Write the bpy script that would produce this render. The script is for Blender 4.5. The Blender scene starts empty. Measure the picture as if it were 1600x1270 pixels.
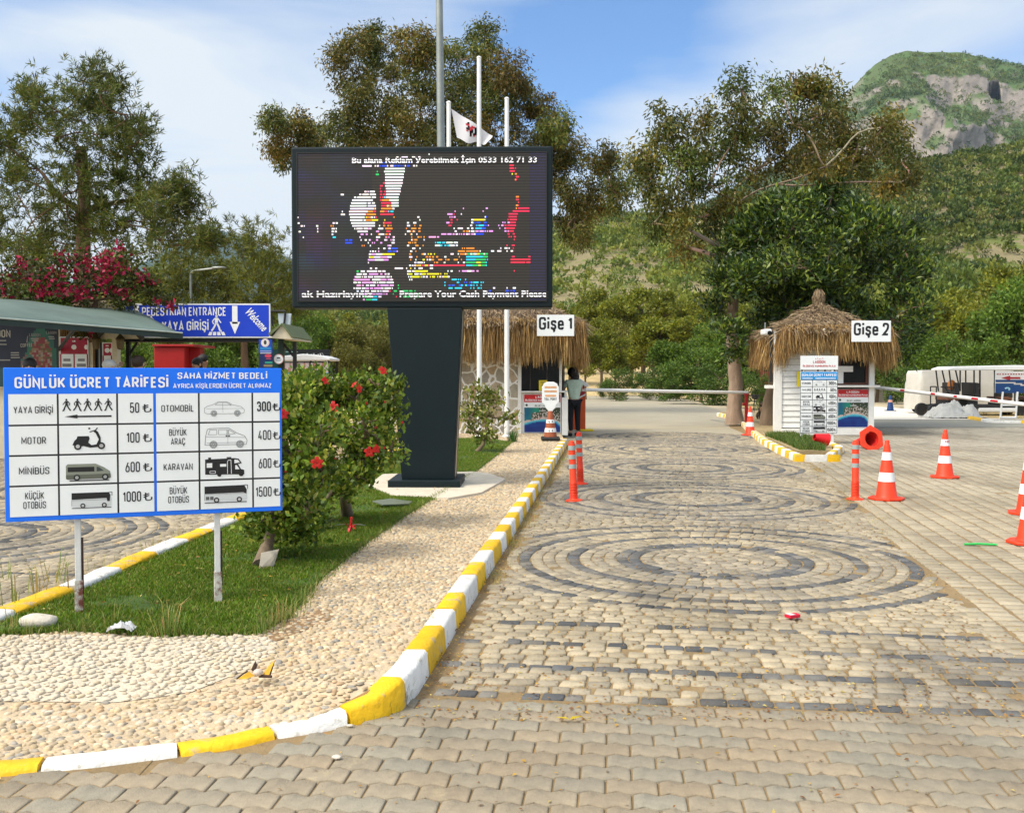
import bpy, bmesh, math, random
import numpy as np
from mathutils import Vector, Matrix, noise

R = math.radians
sc = bpy.context.scene
col = sc.collection
rng = np.random.default_rng(7)
random.seed(7)

# ------------------------------------------------------------------ camera
EYE, FPX, HZ = 1.6, 1600.0, 585.0          # eye height, focal length and horizon of the 1600 x 1270 photograph
PITCH = math.atan((635 - HZ) / FPX)
cam_d = bpy.data.cameras.new('camera')
cam_d.sensor_fit = 'HORIZONTAL'; cam_d.sensor_width = 36; cam_d.lens = 36 * FPX / 1600
cam_d.clip_start = .1; cam_d.clip_end = 12000
cam = bpy.data.objects.new('camera', cam_d); col.objects.link(cam)
cam.location = (0, 0, EYE); cam.rotation_euler = (R(90) - PITCH, 0, 0)
sc.camera = cam

# ------------------------------------------------------------------ light
SUN_EL, SUN_AZ = R(52), R(-122)             # azimuth clockwise from +Y: high, behind and left of the camera
sun_dir = Vector((math.sin(SUN_AZ) * math.cos(SUN_EL), math.cos(SUN_AZ) * math.cos(SUN_EL), math.sin(SUN_EL)))
sd = bpy.data.lights.new('sun', 'SUN'); sd.energy = 2.3; sd.angle = R(14.0); sd.color = (1, .925, .80)
sun = bpy.data.objects.new('sun', sd); col.objects.link(sun)
sun.rotation_euler = sun_dir.to_track_quat('Z', 'Y').to_euler()

w = bpy.data.worlds.new('World'); sc.world = w; w.use_nodes = True
nt = w.node_tree; nt.nodes.clear()
def N(t, **k):
    n = nt.nodes.new(t)
    for a, b in k.items(): setattr(n, a, b)
    return n
def mth(op, a, b=None, c=None, clamp=False):
    n = N('ShaderNodeMath', operation=op); n.use_clamp = clamp
    for i, x in enumerate((a, b, c)):
        if x is None: continue
        if isinstance(x, (int, float)): n.inputs[i].default_value = x
        else: nt.links.new(x, n.inputs[i])
    return n.outputs[0]
out = N('ShaderNodeOutputWorld'); bg = N('ShaderNodeBackground')
sky = N('ShaderNodeTexSky', sky_type='NISHITA'); sky.sun_disc = False
sky.sun_elevation = SUN_EL; sky.sun_rotation = SUN_AZ; sky.air_density = 1.0; sky.dust_density = .6; sky.ozone_density = 2.2
tc = N('ShaderNodeTexCoord')
mp = N('ShaderNodeMapping'); mp.inputs['Scale'].default_value = (1.0, 1.0, 4.6); mp.inputs['Rotation'].default_value = (0, R(28), 0)
nt.links.new(tc.outputs['Generated'], mp.inputs[0])
n1 = N('ShaderNodeTexNoise'); n1.inputs['Scale'].default_value = 2.0; n1.inputs['Detail'].default_value = 7; n1.inputs['Roughness'].default_value = .52
n1.inputs['Distortion'].default_value = .35
nt.links.new(mp.outputs[0], n1.inputs['Vector'])
fac = mth('MULTIPLY_ADD', n1.outputs[0], 3.0, -1.05)
def pix_dir(px, py):
    v = Vector(((px - 800) / FPX, 1, (HZ - py) / FPX)); return v.normalized()
# cloud banks and clear gaps of this sky, each a direction and an angular size
for px, py, rad, amp in ((330, 150, .26, .42), (120, 330, .30, .35), (380, 420, .22, .45), (1160, 190, .17, .60), (1500, 20, .26, .50), (1010, 240, .18, .60), (1330, 70, .20, .55), (600, 60, .16, .40), (1000, 175, .07, .35),
                         (940, 60, .17, -.75), (1060, 30, .14, -.6), (840, 130, .12, -.5), (560, 0, .2, -.38), (420, 300, .10, .12), (60, 60, .16, -.12), (1180, -40, .18, -.35)):
    vd = N('ShaderNodeVectorMath', operation='DISTANCE'); vd.inputs[1].default_value = pix_dir(px, py)
    nt.links.new(tc.outputs['Generated'], vd.inputs[0])
    mr = N('ShaderNodeMapRange', interpolation_type='SMOOTHSTEP')
    mr.inputs['From Min'].default_value = rad; mr.inputs['From Max'].default_value = 0
    mr.inputs['To Min'].default_value = 0; mr.inputs['To Max'].default_value = amp * .72
    nt.links.new(vd.outputs['Value'], mr.inputs['Value'])
    fac = mth('ADD', fac, mr.outputs[0])
fac = mth('MULTIPLY_ADD', fac, 1.0, .02, clamp=True)
mx = N('ShaderNodeMix', data_type='RGBA')
skyg = N('ShaderNodeVectorMath', operation='MULTIPLY'); skyg.inputs[1].default_value = (.72, .90, 1.08)
nt.links.new(sky.outputs[0], skyg.inputs[0])
nt.links.new(fac, mx.inputs['Factor']); nt.links.new(skyg.outputs[0], mx.inputs['A'])
mx.inputs['B'].default_value = (4.45, 4.85, 5.2, 1)
# broad unseen sky glow around the veiled sun, added as soft fill light, high and behind the camera
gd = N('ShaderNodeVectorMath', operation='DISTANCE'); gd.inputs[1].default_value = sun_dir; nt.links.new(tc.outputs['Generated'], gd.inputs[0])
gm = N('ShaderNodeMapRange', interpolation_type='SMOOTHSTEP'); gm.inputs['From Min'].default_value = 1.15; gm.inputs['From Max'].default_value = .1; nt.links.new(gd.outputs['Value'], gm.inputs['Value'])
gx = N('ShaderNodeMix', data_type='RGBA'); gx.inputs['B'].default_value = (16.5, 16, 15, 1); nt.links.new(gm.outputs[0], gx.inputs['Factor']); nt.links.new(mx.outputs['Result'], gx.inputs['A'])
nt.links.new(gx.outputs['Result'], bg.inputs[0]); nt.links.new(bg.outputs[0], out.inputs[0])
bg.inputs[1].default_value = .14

sc.view_settings.view_transform = 'Standard'; sc.view_settings.look = 'None'
sc.view_settings.gamma = 1; sc.view_settings.exposure = .40
sc.cycles.max_bounces = 6; sc.cycles.diffuse_bounces = 3; sc.cycles.glossy_bounces = 2; sc.cycles.transmission_bounces = 4
sc.cycles.transparent_max_bounces = 6; sc.cycles.use_denoising = True; sc.cycles.volume_bounces = 0
sc.cycles.caustics_reflective = False; sc.cycles.caustics_refractive = False

# ------------------------------------------------------------------ pixel <-> place
_c, _s = math.cos(PITCH), math.sin(PITCH)
def ray(px, py):
    xc, yc = (px - 800) / FPX, (635 - py) / FPX
    return Vector((xc, yc * _s + _c, yc * _c - _s))
def P(px, py, Y):
    d = ray(px, py); s = Y / d.y; return Vector((d.x * s, Y, EYE + d.z * s))
def G(px, py, z=0.0):
    d = ray(px, py); s = (z - EYE) / d.z; return Vector((d.x * s, d.y * s, z))
def proj(v):
    x, y, z = v[0], v[1], v[2] - EYE
    dep = y * _c - z * _s; up = y * _s + z * _c
    return 800 + FPX * x / dep, 635 - FPX * up / dep

# ------------------------------------------------------------------ materials
MATS = {}
def mat(name, color=None, rough=.7, nscale=6.0, namt=.18, bump=0.0, bscale=None, metal=0.0, trans=0.0, spec=.4, emit=0.0, dirt=None, coat=0.0, vec='Object', stretch=None, stain=None):
    if name in MATS: return MATS[name]
    m = bpy.data.materials.new(name); m.use_nodes = True
    t = m.node_tree; L = t.links; b = t.nodes['Principled BSDF']
    def nn(ty, **k):
        n = t.nodes.new(ty)
        for a, v in k.items(): setattr(n, a, v)
        return n
    if color is None:
        a = nn('ShaderNodeAttribute', attribute_name='Col'); src = a.outputs['Color']
    else:
        a = nn('ShaderNodeRGB'); a.outputs[0].default_value = (*color, 1); src = a.outputs[0]
    tcn = nn('ShaderNodeTexCoord'); vs = tcn.outputs[vec]
    if stretch:
        mpn = nn('ShaderNodeMapping'); mpn.inputs['Scale'].default_value = stretch; L.new(vs, mpn.inputs[0]); vs = mpn.outputs[0]
    if namt:
        n = nn('ShaderNodeTexNoise'); n.inputs['Scale'].default_value = nscale; n.inputs['Detail'].default_value = 6; n.inputs['Roughness'].default_value = .65
        L.new(vs, n.inputs['Vector'])
        mr = nn('ShaderNodeMapRange'); mr.inputs['From Min'].default_value = .25; mr.inputs['From Max'].default_value = .75
        mr.inputs['To Min'].default_value = 1 - namt; mr.inputs['To Max'].default_value = 1 + namt
        L.new(n.outputs[0], mr.inputs['Value'])
        mu = nn('ShaderNodeVectorMath', operation='SCALE'); L.new(src, mu.inputs[0]); L.new(mr.outputs[0], mu.inputs['Scale']); src = mu.outputs[0]
    if dirt:                                   # (colour, scale, threshold) worn or stained patches
        n = nn('ShaderNodeTexNoise'); n.inputs['Scale'].default_value = dirt[1]; n.inputs['Detail'].default_value = 8; n.inputs['Roughness'].default_value = .7
        L.new(vs, n.inputs['Vector'])
        mr = nn('ShaderNodeMapRange'); mr.inputs['From Min'].default_value = dirt[2]; mr.inputs['From Max'].default_value = dirt[2] + .12
        L.new(n.outputs[0], mr.inputs['Value'])
        mxx = nn('ShaderNodeMix', data_type='RGBA'); L.new(mr.outputs[0], mxx.inputs['Factor']); L.new(src, mxx.inputs['A'])
        mxx.inputs['B'].default_value = (*dirt[0], 1); src = mxx.outputs['Result']
    if stain:                                  # (scale, threshold, strength) oil, tyre and dust marks
        n = nn('ShaderNodeTexNoise'); n.inputs['Scale'].default_value = stain[0]; n.inputs['Detail'].default_value = 5; n.inputs['Distortion'].default_value = .6
        mps = nn('ShaderNodeMapping'); mps.inputs['Scale'].default_value = (1.6, .55, 1); L.new(vs, mps.inputs[0]); L.new(mps.outputs[0], n.inputs['Vector'])
        mr = nn('ShaderNodeMapRange'); mr.inputs['From Min'].default_value = stain[1]; mr.inputs['From Max'].default_value = stain[1] + .16; mr.inputs['To Min'].default_value = 1; mr.inputs['To Max'].default_value = 1 - stain[2]
        L.new(n.outputs[0], mr.inputs['Value']); mu = nn('ShaderNodeVectorMath', operation='SCALE'); L.new(src, mu.inputs[0]); L.new(mr.outputs[0], mu.inputs['Scale']); src = mu.outputs[0]
    L.new(src, b.inputs['Base Color'])
    b.inputs['Roughness'].default_value = rough; b.inputs['Metallic'].default_value = metal
    b.inputs['Specular IOR Level'].default_value = spec; b.inputs['Coat Weight'].default_value = coat
    if emit:
        L.new(src, b.inputs['Emission Color']); b.inputs['Emission Strength'].default_value = emit
    if bump:
        n = nn('ShaderNodeTexNoise'); n.inputs['Scale'].default_value = bscale or nscale * 3; n.inputs['Detail'].default_value = 5
        L.new(vs, n.inputs['Vector'])
        bp = nn('ShaderNodeBump'); bp.inputs['Strength'].default_value = bump; bp.inputs['Distance'].default_value = .02
        L.new(n.outputs[0], bp.inputs['Height']); L.new(bp.outputs[0], b.inputs['Normal'])
    if trans:
        tr = nn('ShaderNodeBsdfTranslucent'); ms = nn('ShaderNodeMixShader'); ms.inputs[0].default_value = trans
        L.new(src, tr.inputs[0]); L.new(b.outputs[0], ms.inputs[1]); L.new(tr.outputs[0], ms.inputs[2])
        L.new(ms.outputs[0], t.nodes['Material Output'].inputs[0])
    MATS[name] = m
    return m

WHITE = mat('white_paint', (.78, .78, .76), .5, 5, .06, .1, 30, dirt=((.45, .42, .36), 3.5, .66))
CREAM = mat('cream_wood', (.62, .55, .40), .7, 8, .12, .1)
WOODW = mat('white_timber', (.80, .79, .74), .55, 7, .07, .15, 40, dirt=((.5, .45, .36), 4, .68))
DARKM = mat('slate_coated_metal', (.004, .011, .0135), .5, 3, .12, .03, 60, spec=.25)
BLACK = mat('black_rubber', (.018, .018, .018), .6, 20, .2)
STEEL = mat('galvanised_steel', (.27, .29, .27), .45, 4, .2, .05, 40, metal=.55)
POLEW = mat('white_pole_paint', (.8, .8, .78), .4, 6, .05)
ORANGE = mat('orange_plastic', (.80, .052, .012), .5, 9, .16, .06, 30, dirt=((.42, .09, .05), 7, .63))
REFLW = mat('white_reflective_band', (.82, .82, .82), .45, 8, .08, dirt=((.5, .42, .36), 9, .68))
REFLG = mat('grey_reflective_band', (.33, .38, .36), .4, 14, .12)
BLUEP = mat('blue_sign_film', (.003, .17, .92), .4, 3, .06, spec=.45)
BLUED = mat('royal_blue_sign_film', (.004, .045, .55), .4, 3, .06)
PANELW = mat('white_sign_film', (.80, .83, .83), .4, 3, .04)
INK = mat('black_ink', (.012, .012, .013), .5, 6, .1)
INKW = mat('white_ink', (.86, .86, .86), .45, 6, .02)
INKR = mat('red_ink', (.5, .015, .03), .45, 6, .1)
REDP = mat('red_film', (.52, .012, .016), .45, 5, .1)
YELP = mat('yellow_film', (.86, .68, .01), .45, 5, .06)
VC = mat('printed_film', None, .5, 6, .05)
PAINTED = mat('painted_surface', None, .55, 8, .12, .08, 30)
FOL = mat('leaves', None, .5, 3, .22, trans=.30, spec=.35)
FOLG = mat('glossy_leaves', None, .42, 3, .2, trans=.2, spec=.5)
BARK = mat('bark', None, .85, 9, .35, .6, 18, stretch=(1, 1, .35))
PETAL = mat('petals', None, .5, 30, .12, trans=.35)
STONE = mat('stone_blocks', None, .82, 14, .24, .4, 60, stain=(.8, .52, .30))
GLASSD = mat('dark_window_glass', (.008, .009, .009), .2, 3, .1, spec=.18)
THATCH = mat('thatch_straw', None, .85, 30, .25, trans=.12)
SKIN = mat('skin', (.50, .28, .19), .55, 20, .06)
CLOTH = mat('woven_cloth', None, .85, 25, .12, .25, 120)
TIRE = BLACK

# ------------------------------------------------------------------ mesh building
def setcol(me, cols):
    a = me.attributes.new('Col', 'FLOAT_COLOR', 'FACE')
    arr = np.ones((len(me.polygons), 4), np.float32); arr[:, :3] = np.asarray(cols, np.float32)
    a.data.foreach_set('color', arr.ravel())
def link(name, me, parent=None):
    o = bpy.data.objects.new(name, me); col.objects.link(o)
    if parent is not None: o.parent = parent
    return o
class MB:
    def __init__(s, M=None): s.v = []; s.f = []; s.c = []; s.m = []; s.M = M
    def add(s, vs, fs, c=(1, 1, 1), m=0, X=None):
        o = len(s.v); X = X or s.M
        s.v += [tuple(X @ Vector(v)) if X else tuple(v) for v in vs]
        for f in fs:
            s.f.append(tuple(i + o for i in f)); s.c.append(c); s.m.append(m)
        return s
    def box(s, x0, x1, y0, y1, z0, z1, c=(1, 1, 1), m=0, X=None):
        vs = [(x, y, z) for z in (z0, z1) for y in (y0, y1) for x in (x0, x1)]
        return s.add(vs, [(0, 2, 3, 1), (4, 5, 7, 6), (0, 1, 5, 4), (2, 6, 7, 3), (0, 4, 6, 2), (1, 3, 7, 5)], c, m, X)
    def prism(s, pts, z0, z1, c=(1, 1, 1), m=0, X=None, axis='z'):
        n = len(pts)
        ar = sum(pts[i][0] * pts[(i + 1) % n][1] - pts[(i + 1) % n][0] * pts[i][1] for i in range(n))
        if ar < 0: pts = pts[::-1]
        if axis == 'z': vs = [(p[0], p[1], z) for z in (z0, z1) for p in pts]
        elif axis == 'y': vs = [(p[0], y, p[1]) for y in (z1, z0) for p in pts]
        else: vs = [(x, p[0], p[1]) for x in (z0, z1) for p in pts]
        fs = [tuple(range(n))[::-1], tuple(range(n, 2 * n))] + [(i, (i + 1) % n, n + (i + 1) % n, n + i) for i in range(n)]
        return s.add(vs, fs, c, m, X)
    def flat(s, pts, y, c=(1, 1, 1), m=0, X=None):          # polygon on a panel that faces -Y
        n = len(pts); ar = sum(pts[i][0] * pts[(i + 1) % n][1] - pts[(i + 1) % n][0] * pts[i][1] for i in range(n))
        if ar < 0: pts = pts[::-1]
        return s.add([(p[0], y, p[1]) for p in pts], [tuple(range(n))], c, m, X)
    def rect(s, x0, x1, z0, z1, y, c=(1, 1, 1), m=0, X=None): return s.flat([(x0, z0), (x1, z0), (x1, z1), (x0, z1)], y, c, m, X)
    def line(s, pts, wd, y, c=(1, 1, 1), m=0, X=None, closed=False):
        q = list(pts) + ([pts[0]] if closed else [])
        for a, b in zip(q[:-1], q[1:]):
            dx, dz = b[0] - a[0], b[1] - a[1]; l = math.hypot(dx, dz) or 1; nx, nz = -dz / l * wd / 2, dx / l * wd / 2
            s.flat([(a[0] + nx, a[1] + nz), (a[0] - nx, a[1] - nz), (b[0] - nx, b[1] - nz), (b[0] + nx, b[1] + nz)], y, c, m, X)
        return s
    def disc(s, cx, cz, rx, rz, y, c=(1, 1, 1), m=0, X=None, n=16, a0=0):
        return s.flat([(cx + rx * math.cos(a0 + 2 * math.pi * i / n), cz + rz * math.sin(a0 + 2 * math.pi * i / n)) for i in range(n)], y, c, m, X)
    def tube(s, pts, rad, n=8, c=(1, 1, 1), m=0, X=None, cap=True):
        pts = [Vector(p) for p in pts]; k = len(pts)
        rad = [rad] * k if isinstance(rad, (int, float)) else rad
        vs = []; ref = None
        for i in range(k):
            d = (pts[min(i + 1, k - 1)] - pts[max(i - 1, 0)])
            d = d.normalized() if d.length > 1e-9 else Vector((0, 0, 1))
            if ref is None: ref = Vector((1, 0, 0)) if abs(d.x) < .9 else Vector((0, 1, 0))
            u = (ref - d * ref.dot(d)).normalized(); v = d.cross(u); ref = u
            for j in range(n):
                a = 2 * math.pi * j / n; vs.append(pts[i] + (u * math.cos(a) + v * math.sin(a)) * rad[i])
        fs = [(i * n + j, i * n + (j + 1) % n, (i + 1) * n + (j + 1) % n, (i + 1) * n + j) for i in range(k - 1) for j in range(n)]
        if cap: fs += [tuple(range(n))[::-1], tuple(range((k - 1) * n, k * n))]
        return s.add(vs, fs, c, m, X)
    def lathe(s, prof, n=20, c=(1, 1, 1), m=0, X=None, at=(0, 0, 0)):
        k = len(prof); vs = [(at[0] + r * math.cos(2 * math.pi * j / n), at[1] + r * math.sin(2 * math.pi * j / n), at[2] + z) for r, z in prof for j in range(n)]
        fs = [(i * n + j, i * n + (j + 1) % n, (i + 1) * n + (j + 1) % n, (i + 1) * n + j) for i in range(k - 1) for j in range(n)]
        fs += [tuple(range(n))[::-1], tuple(range((k - 1) * n, k * n))]
        return s.add(vs, fs, c, m, X)
    def ball(s, ce, rx, ry, rz, c=(1, 1, 1), m=0, X=None, n=12, k=8):
        prof = [(math.sin(math.pi * i / k), -math.cos(math.pi * i / k)) for i in range(k + 1)]
        vs = [(ce[0] + rx * max(r, 1e-3) * math.cos(2 * math.pi * j / n), ce[1] + ry * max(r, 1e-3) * math.sin(2 * math.pi * j / n), ce[2] + rz * z) for r, z in prof for j in range(n)]
        fs = [(i * n + j, i * n + (j + 1) % n, (i + 1) * n + (j + 1) % n, (i + 1) * n + j) for i in range(k) for j in range(n)]
        return s.add(vs, fs, c, m, X)
    def text(s, body, x, z, h, y=-.004, sx=.72, bold=0.0, align='c', c=(1, 1, 1), m=0, X=None, width=None, rot=0.0, shear=0.0):
        cu = bpy.data.curves.new('lettering', 'FONT'); cu.body = body; cu.size = 1; cu.offset = bold; cu.resolution_u = 2; cu.shear = shear
        o = bpy.data.objects.new('lettering', cu); me = o.to_mesh()
        vs = [v.co.copy() for v in me.vertices]; fs = [tuple(p.vertices) for p in me.polygons]
        o.to_mesh_clear(); bpy.data.objects.remove(o); bpy.data.curves.remove(cu)
        x0 = min(v.x for v in vs); x1 = max(v.x for v in vs); k = h / .73
        kx = (width / (x1 - x0)) if width else k * sx
        off = {'c': (x0 + x1) / 2, 'l': x0, 'r': x1}[align]
        ca, sa = math.cos(rot), math.sin(rot)
        pts = []
        for v in vs:
            a, b = (v.x - off) * kx, v.y * k
            pts.append((x + a * ca - b * sa, y, z + a * sa + b * ca))
        # text faces point +Z in their own plane, which is -Y here
        return s.add(pts, fs, c, m, X)
    def build(s, name, mats, parent=None, bevel=0, smooth=None, seg=2):
        me = bpy.data.meshes.new(name); me.from_pydata(s.v, [], s.f); me.update()
        if not isinstance(mats, (list, tuple)): mats = [mats]
        for q in mats: me.materials.append(q)
        if any(s.m): me.polygons.foreach_set('material_index', s.m)
        if s.f: setcol(me, s.c)
        if smooth is not None:
            me.polygons.foreach_set('use_smooth', [True] * len(me.polygons)); me.set_sharp_from_angle(angle=R(smooth))
        o = link(name, me, parent)
        if bevel:
            b = o.modifiers.new('bevel', 'BEVEL'); b.width = bevel; b.segments = seg; b.limit_method = 'ANGLE'; b.angle_limit = R(40)
        return o
def npmesh(name, verts, faces, cols, mt, parent=None, smooth=False):
    verts = np.asarray(verts, np.float32); faces = np.asarray(faces, np.int32)
    me = bpy.data.meshes.new(name); nf, k = faces.shape
    me.vertices.add(len(verts)); me.vertices.foreach_set('co', verts.ravel())
    me.loops.add(nf * k); me.loops.foreach_set('vertex_index', faces.ravel())
    me.polygons.add(nf); me.polygons.foreach_set('loop_start', np.arange(0, nf * k, k, dtype=np.int32))
    if smooth: me.polygons.foreach_set('use_smooth', np.ones(nf, bool))
    me.update(calc_edges=True)
    me.materials.append(mt)
    if cols is not None: setcol(me, cols)
    return link(name, me, parent)
def npdata(o): return o.data

def tag(o, label=None, cat=None, group=None, kind=None):
    if label: o['label'] = label
    if cat: o['category'] = cat
    if group: o['group'] = group
    if kind: o['kind'] = kind
    return o
def empty(name, loc, label, cat, rz=0.0, group=None):
    o = bpy.data.objects.new(name, None); col.objects.link(o); o.empty_display_size = .1
    o.location = loc; o.rotation_euler = (0, 0, rz)
    return tag(o, label, cat, group)
def copy_tree(o, loc=None, label=None, rz=None, group=None):
    c = o.copy(); col.objects.link(c)
    if loc is not None: c.location = loc
    if rz is not None: c.rotation_euler = (0, 0, rz)
    if label: c['label'] = label
    if group: c['group'] = group
    for ch in list(o.children):
        d = ch.copy(); col.objects.link(d); d.parent = c
        for g in list(ch.children):
            e = g.copy(); col.objects.link(e); e.parent = d
    return c
def inpoly(x, y, poly):
    x = np.asarray(x); y = np.asarray(y); r = np.zeros(x.shape, bool); n = len(poly)
    for i in range(n):
        x1, y1 = poly[i][0], poly[i][1]; x2, y2 = poly[(i + 1) % n][0], poly[(i + 1) % n][1]
        c = ((y1 > y) != (y2 > y)) & (x < (x2 - x1) * (y - y1) / ((y2 - y1) or 1e-12) + x1)
        r ^= c
    return r
def jit(c, n, a, r=None):
    r = r or rng
    c = np.asarray(c, float); k = 1 + r.uniform(-a, a, (n, 1)); h = 1 + r.uniform(-a * .25, a * .25, (n, 3))
    return np.clip(c * k * h, 0, 1)
# ------------------------------------------------------------------ narrow sign lettering drawn with strokes
# a glyph: width, then strokes; a stroke is points (x, y) in the glyph's box, 'c' closes it, a third value 0 keeps a corner sharp
GL = {
 'A': (.50, [[(0, 0), (.5, 1, 0), (1, 0)], [(.16, .25), (.84, .25)]]), 'B': (.46, [[(0, .5), (0, 1, 0), (.93, 1), (.93, .53), (.1, .53)], [(0, .55), (0, 0, 0), (1, 0), (1, .53), (.3, .53)]]),
 'C': (.45, [[(1, .72), (1, 1), (0, 1), (0, 0), (1, 0), (1, .28)]]), 'D': (.47, ['c', [(0, 0, 0), (0, 1, 0), (1, 1), (1, 0)]]), 'E': (.40, [[(1, 1), (0, 1, 0), (0, 0, 0), (1, 0)], [(0, .52), (.85, .52)]]),
 'F': (.39, [[(1, 1), (0, 1, 0), (0, 0)], [(0, .5), (.85, .5)]]), 'G': (.47, [[(1, .74), (1, 1), (0, 1), (0, 0), (1, 0), (1, .48, 0), (.55, .48)]]), 'H': (.47, [[(0, 0), (0, 1)], [(1, 0), (1, 1)], [(0, .52), (1, .52)]]),
 'I': (.10, [[(.5, 0), (.5, 1)]]), 'J': (.38, [[(0, .25), (0, 0), (1, 0), (1, 1)]]), 'K': (.47, [[(0, 0), (0, 1)], [(1, 1), (.08, .38)], [(.34, .56), (1, 0)]]), 'L': (.38, [[(0, 1), (0, 0, 0), (1, 0)]]),
 'M': (.60, [[(0, 0), (0, 1, 0), (.5, .25, 0), (1, 1, 0), (1, 0)]]), 'N': (.48, [[(0, 0), (0, 1, 0), (1, 0, 0), (1, 1)]]), 'O': (.46, ['c', [(0, 0), (0, 1), (1, 1), (1, 0)]]), 'P': (.45, [[(0, 0), (0, 1, 0), (1, 1), (1, .44), (0, .44)]]),
 'R': (.46, [[(0, 0), (0, 1, 0), (.96, 1), (.96, .47), (0, .47)], [(.5, .47), (1, 0)]]), 'S': (.45, [[(1, .75), (1, 1), (0, 1), (0, .54), (1, .48), (1, 0), (0, 0), (0, .25)]]), 'T': (.45, [[(0, 1), (1, 1)], [(.5, 1), (.5, 0)]]),
 'U': (.46, [[(0, 1), (0, 0), (1, 0), (1, 1)]]), 'V': (.47, [[(0, 1), (.5, 0, 0), (1, 1)]]), 'Y': (.48, [[(0, 1), (.5, .42, 0), (1, 1)], [(.5, .45), (.5, 0)]]), 'Z': (.43, [[(0, 1), (1, 1, 0), (0, 0, 0), (1, 0)]]),
 '0': (.44, ['c', [(0, 0), (0, 1), (1, 1), (1, 0)]]), '1': (.28, [[(.85, 0), (.85, 1)], [(0, .74), (.75, .95)]]), '2': (.43, [[(0, .72), (0, 1), (1, 1), (1, .55), (0, .0, 0), (1, 0)]]), '3': (.43, [[(0, .78), (0, 1), (.96, 1), (.96, .54), (.35, .54)], [(.4, .54), (1, .54), (1, 0), (0, 0), (0, .24)]]),
 '4': (.46, [[(.55, 1), (0, .24, 0), (1, .24)], [(.76, .5), (.76, 0)]]), '5': (.43, [[(.95, 1), (.06, 1, 0), (.02, .52, 0), (.15, .62), (1, .62), (1, 0), (0, 0), (0, .22)]]), '6': (.44, [[(.72, 1), (.02, .38), (0, 0), (1, 0), (1, .58), (.12, .58)]]), 
 'e': (.40, [[(.02, .36), (1, .36, 0), (1, .70), (0, .70), (0, 0), (.95, 0), (.97, .14)]]), 'ı': (.10, [[(.5, 0), (.5, .70)]]), 's': (.38, [[(1, .53), (1, .70), (0, .70), (0, .39), (1, .33), (1, 0), (0, 0), (0, .17)]]),
 '₺': (.62, [[(.26, 1), (.26, .0), (1, .05), (1, .44)], [(0, .40), (.70, .66)], [(0, .64), (.70, .90)]]), '?': (.3, [])}
def glyph(ch):
    """strokes of a character and of its accents"""
    base = {'Ü': 'U', 'Ö': 'O', 'Ç': 'C', 'Ş': 'S', 'İ': 'I', 'ş': 's', 'i': 'ı', 'Ğ': 'G'}.get(ch, ch)
    if base not in GL: return None
    w_, st = GL[base]; res = []; cl = False
    for s in st:
        if s == 'c': cl = True; continue
        res.append((s, cl)); cl = False
    acc = []
    if ch in 'ÜÖ': acc = [(.10, 1.15), (.90, 1.15)]
    if ch == 'İ': acc = [(.5, 1.13)]
    if ch == 'i': acc = [(.5, .90)]
    for a, b in acc: res.append((('dot', a, b), False))
    if ch in 'ÇŞş': res.append(([(.52, .0), (.52, -.09, 0), (.72, -.12), (.66, -.24), (.40, -.22)], False))
    return w_, res
def rounded(pts, r, closed, kx):
    n = len(pts); out = []
    P2 = [Vector((p[0] * kx, p[1])) for p in pts]
    for i in range(n):
        if (not closed and i in (0, n - 1)) or (len(pts[i]) > 2): out.append(P2[i]); continue
        a, b, c = P2[i - 1], P2[i], P2[(i + 1) % n]; d1, d2 = a - b, c - b; l1, l2 = d1.length, d2.length
        k = min(r, l1 * .5, l2 * .5); p, q = b + d1 / l1 * k, b + d2 / l2 * k
        for j in range(6): t = j / 5; out.append(p * (1 - t) ** 2 + b * 2 * t * (1 - t) + q * t * t)
    return out
def stroke_poly(pts, th, closed):
    n = len(pts); q = [pts[0]]
    for p in pts[1:]:
        if (p - q[-1]).length > 1e-4: q.append(p)
    if closed and (q[0] - q[-1]).length < 1e-4: q.pop()
    n = len(q); L, R_ = [], []
    for i in range(n):
        if closed: d1, d2 = (q[i] - q[i - 1]).normalized(), (q[(i + 1) % n] - q[i]).normalized()
        else: d1 = (q[i] - q[i - 1]).normalized() if i else (q[1] - q[0]).normalized(); d2 = (q[i + 1] - q[i]).normalized() if i < n - 1 else d1
        n1, n2 = Vector((-d1.y, d1.x)), Vector((-d2.y, d2.x)); m = (n1 + n2); m = m.normalized() if m.length > 1e-5 else n1
        k = th / 2 / max(.32, m.dot(n1)); L.append(q[i] + m * k); R_.append(q[i] - m * k)
    V = L + R_; F = [(i, n + i, n + (i + 1) % n, (i + 1) % n) for i in range(n if closed else n - 1)]
    return V, F
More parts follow.
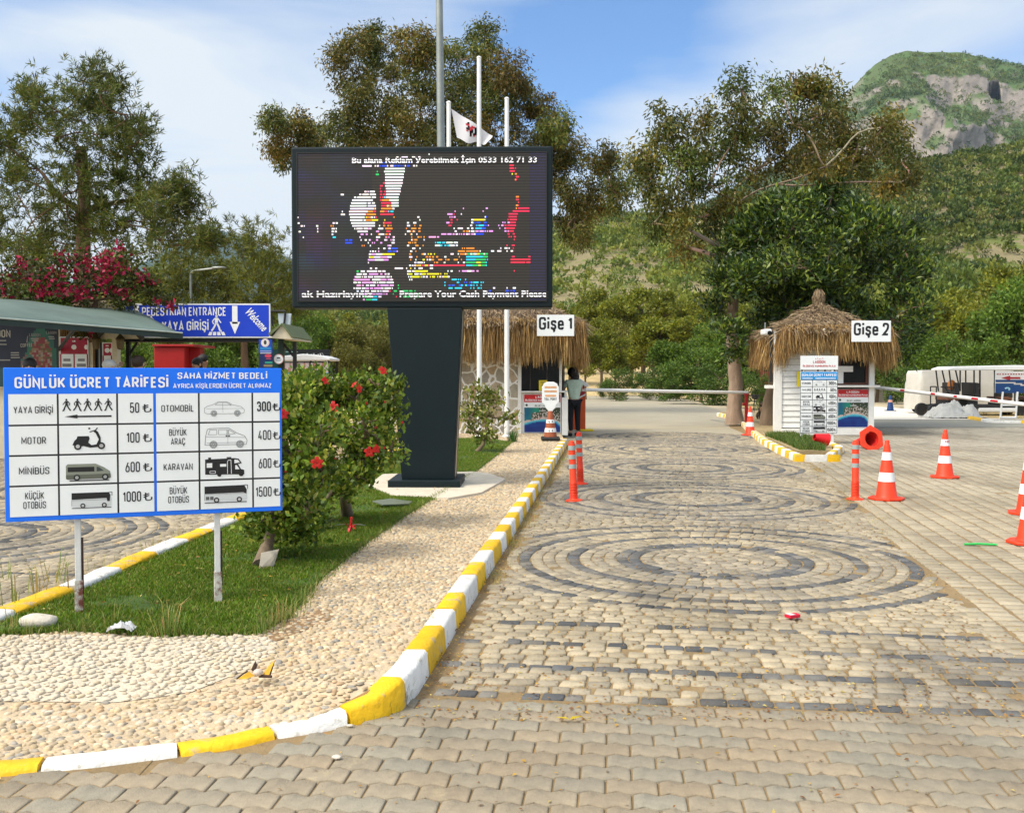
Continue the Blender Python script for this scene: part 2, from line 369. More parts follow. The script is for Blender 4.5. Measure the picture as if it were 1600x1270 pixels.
def stroke_text(s, body, x, z, h, y, sx, bold, align, c, m, X, width, rot):
    th = min(.165, .105 + bold * 2.4) * (.8 if body == '₺' else 1); pen = 0; items = []
    for ch in body:
        if ch == ' ': pen += .24; continue
        g = glyph(ch)
        w_, st = g; w_ = w_ * (1.0 + bold * 7) if w_ > .2 else w_; wc = max(w_ - th, .001) if w_ > .2 else 0
        w_ = max(w_, th) if w_ < .2 else w_
        for q, cl in st:
            if q and q[0] == 'dot': cx, cy = q[1] * wc + th / 2, q[2]; items.append(([Vector((pen + cx - th * .5, cy - th * .5)), Vector((pen + cx + th * .5, cy - th * .5)), Vector((pen + cx + th * .5, cy + th * .5)), Vector((pen + cx - th * .5, cy + th * .5))], [(0, 1, 2, 3)])); continue
            pts = [(p[0] * wc, p[1] * (1 - th) + th / 2, *p[2:]) for p in q]
            V, F = stroke_poly(rounded(pts, .17, cl, 1), th, cl); items.append(([v + Vector((pen + th / 2, 0)) for v in V], F))
        pen += w_ + .10
    tot = pen - .10; kx = width / tot if width else h * sx / .66 * .98; off = {'c': tot / 2, 'l': 0, 'r': tot}[align]; ca, sa = math.cos(rot), math.sin(rot)
    for k, (V, F) in enumerate(items):
        vs = []
        for v in V: a, b = (v.x - off) * kx, v.y * h; vs.append((x + a * ca - b * sa, y - .00012 * (k % 6), z + a * sa + b * ca))
        f2 = []
        for f in F:
            p = [vs[i] for i in f]; ar = sum(p[i][0] * p[(i + 1) % 4][2] - p[(i + 1) % 4][0] * p[i][2] for i in range(4)); f2.append(f if ar > 0 else f[::-1])
        s.add(vs, f2, c, m, X)
    return s
_bfont_text = MB.text
def text(s, body, x, z, h, y=-.004, sx=.72, bold=0.0, align='c', c=(1, 1, 1), m=0, X=None, width=None, rot=0.0, shear=0.0, plain=False):
    if not plain and all(ch == ' ' or glyph(ch) for ch in body): return stroke_text(s, body, x, z, h, y, sx, bold, align, c, m, X, width, rot)
    return _bfont_text(s, body, x, z, h, y, sx, bold, align, c, m, X, width, rot, shear)
MB.text = text
# ================================================================== GROUND
def sheet(name, pts, z, mt, thick=0.0):
    b = MB(); b.prism([(p[0], p[1]) for p in pts], z - thick, z) if thick else b.add([(p[0], p[1], z) for p in pts], [tuple(range(len(pts)))])
    o = b.build(name, mt); o['kind'] = 'structure'
    if not thick and o.data.polygons[0].normal.z < 0: o.data.flip_normals()
    return o
def gp(*pp, z=0.0): return [G(a, b, z) for a, b in pp]

JOINT = mat('joint_sand', (.25, .175, .085), .95, 2.2, .3, .5, 40, dirt=((.36, .19, .05), 5, .58))
SOIL = mat('sandy_soil', (.42, .31, .165), .95, 1.3, .22, .5, 30, dirt=((.30, .16, .05), 9, .56))
GRAV = mat('dusty_gravel', (.47, .39, .26), .95, .5, .2, .4, 25, dirt=((.36, .32, .22), .25, .52))
DUST = mat('white_dust', (.72, .67, .57), .95, .8, .12, .3, 25)
MORT = mat('mortar', (.52, .41, .27), .92, 7, .2, .5, 70)
MORTW = mat('whitewashed_mortar', (.57, .50, .38), .9, 7, .14, .5, 70)
ASPH = mat('dusty_road', (.36, .32, .235), .92, .4, .15, .4, 40, dirt=((.42, .36, .235), .18, .54))
SAND = mat('dry_grass_verge', (.52, .39, .19), .95, 1.2, .28, .7, 18, dirt=((.36, .30, .10), 1.8, .55))
TURF = mat('turf_base', (.05, .095, .010), .95, 9, .3, .5, 80, dirt=((.20, .15, .06), 2.2, .58))
PAINTY = mat('kerb_paint', None, .6, 8, .12, .45, 28, dirt=((.40, .34, .25), 7, .55))

b = MB(); b.add([(-900, -60, -.03), (900, -60, -.03), (900, 900, -.03), (-900, 900, -.03)], [(0, 1, 2, 3)])
b.build('ground', GRAV)['kind'] = 'structure'

# road frame: u runs along the cobbled road, t across it to the right
AX = math.atan(.138); ux, uy = math.sin(AX), math.cos(AX); C0 = (1.75, 8.83)
def ST(s, t): return (C0[0] + s * ux + t * uy, C0[1] + s * uy - t * ux)
def road_left(Y): return -.54 + .0975 * (Y - 5.39)
def road_right(Y): return 2.93 + .198 * (Y - 6.17)

def stone_mesh(name, quads, cols, h0, mt, zb=-.025, bev=.008, tilt=.004, r=rng):
    """quads: N x n x 2 outlines (counter-clockwise). Every stone is a block with worn, rounded edges."""
    q = np.asarray(quads, float); Nn, n, _ = q.shape
    ce = q.mean(1, keepdims=True); d = q - ce; ln = np.linalg.norm(d, axis=2, keepdims=True)
    zt = h0 + r.normal(0, tilt * .5, (Nn, 1)) + 0 * ln[..., 0]
    sl = r.normal(0, tilt, (Nn, 1, 2)); zt = zt + (d * sl).sum(2) * 2
    mid = ce + d * (1 - .35 * bev / ln); top = ce + d * (1 - 1.6 * bev / ln)
    V = np.concatenate([np.dstack([q, np.full((Nn, n), zb)]), np.dstack([mid, zt - bev * .75]), np.dstack([top, zt])], 1)   # N, 3n, 3
    f = []
    for lv in range(2):
        for j in range(n):
            f.append([lv * n + j, lv * n + (j + 1) % n, (lv + 1) * n + (j + 1) % n, (lv + 1) * n + j])
    for j in range(n // 2 - 1): f.append([2 * n + j, 2 * n + j + 1, 3 * n - 2 - j, 3 * n - 1 - j])
    f = np.array(f)
    F = (f[None] + (np.arange(Nn) * 3 * n)[:, None, None]).reshape(-1, 4)
    C = np.repeat(np.asarray(cols), len(f), 0)
    o = npmesh(name, V.reshape(-1, 3), F, C, mt); o['kind'] = 'structure'
    return o

S_TAN, S_GREY, S_DARK = (.375, .312, .208), (.275, .238, .178), (.082, .084, .085)
def wob(x, y, f=1.0): return noise.noise((x * f, y * f, 3.1))
def cobbles(name, cs, rmax, s0, s1, lx, rx, dark_rows, darkrad, extra=0):
    quads = []; cols = []
    def put(cell, dark):
        x = sum(p[0] for p in cell) / 4; y = sum(p[1] for p in cell) / 4
        if not (lx(y) < x < rx(y)): return
        px, py = proj((x, y, 0))
        if px < -900 or px > 2400 or py > 1700: return
        if random.random() < .012: return
        if dark: g = random.random() ** 1.5 * .45; c = [a * (1 - g) + b_ * g for a, b_ in zip(S_DARK, S_GREY)]; k = random.uniform(.8, 1.45)
        else:
            g = min(1, max(0, (.60 if incirc(x, y) else .40) + 1.1 * wob(x, y, .55) + random.uniform(-.35, .35)))
            c = [a * (1 - g) + b_ * g for a, b_ in zip(S_TAN, S_GREY)]; k = random.uniform(.78, 1.2)
        e = .5 * .017
        cx, cy = x, y
        cell = [(cx + (p[0] - cx) * (1 - .08) + random.gauss(0, .0035), cy + (p[1] - cy) * (1 - .08) + random.gauss(0, .0035)) for p in cell]
        quads.append(cell); cols.append([v * k for v in c])
    pit = .096
    def incirc(x, y):
        for c in cs:
            if (x - c[0]) ** 2 + (y - c[1]) ** 2 < rmax * rmax: return True
        return False
    s = s0; row = 0
    while s < s1:
        t = -7 + random.uniform(0, .15)
        bow = lambda t_: .018 * math.sin(t_ * 1.3 + row) + .02 * math.sin(t_ * .37 + row * .13)
        while t < 7:
            L = random.uniform(.095, .15)
            cell = [ST(s + bow(t), t), ST(s + bow(t + L), t + L), ST(s + pit + bow(t + L), t + L), ST(s + pit + bow(t), t)]
            m = ST(s + pit / 2, t + L / 2)
            if not incirc(*m): put(cell, row in dark_rows and random.random() < .93)
            t += L
        s += pit; row += 1
    for ci, c in enumerate(cs):
        pit = .106; nr = int(rmax / pit)
        for k in range(nr + 1):
            r0 = k * pit; r1 = r0 + pit
            n = max(4, int(2 * math.pi * (r0 + r1) / 2 / random.uniform(.11, .13)))
            a0 = random.uniform(0, 6)
            for i in range(n):
                a, a2 = a0 + 2 * math.pi * i / n, a0 + 2 * math.pi * (i + 1) / n
                mx_, my_ = c[0] + (r0 + r1) / 2 * math.cos((a + a2) / 2), c[1] + (r0 + r1) / 2 * math.sin((a + a2) / 2)
                own = min(range(len(cs)), key=lambda q: (mx_ - cs[q][0]) ** 2 + (my_ - cs[q][1]) ** 2)
                if own != ci: continue
                put([(c[0] + r * math.cos(b_), c[1] + r * math.sin(b_)) for r, b_ in ((max(r0, .02), a), (r1, a), (r1, a2), (max(r0, .02), a2))], k in darkrad and random.random() < .96)
    q = np.array(quads); ar = np.zeros(len(q))
    for i in range(4):
        j = (i + 1) % 4; ar += q[:, i, 0] * q[:, j, 1] - q[:, j, 0] * q[:, i, 1]
    q[ar < 0] = q[ar < 0][:, ::-1]
    return stone_mesh(name, q, np.array(cols), 0.0, STONE, bev=.008, tilt=.005)
circ = [(1.75 + i * 4.42 * ux * 1.0, 8.83 + i * 4.42 * uy) for i in range(5)]
road_poly = [(road_left(4.5) - .15, 4.5), (3.2, 4.35), (road_right(14), 14), (road_right(27), 27), (6.2, 31), (road_left(31), 31)]
sheet('road_bed', [(-1.6, 3.4), (6, 3.4), (road_right(31) + .3, 31), (road_left(31) - .3, 31)], -.0115, JOINT)
cobbles('cobbled_road', circ, 2.03, -3.97, 18.5, lambda y: road_left(y) + .18 + .10 * wob(y, 2, 1.2), lambda y: road_right(y) + .05 * wob(y, 9, 2),
        {0, 5, 10, 15}, {6, 7, 11, 15, 18})
sheet('access_road', [(road_left(25.5) - .1, 25.0), (road_right(25) - .6, 25.0), (6.6, 31), (9.2, 44), (10.5, 60), (12, 79), (-2, 79), (-1.5, 40)], -.006, ASPH)

# block paving in front: kinked-edge blocks in running bond
def wavy_blocks(name, X0, X1, Y0, Y1, w_, d_, ang, keep, base, amp, colvar, zh=0.0):
    ca, sa = math.cos(ang), math.sin(ang); quads = []; cols = []
    per = w_ / 2
    def e(x):
        q = (x / per) % 1.0; return amp * (1 if q < .35 else (1 - (q - .35) / .15 * 2) if q < .5 else -1 if q < .85 else -1 + (q - .85) / .15 * 2)
    br = (0, .35, .5, .85, 1.0)
    for j in range(int((Y1 - Y0) / d_) + 1):
        for i in range(int((X1 - X0) / w_) + 2):
            x = X0 + i * w_ + (w_ / 2 if j % 2 else 0); y = Y0 + j * d_
            xs = [x + w_ * q / 2 for q in br[:-1]] + [x + w_ / 2 + w_ * q / 2 for q in br[:-1]] + [x + w_]
            g = .0035
            bot = [(min(max(p, x + g), x + w_ - g), y + e(p) + g) for p in xs]; top = [(min(max(p, x + g), x + w_ - g), y + d_ + e(p) - g) for p in xs[::-1]]
            pl = bot + top
            cx, cy = x + w_ / 2, y + d_ / 2
            wx, wy = cx * ca - cy * sa, cx * sa + cy * ca
            if not keep(wx, wy): continue
            px, py = proj((wx, wy, 0)) if wy > .5 else (0, 9999)
            if px < -1000 or px > 2600 or py > 1700: continue
            a = random.gauss(0, .006)
            quads.append([((p[0] - cx) * math.cos(a) - (p[1] - cy) * math.sin(a), (p[0] - cx) * math.sin(a) + (p[1] - cy) * math.cos(a)) for p in pl])
            for k, p in enumerate(quads[-1]):
                lx, ly = p[0] + cx + 0, p[1] + cy
                quads[-1][k] = (lx * ca - ly * sa, lx * sa + ly * ca)
            g2 = .5 + .9 * wob(wx, wy, .8)
            k2 = random.uniform(1 - colvar, 1 + colvar) * (.92 + .18 * g2)
            tt = random.uniform(-.02, .02)
            cols.append(((base[0] + tt) * k2, base[1] * k2, (base[2] - tt * .6) * k2))
    return stone_mesh(name, np.array(quads), np.array(cols), zh, PAVE, bev=.004, tilt=.0018)
PAVE = mat('concrete_pavers', None, .88, 26, .13, .35, 150, dirt=((.46, .37, .22), 2.4, .60), stain=(.7, .50, .28))
front_ang = -.10
def front_keep(x, y):
    s = (x - C0[0]) * ux + (y - C0[1]) * uy
    if s > -4.0 and x > -.75: return False
    px, py = proj((x, y, 0.0))
    if px < 560 and py < np.interp(px, [-400, 0, 280, 430, 545, 600], [1234, 1212, 1190, 1158, 1120, 1090]): return False
    return y > 2.2
wavy_blocks('paver_road', -7, 7, 1.0, 7.5, .205, .132, front_ang, front_keep, (.30, .252, .178), .010, .08, -.003)
sheet('paver_bed', [(-8, .6), (8, .6), (8, 3.6), (-1.5, 3.6), (-1.5, 5.3), (-8, 5.3)], -.0085, JOINT)

# the lot on the right: small concrete blocks with open joints
def lot_keep(x, y):
    if x < road_right(y) + .02: return False
    if 26.9 < y < 31 and 5.9 < x < 10.1: return False
    if inpoly([x], [y], ISLAND)[0]: return False
    return y < 36 and x < .75 * y + 5
ISLAND = [(p.x, p.y) for p in gp((1172, 668), (1185, 683), (1215, 697), (1250, 711), (1300, 711), (1312, 690), (1245, 678), (1205, 665), z=.0)]
def lot():
    quads = []; cols = []; ang = math.atan(.16); ca, sa = math.cos(ang), math.sin(ang)
    W_, D_ = .185, .135
    for j in range(-10, 300):
        for i in range(-20, 165):
            u_ = i * W_ + random.gauss(0, .004); v_ = j * D_ + (W_ / 2 if i % 2 else 0)
            x = 1.0 + u_ * ca + v_ * sa; y = 2 - u_ * sa + v_ * ca
            if y < 4.4 or not lot_keep(x, y): continue
            px, py = proj((x, y, 0))
            if px > 2500 or px < 700 or py > 1600: continue
            if random.random() < .008: continue
            gx, gy = W_ / 2 - .008, D_ / 2 - .007
            k = .014
            pl = [(-gx, -gy), (0, -gy + k * .5), (gx, -gy), (gx - k * .4, 0), (gx, gy), (0, gy - k * .5), (-gx, gy), (-gx + k * .4, 0)]
            a = random.gauss(-ang, .02); c2, s2 = math.cos(a), math.sin(a)
            quads.append([(x + p[0] * c2 - p[1] * s2, y + p[0] * s2 + p[1] * c2) for p in pl])
            g = wob(x, y, .45); k2 = random.uniform(.86, 1.14) * (1 + .22 * g)
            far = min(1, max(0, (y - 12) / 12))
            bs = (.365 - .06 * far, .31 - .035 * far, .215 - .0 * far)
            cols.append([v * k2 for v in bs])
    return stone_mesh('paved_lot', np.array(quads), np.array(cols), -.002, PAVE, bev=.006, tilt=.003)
sheet('lot_bed', [(2.0, 3.6), (11, 3.6), (32, 36.4), (7.2, 36.4)], -.0085, JOINT)
lot()
sheet('far_lot_road', [(7.3, 31.0), (24, 31), (26, 36.2), (7.0, 36.2)], .004, mat('worn_grey_paving', (.30, .285, .225), .9, .5, .14, .35, 30, dirt=((.40, .34, .22), .5, .58)))
sheet('white_gravel_patch', [(10.6, 36.4), (19, 36.4), (17.5, 62), (15.5, 62)], .004, DUST)

# pavement of pebbles set in mortar, raised behind the kerb
KZ = .125
kerb_px = [(-900, 1262), (-260, 1216), (0, 1205), (140, 1192), (280, 1174), (365, 1162), (432, 1146), (500, 1130), (545, 1112), (590, 1090), (625, 1068), (650, 1042), (672, 1010), (690, 985), (712, 950), (735, 915), (760, 876), (790, 833), (820, 787), (850, 742), (872, 708), (887, 685)]
kerb_z = [float(np.interp(a, [432, 500, 545, 590, 625], [.012, .028, .055, .09, KZ])) for a, b in kerb_px]
kerb_out = [G(a, b, z) for (a, b), z in zip(kerb_px, kerb_z)]
def pave_drop(x, y):
    L_ = np.interp(x, [-1.8, -.7], [1.3, .48]); t_ = np.clip((np.asarray(y) - 4.42) / L_, 0, 1); return -.113 * (1 - t_ * t_ * (3 - 2 * t_))
def settle(o):
    bm = bmesh.new(); bm.from_mesh(o.data)
    for ax in (0, 1):
        for q in np.arange(-7, 1.2, .22) if ax == 0 else np.arange(3.6, 6.4, .16):
            bmesh.ops.bisect_plane(bm, geom=bm.verts[:] + bm.edges[:] + bm.faces[:], plane_co=(q, q, 0), plane_no=(1, 0, 0) if ax == 0 else (0, 1, 0))
    for v in bm.verts: v.co.z += float(pave_drop(v.co.x, v.co.y))
    bm.to_mesh(o.data); bm.free(); return o
lawn_px = [(-120, 1000), (0, 990), (120, 983), (250, 992), (400, 988), (452, 962), (500, 905), (545, 868), (588, 836), (625, 810), (660, 788), (690, 770), (735, 742), (775, 712), (800, 690), (750, 684), (640, 688), (600, 714), (545, 738), (470, 775), (420, 792), (345, 822), (230, 868), (100, 925), (0, 962), (-120, 1000)]
lawn = [G(a, b, KZ) for a, b in lawn_px[:-1]]
def inset(path, w_):
    o = []
    for i, p in enumerate(path):
        d = (path[min(i + 1, len(path) - 1)] - path[max(i - 1, 0)]); d.z = 0; d.normalize(); o.append((p.x - d.y * w_, p.y + d.x * w_))
    return o
pave_poly = inset(kerb_out, .09) + [(G(880, 676, KZ).x, G(880, 676, KZ).y + 3), (-2.2, 30)] + [(p.x, p.y) for p in (G(640, 690, KZ), G(560, 735, KZ), G(345, 823, KZ), G(0, 963, KZ), G(-160, 1012, KZ))] + [(G(-900, 1012, KZ).x, G(-900, 1012, KZ).y)]
settle(sheet('pavement', pave_poly, KZ - .012, MORT, .16))
wash_px = [(-160, 1010), (0, 992), (120, 990), (250, 993), (400, 990), (432, 1000), (430, 1015), (400, 1035), (300, 1058), (180, 1067), (0, 1066), (-160, 1060)]
wash = [G(a, b, KZ) for a, b in wash_px]
settle(sheet('whitewashed_strip', wash, KZ - .008, MORTW))
band = [G(a, b, KZ) for a, b in ((-160, 1075), (0, 1073), (200, 1078), (400, 1082), (560, 1090), (560, 1108), (400, 1108), (200, 1098), (0, 1092), (-160, 1092))]

def pebbles():
    xs = []; y0 = 3.4
    sp = .045
    A = []
    y = y0
    while y < 27:
        spx = sp * (1 + max(0, (y - 9)) * .03)
        n = np.arange(-6.5, 1.6, spx)
        A.append(np.column_stack([n + rng.uniform(-.35, .35, len(n)) * spx + (spx / 2 if len(A) % 2 else 0), y + rng.uniform(-.3, .3, len(n)) * spx, np.full(len(n), spx)]))
        y += spx * .70
    A = np.vstack(A)
    inner = [(p[0] - .13, p[1] + .02) for p in [(k.x, k.y) for k in kerb_out]]
    pp = inner + pave_poly[len(kerb_out):]
    k = inpoly(A[:, 0], A[:, 1], pp) & ~inpoly(A[:, 0], A[:, 1], [(p.x, p.y) for p in lawn])
    k &= ~inpoly(A[:, 0], A[:, 1], [(p.x, p.y) for p in pad_pts])
    A = A[k]
    dep = A[:, 1]; px = 800 + 1600 * A[:, 0] / dep
    A = A[(px > -900)]
    gp_ = np.array([noise.noise((x * 2.2, y * 2.2, 4.)) for x, y, _ in A]); A = A[rng.random(len(A)) > .10 + .45 * np.clip(gp_, 0, 1)]
    n = len(A); sz = A[:, 2] * rng.uniform(.30, .52, n)
    asp = rng.uniform(.55, .85, n); ang = rng.normal(.25, .55, n); h = rng.uniform(.005, .013, n)
    m = 8; a = np.arange(m) * 2 * np.pi / m
    rr = 1 + rng.uniform(-.13, .13, (n, m))
    X = np.cos(a)[None] * rr * sz[:, None]; Y = np.sin(a)[None] * rr * (sz * asp)[:, None]
    ca, sa = np.cos(ang)[:, None], np.sin(ang)[:, None]
    Xr, Yr = X * ca - Y * sa, X * sa + Y * ca
    z0 = KZ - .016 + pave_drop(A[:, 0], A[:, 1]) + .004 + .006 * inpoly(A[:, 0], A[:, 1], [(p.x, p.y) for p in wash])
    ring0 = np.dstack([A[:, 0:1] + Xr, A[:, 1:2] + Yr, np.repeat(z0[:, None], m, 1)])
    ring1 = np.dstack([A[:, 0:1] + Xr * .86, A[:, 1:2] + Yr * .86, np.repeat((z0 + h * .75)[:, None], m, 1)])
    ring2 = np.dstack([A[:, 0:1] + Xr * .45, A[:, 1:2] + Yr * .45, np.repeat((z0 + h * 1.05)[:, None], m, 1)])
    V = np.concatenate([ring0, ring1, ring2], 1)
    f = []
    for lv in range(2):
        for j in range(m): f.append([lv * m + j, lv * m + (j + 1) % m, (lv + 1) * m + (j + 1) % m, (lv + 1) * m + j])
    f += [[2 * m, 2 * m + 1, 2 * m + 2, 2 * m + 3], [2 * m, 2 * m + 3, 2 * m + 4, 2 * m + 7], [2 * m + 4, 2 * m + 5, 2 * m + 6, 2 * m + 7]]
    f = np.array(f); F = (f[None] + (np.arange(n) * 3 * m)[:, None, None]).reshape(-1, 4)
    pal = np.array([(.52, .40, .24), (.44, .35, .23), (.57, .47, .32), (.32, .27, .20), (.48, .33, .19), (.34, .31, .26)])
    c = pal[rng.choice(6, n, p=[.3, .22, .22, .09, .12, .05])] * rng.uniform(.8, 1.15, (n, 1))
    wm = inpoly(A[:, 0], A[:, 1], [(p.x, p.y) for p in wash])
    wm2 = inpoly(A[:, 0], A[:, 1], [(p.x, p.y) for p in band]) & (rng.random(n) < .6)
    tw = rng.uniform(.25, .8, (n, 1))
    wm = (wm | wm2)[:, None]
    c = np.where(wm, c * (1 - tw) + np.array((.60, .54, .43)) * tw, c)
    o = npmesh('pebble_paving', V.reshape(-1, 3), F, np.repeat(c, len(f), 0), mat('pebbles', None, .7, 22, .15, .12, 90), smooth=True); o['kind'] = 'structure'
pad_pts = gp((575, 760), (612, 776), (700, 780), (752, 771), (790, 750), (765, 741), (740, 738), (598, 742), z=KZ)
pebbles()
sheet('concrete_pad', pad_pts, KZ + .016, mat('pale_concrete', (.62, .55, .43), .9, 6, .16, .4, 50), .03)

sheet('soil_patch', gp((415, 985), (440, 972), (480, 955), (515, 948), (525, 962), (490, 975), (455, 992), (425, 1000), z=KZ), KZ - .0075, mat('brown_soil', (.27, .17, .085), .95, 9, .3, .6, 60))
# lawn
sheet('lawn', lawn, KZ + .006, TURF, .10)
def blades(name, pts, hgt, wd, pal, mt, lean=.5, up=1.0, r=rng):
    n = len(pts); a = r.uniform(0, 2 * np.pi, n); h = hgt * r.uniform(.55, 1.25, n); ln = lean * r.uniform(.1, 1, n) * h
    b_ = r.uniform(0, 2 * np.pi, n); wv = np.column_stack([np.cos(b_), np.sin(b_), np.zeros(n)]) * (wd * r.uniform(.6, 1.3, n) / 2)[:, None]
    tip = pts + np.column_stack([np.cos(a) * ln, np.sin(a) * ln, h]); midp = pts + np.column_stack([np.cos(a) * ln * .3, np.sin(a) * ln * .3, h * .55])
    V = np.stack([pts - wv, pts + wv, midp + wv * .8, midp - wv * .8, tip + wv * .12, tip - wv * .12], 1)
    f = np.array([[0, 1, 2, 3], [3, 2, 4, 5]]); F = (f[None] + (np.arange(n) * 6)[:, None, None]).reshape(-1, 4)
    pal = np.array(pal); c = pal[r.integers(0, len(pal), n)] * r.uniform(.75, 1.25, (n, 1))
    return npmesh(name, V.reshape(-1, 3), F, np.repeat(c, 2, 0), mt)
def scatter(poly, n, z, r=rng):
    xs = [p[0] for p in poly]; ys = [p[1] for p in poly]
    x = r.uniform(min(xs), max(xs), n); y = r.uniform(min(ys), max(ys), n); k = inpoly(x, y, poly)
    return np.column_stack([x[k], y[k], np.full(k.sum(), z)])
lp = [(p.x, p.y) for p in lawn]
pts = scatter(lp, 520000, KZ + .005)
pts = pts[rng.random(len(pts)) < np.clip(1.35 - (pts[:, 1] - 5.5) * .075, .25, 1)]
pts = pts[~inpoly(pts[:, 0], pts[:, 1], [(p.x, p.y) for p in pad_pts])]
gn = np.array([noise.noise((x * 1.3, y * 1.3, 2.)) + .5 * noise.noise((x * 4, y * 4, 7.)) for x, y, _ in pts])
pts = pts[rng.random(len(pts)) < np.clip(1.1 - np.maximum(0, gn - .12) * 2.6, .12, 1)]
tag(blades('grass', pts, .026, .007, [(.11, .21, .008), (.145, .25, .010), (.085, .17, .008), (.20, .26, .02), (.26, .25, .05)], FOL, .9), 'short dark green artificial turf of the lawn', kind='stuff')

# kerbs: separate painted blocks
KY, KW = (.80, .47, .005), (.78, .76, .70)
def kerb(name, path, width, z0, z1, seg, side=1, start=0, rnd=.12, joints=()):
    hts = [p[2] if isinstance(z1, str) else z1 for p in path]; path = [Vector((p[0], p[1], 0)) for p in path]
    if isinstance(z1, str): z1 = 0
    else: hts = [0] * len(path)
    ds = [0]
    for a, b_ in zip(path[:-1], path[1:]): ds.append(ds[-1] + (b_ - a).length)
    def at(d):
        d = min(max(d, 0), ds[-1] - 1e-6)
        for i in range(len(ds) - 1):
            if ds[i] <= d <= ds[i + 1]:
                t = (d - ds[i]) / (ds[i + 1] - ds[i]); q = path[i].lerp(path[i + 1], t); q.z = hts[i] + (hts[i + 1] - hts[i]) * t
                tg = (path[min(i + 2, len(path) - 1)] - path[max(i - 1, 0)]).normalized(); return q, Vector((tg.y, -tg.x, 0))
    b_ = MB(); d = 0; k = start; js = [float(np.interp(q, joints[0], ds)) for q in joints[1]] if joints else []
    while d < ds[-1] - .05:
        L = seg * random.uniform(1 - rnd, 1 + rnd); L = js.pop(0) - d if js else L; e = min(d + L, ds[-1]); g = .008
        sub = 5; rows = []
        cw = 0
        for i in range(sub + 1):
            q, nr = at(d + g + (e - d - 2 * g) * i / sub); nr = nr * side
            jw = .006 * noise.noise((q.x * 9, q.y * 9, k)); jz = .007 * noise.noise((q.x * 7, q.y * 7, k + 9.))
            jz += q.z; o_ = q + nr * jw; i_ = q - nr * (width + .006 * noise.noise((q.x * 8, q.y * 8, 4.)))
            ch = .017 + .012 * noise.noise((q.x * 11, q.y * 11, 7.))
            rows.append([(o_.x + nr.x * .012, o_.y + nr.y * .012, z0), (o_.x, o_.y, z1 - ch + jz), (o_.x - nr.x * ch, o_.y - nr.y * ch, z1 + jz), (i_.x + nr.x * .02, i_.y + nr.y * .02, z1 + jz - .003), (i_.x, i_.y, z1 + q.z - .02), (i_.x, i_.y, z0)])
        vs = [p for r_ in rows for p in r_]; fs = []
        for i in range(sub):
            for j in range(5):
                f = (i * 6 + j, i * 6 + j + 1, (i + 1) * 6 + j + 1, (i + 1) * 6 + j); fs.append(f if side > 0 else f[::-1])
        fs += [tuple(range(6))[::-1] if side > 0 else tuple(range(6)), tuple(range(sub * 6, sub * 6 + 6)) if side > 0 else tuple(range(sub * 6, sub * 6 + 6))[::-1]]
        c = (KY if k % 2 else KW); v = random.uniform(.88, 1.06)
        b_.add(vs, fs, tuple(x * v for x in c)); d = e; k += 1
    o = b_.build(name, PAINTY, smooth=50); o['kind'] = 'structure'
    return o
kerb('kerb', [(p.x, p.y, p.z + .006) for p in kerb_out], .135, -.05, 'path', .47, 1, 1, joints=([a for a, _ in kerb_px], [-900, -680, -420, -160, 60, 280, 432, 545, 632, 668, 694, 711, 727, 745, 758, 770, 782]))
left_kerb = [G(a, b_, KZ) for a, b_ in ((-120, 1003), (0, 958), (100, 921), (230, 864), (345, 818), (420, 788), (470, 770), (545, 735), (600, 710), (640, 690))]
lw = np.array([(lawn[i].x + (lawn[i + 1].x - lawn[i].x) * t, lawn[i].y + (lawn[i + 1].y - lawn[i].y) * t, KZ - .004) for i in range(14) for t in np.linspace(0, 1, 260)])
lw[:, :2] += rng.normal(0, .028, (len(lw), 2))
tag(blades('grass', lw, .04, .007, [(.10, .19, .012), (.14, .22, .02), (.24, .23, .06)], FOL, 1.2), 'ragged grass fringe along the lawn edge', kind='stuff')
kerb('kerb', left_kerb, .16, -.05, KZ + .05, .62, -1, 0)
isl = gp((1120, 645), (1145, 650), (1160, 660), (1172, 672), (1190, 686), (1215, 699), (1243, 711), (1302, 711), z=.12)
kerb('kerb', isl, .16, -.03, .13, .42, 1, 0)
kerb('kerb', gp((1302, 709), (1318, 697), (1300, 690), z=.12), .14, -.03, .128, .5, 1, 0)
sheet('island_soil', [(p.x, p.y) for p in gp((1125, 643), (1160, 655), (1190, 680), (1245, 704), (1300, 704), (1300, 690), (1230, 672), (1215, 640), z=.09)], .09, mat('island_earth', (.33, .25, .13), .95, 3, .3, .5, 30), .1)
pts = scatter([(p.x, p.y) for p in gp((1195, 681), (1225, 692), (1248, 703), (1290, 704), (1282, 690), (1235, 680), z=.09)], 9000, .09)
tag(blades('grass', pts, .13, .012, [(.07, .15, .02), (.10, .17, .03), (.16, .19, .04)], FOL, .8), 'unmown grass on the kerbed island by the booth', kind='stuff')
far_k = gp((1512, 650), (1545, 656), (1620, 657), (1760, 660), z=.1)
kerb('kerb', far_k, .2, -.03, .10, 1.9, 1, 1)
sheet('verge', [(p.x, p.y) for p in gp((1440, 644), (1520, 650), (1760, 656), (1760, 640), (1460, 634), z=.06)], .05, SAND, .08)

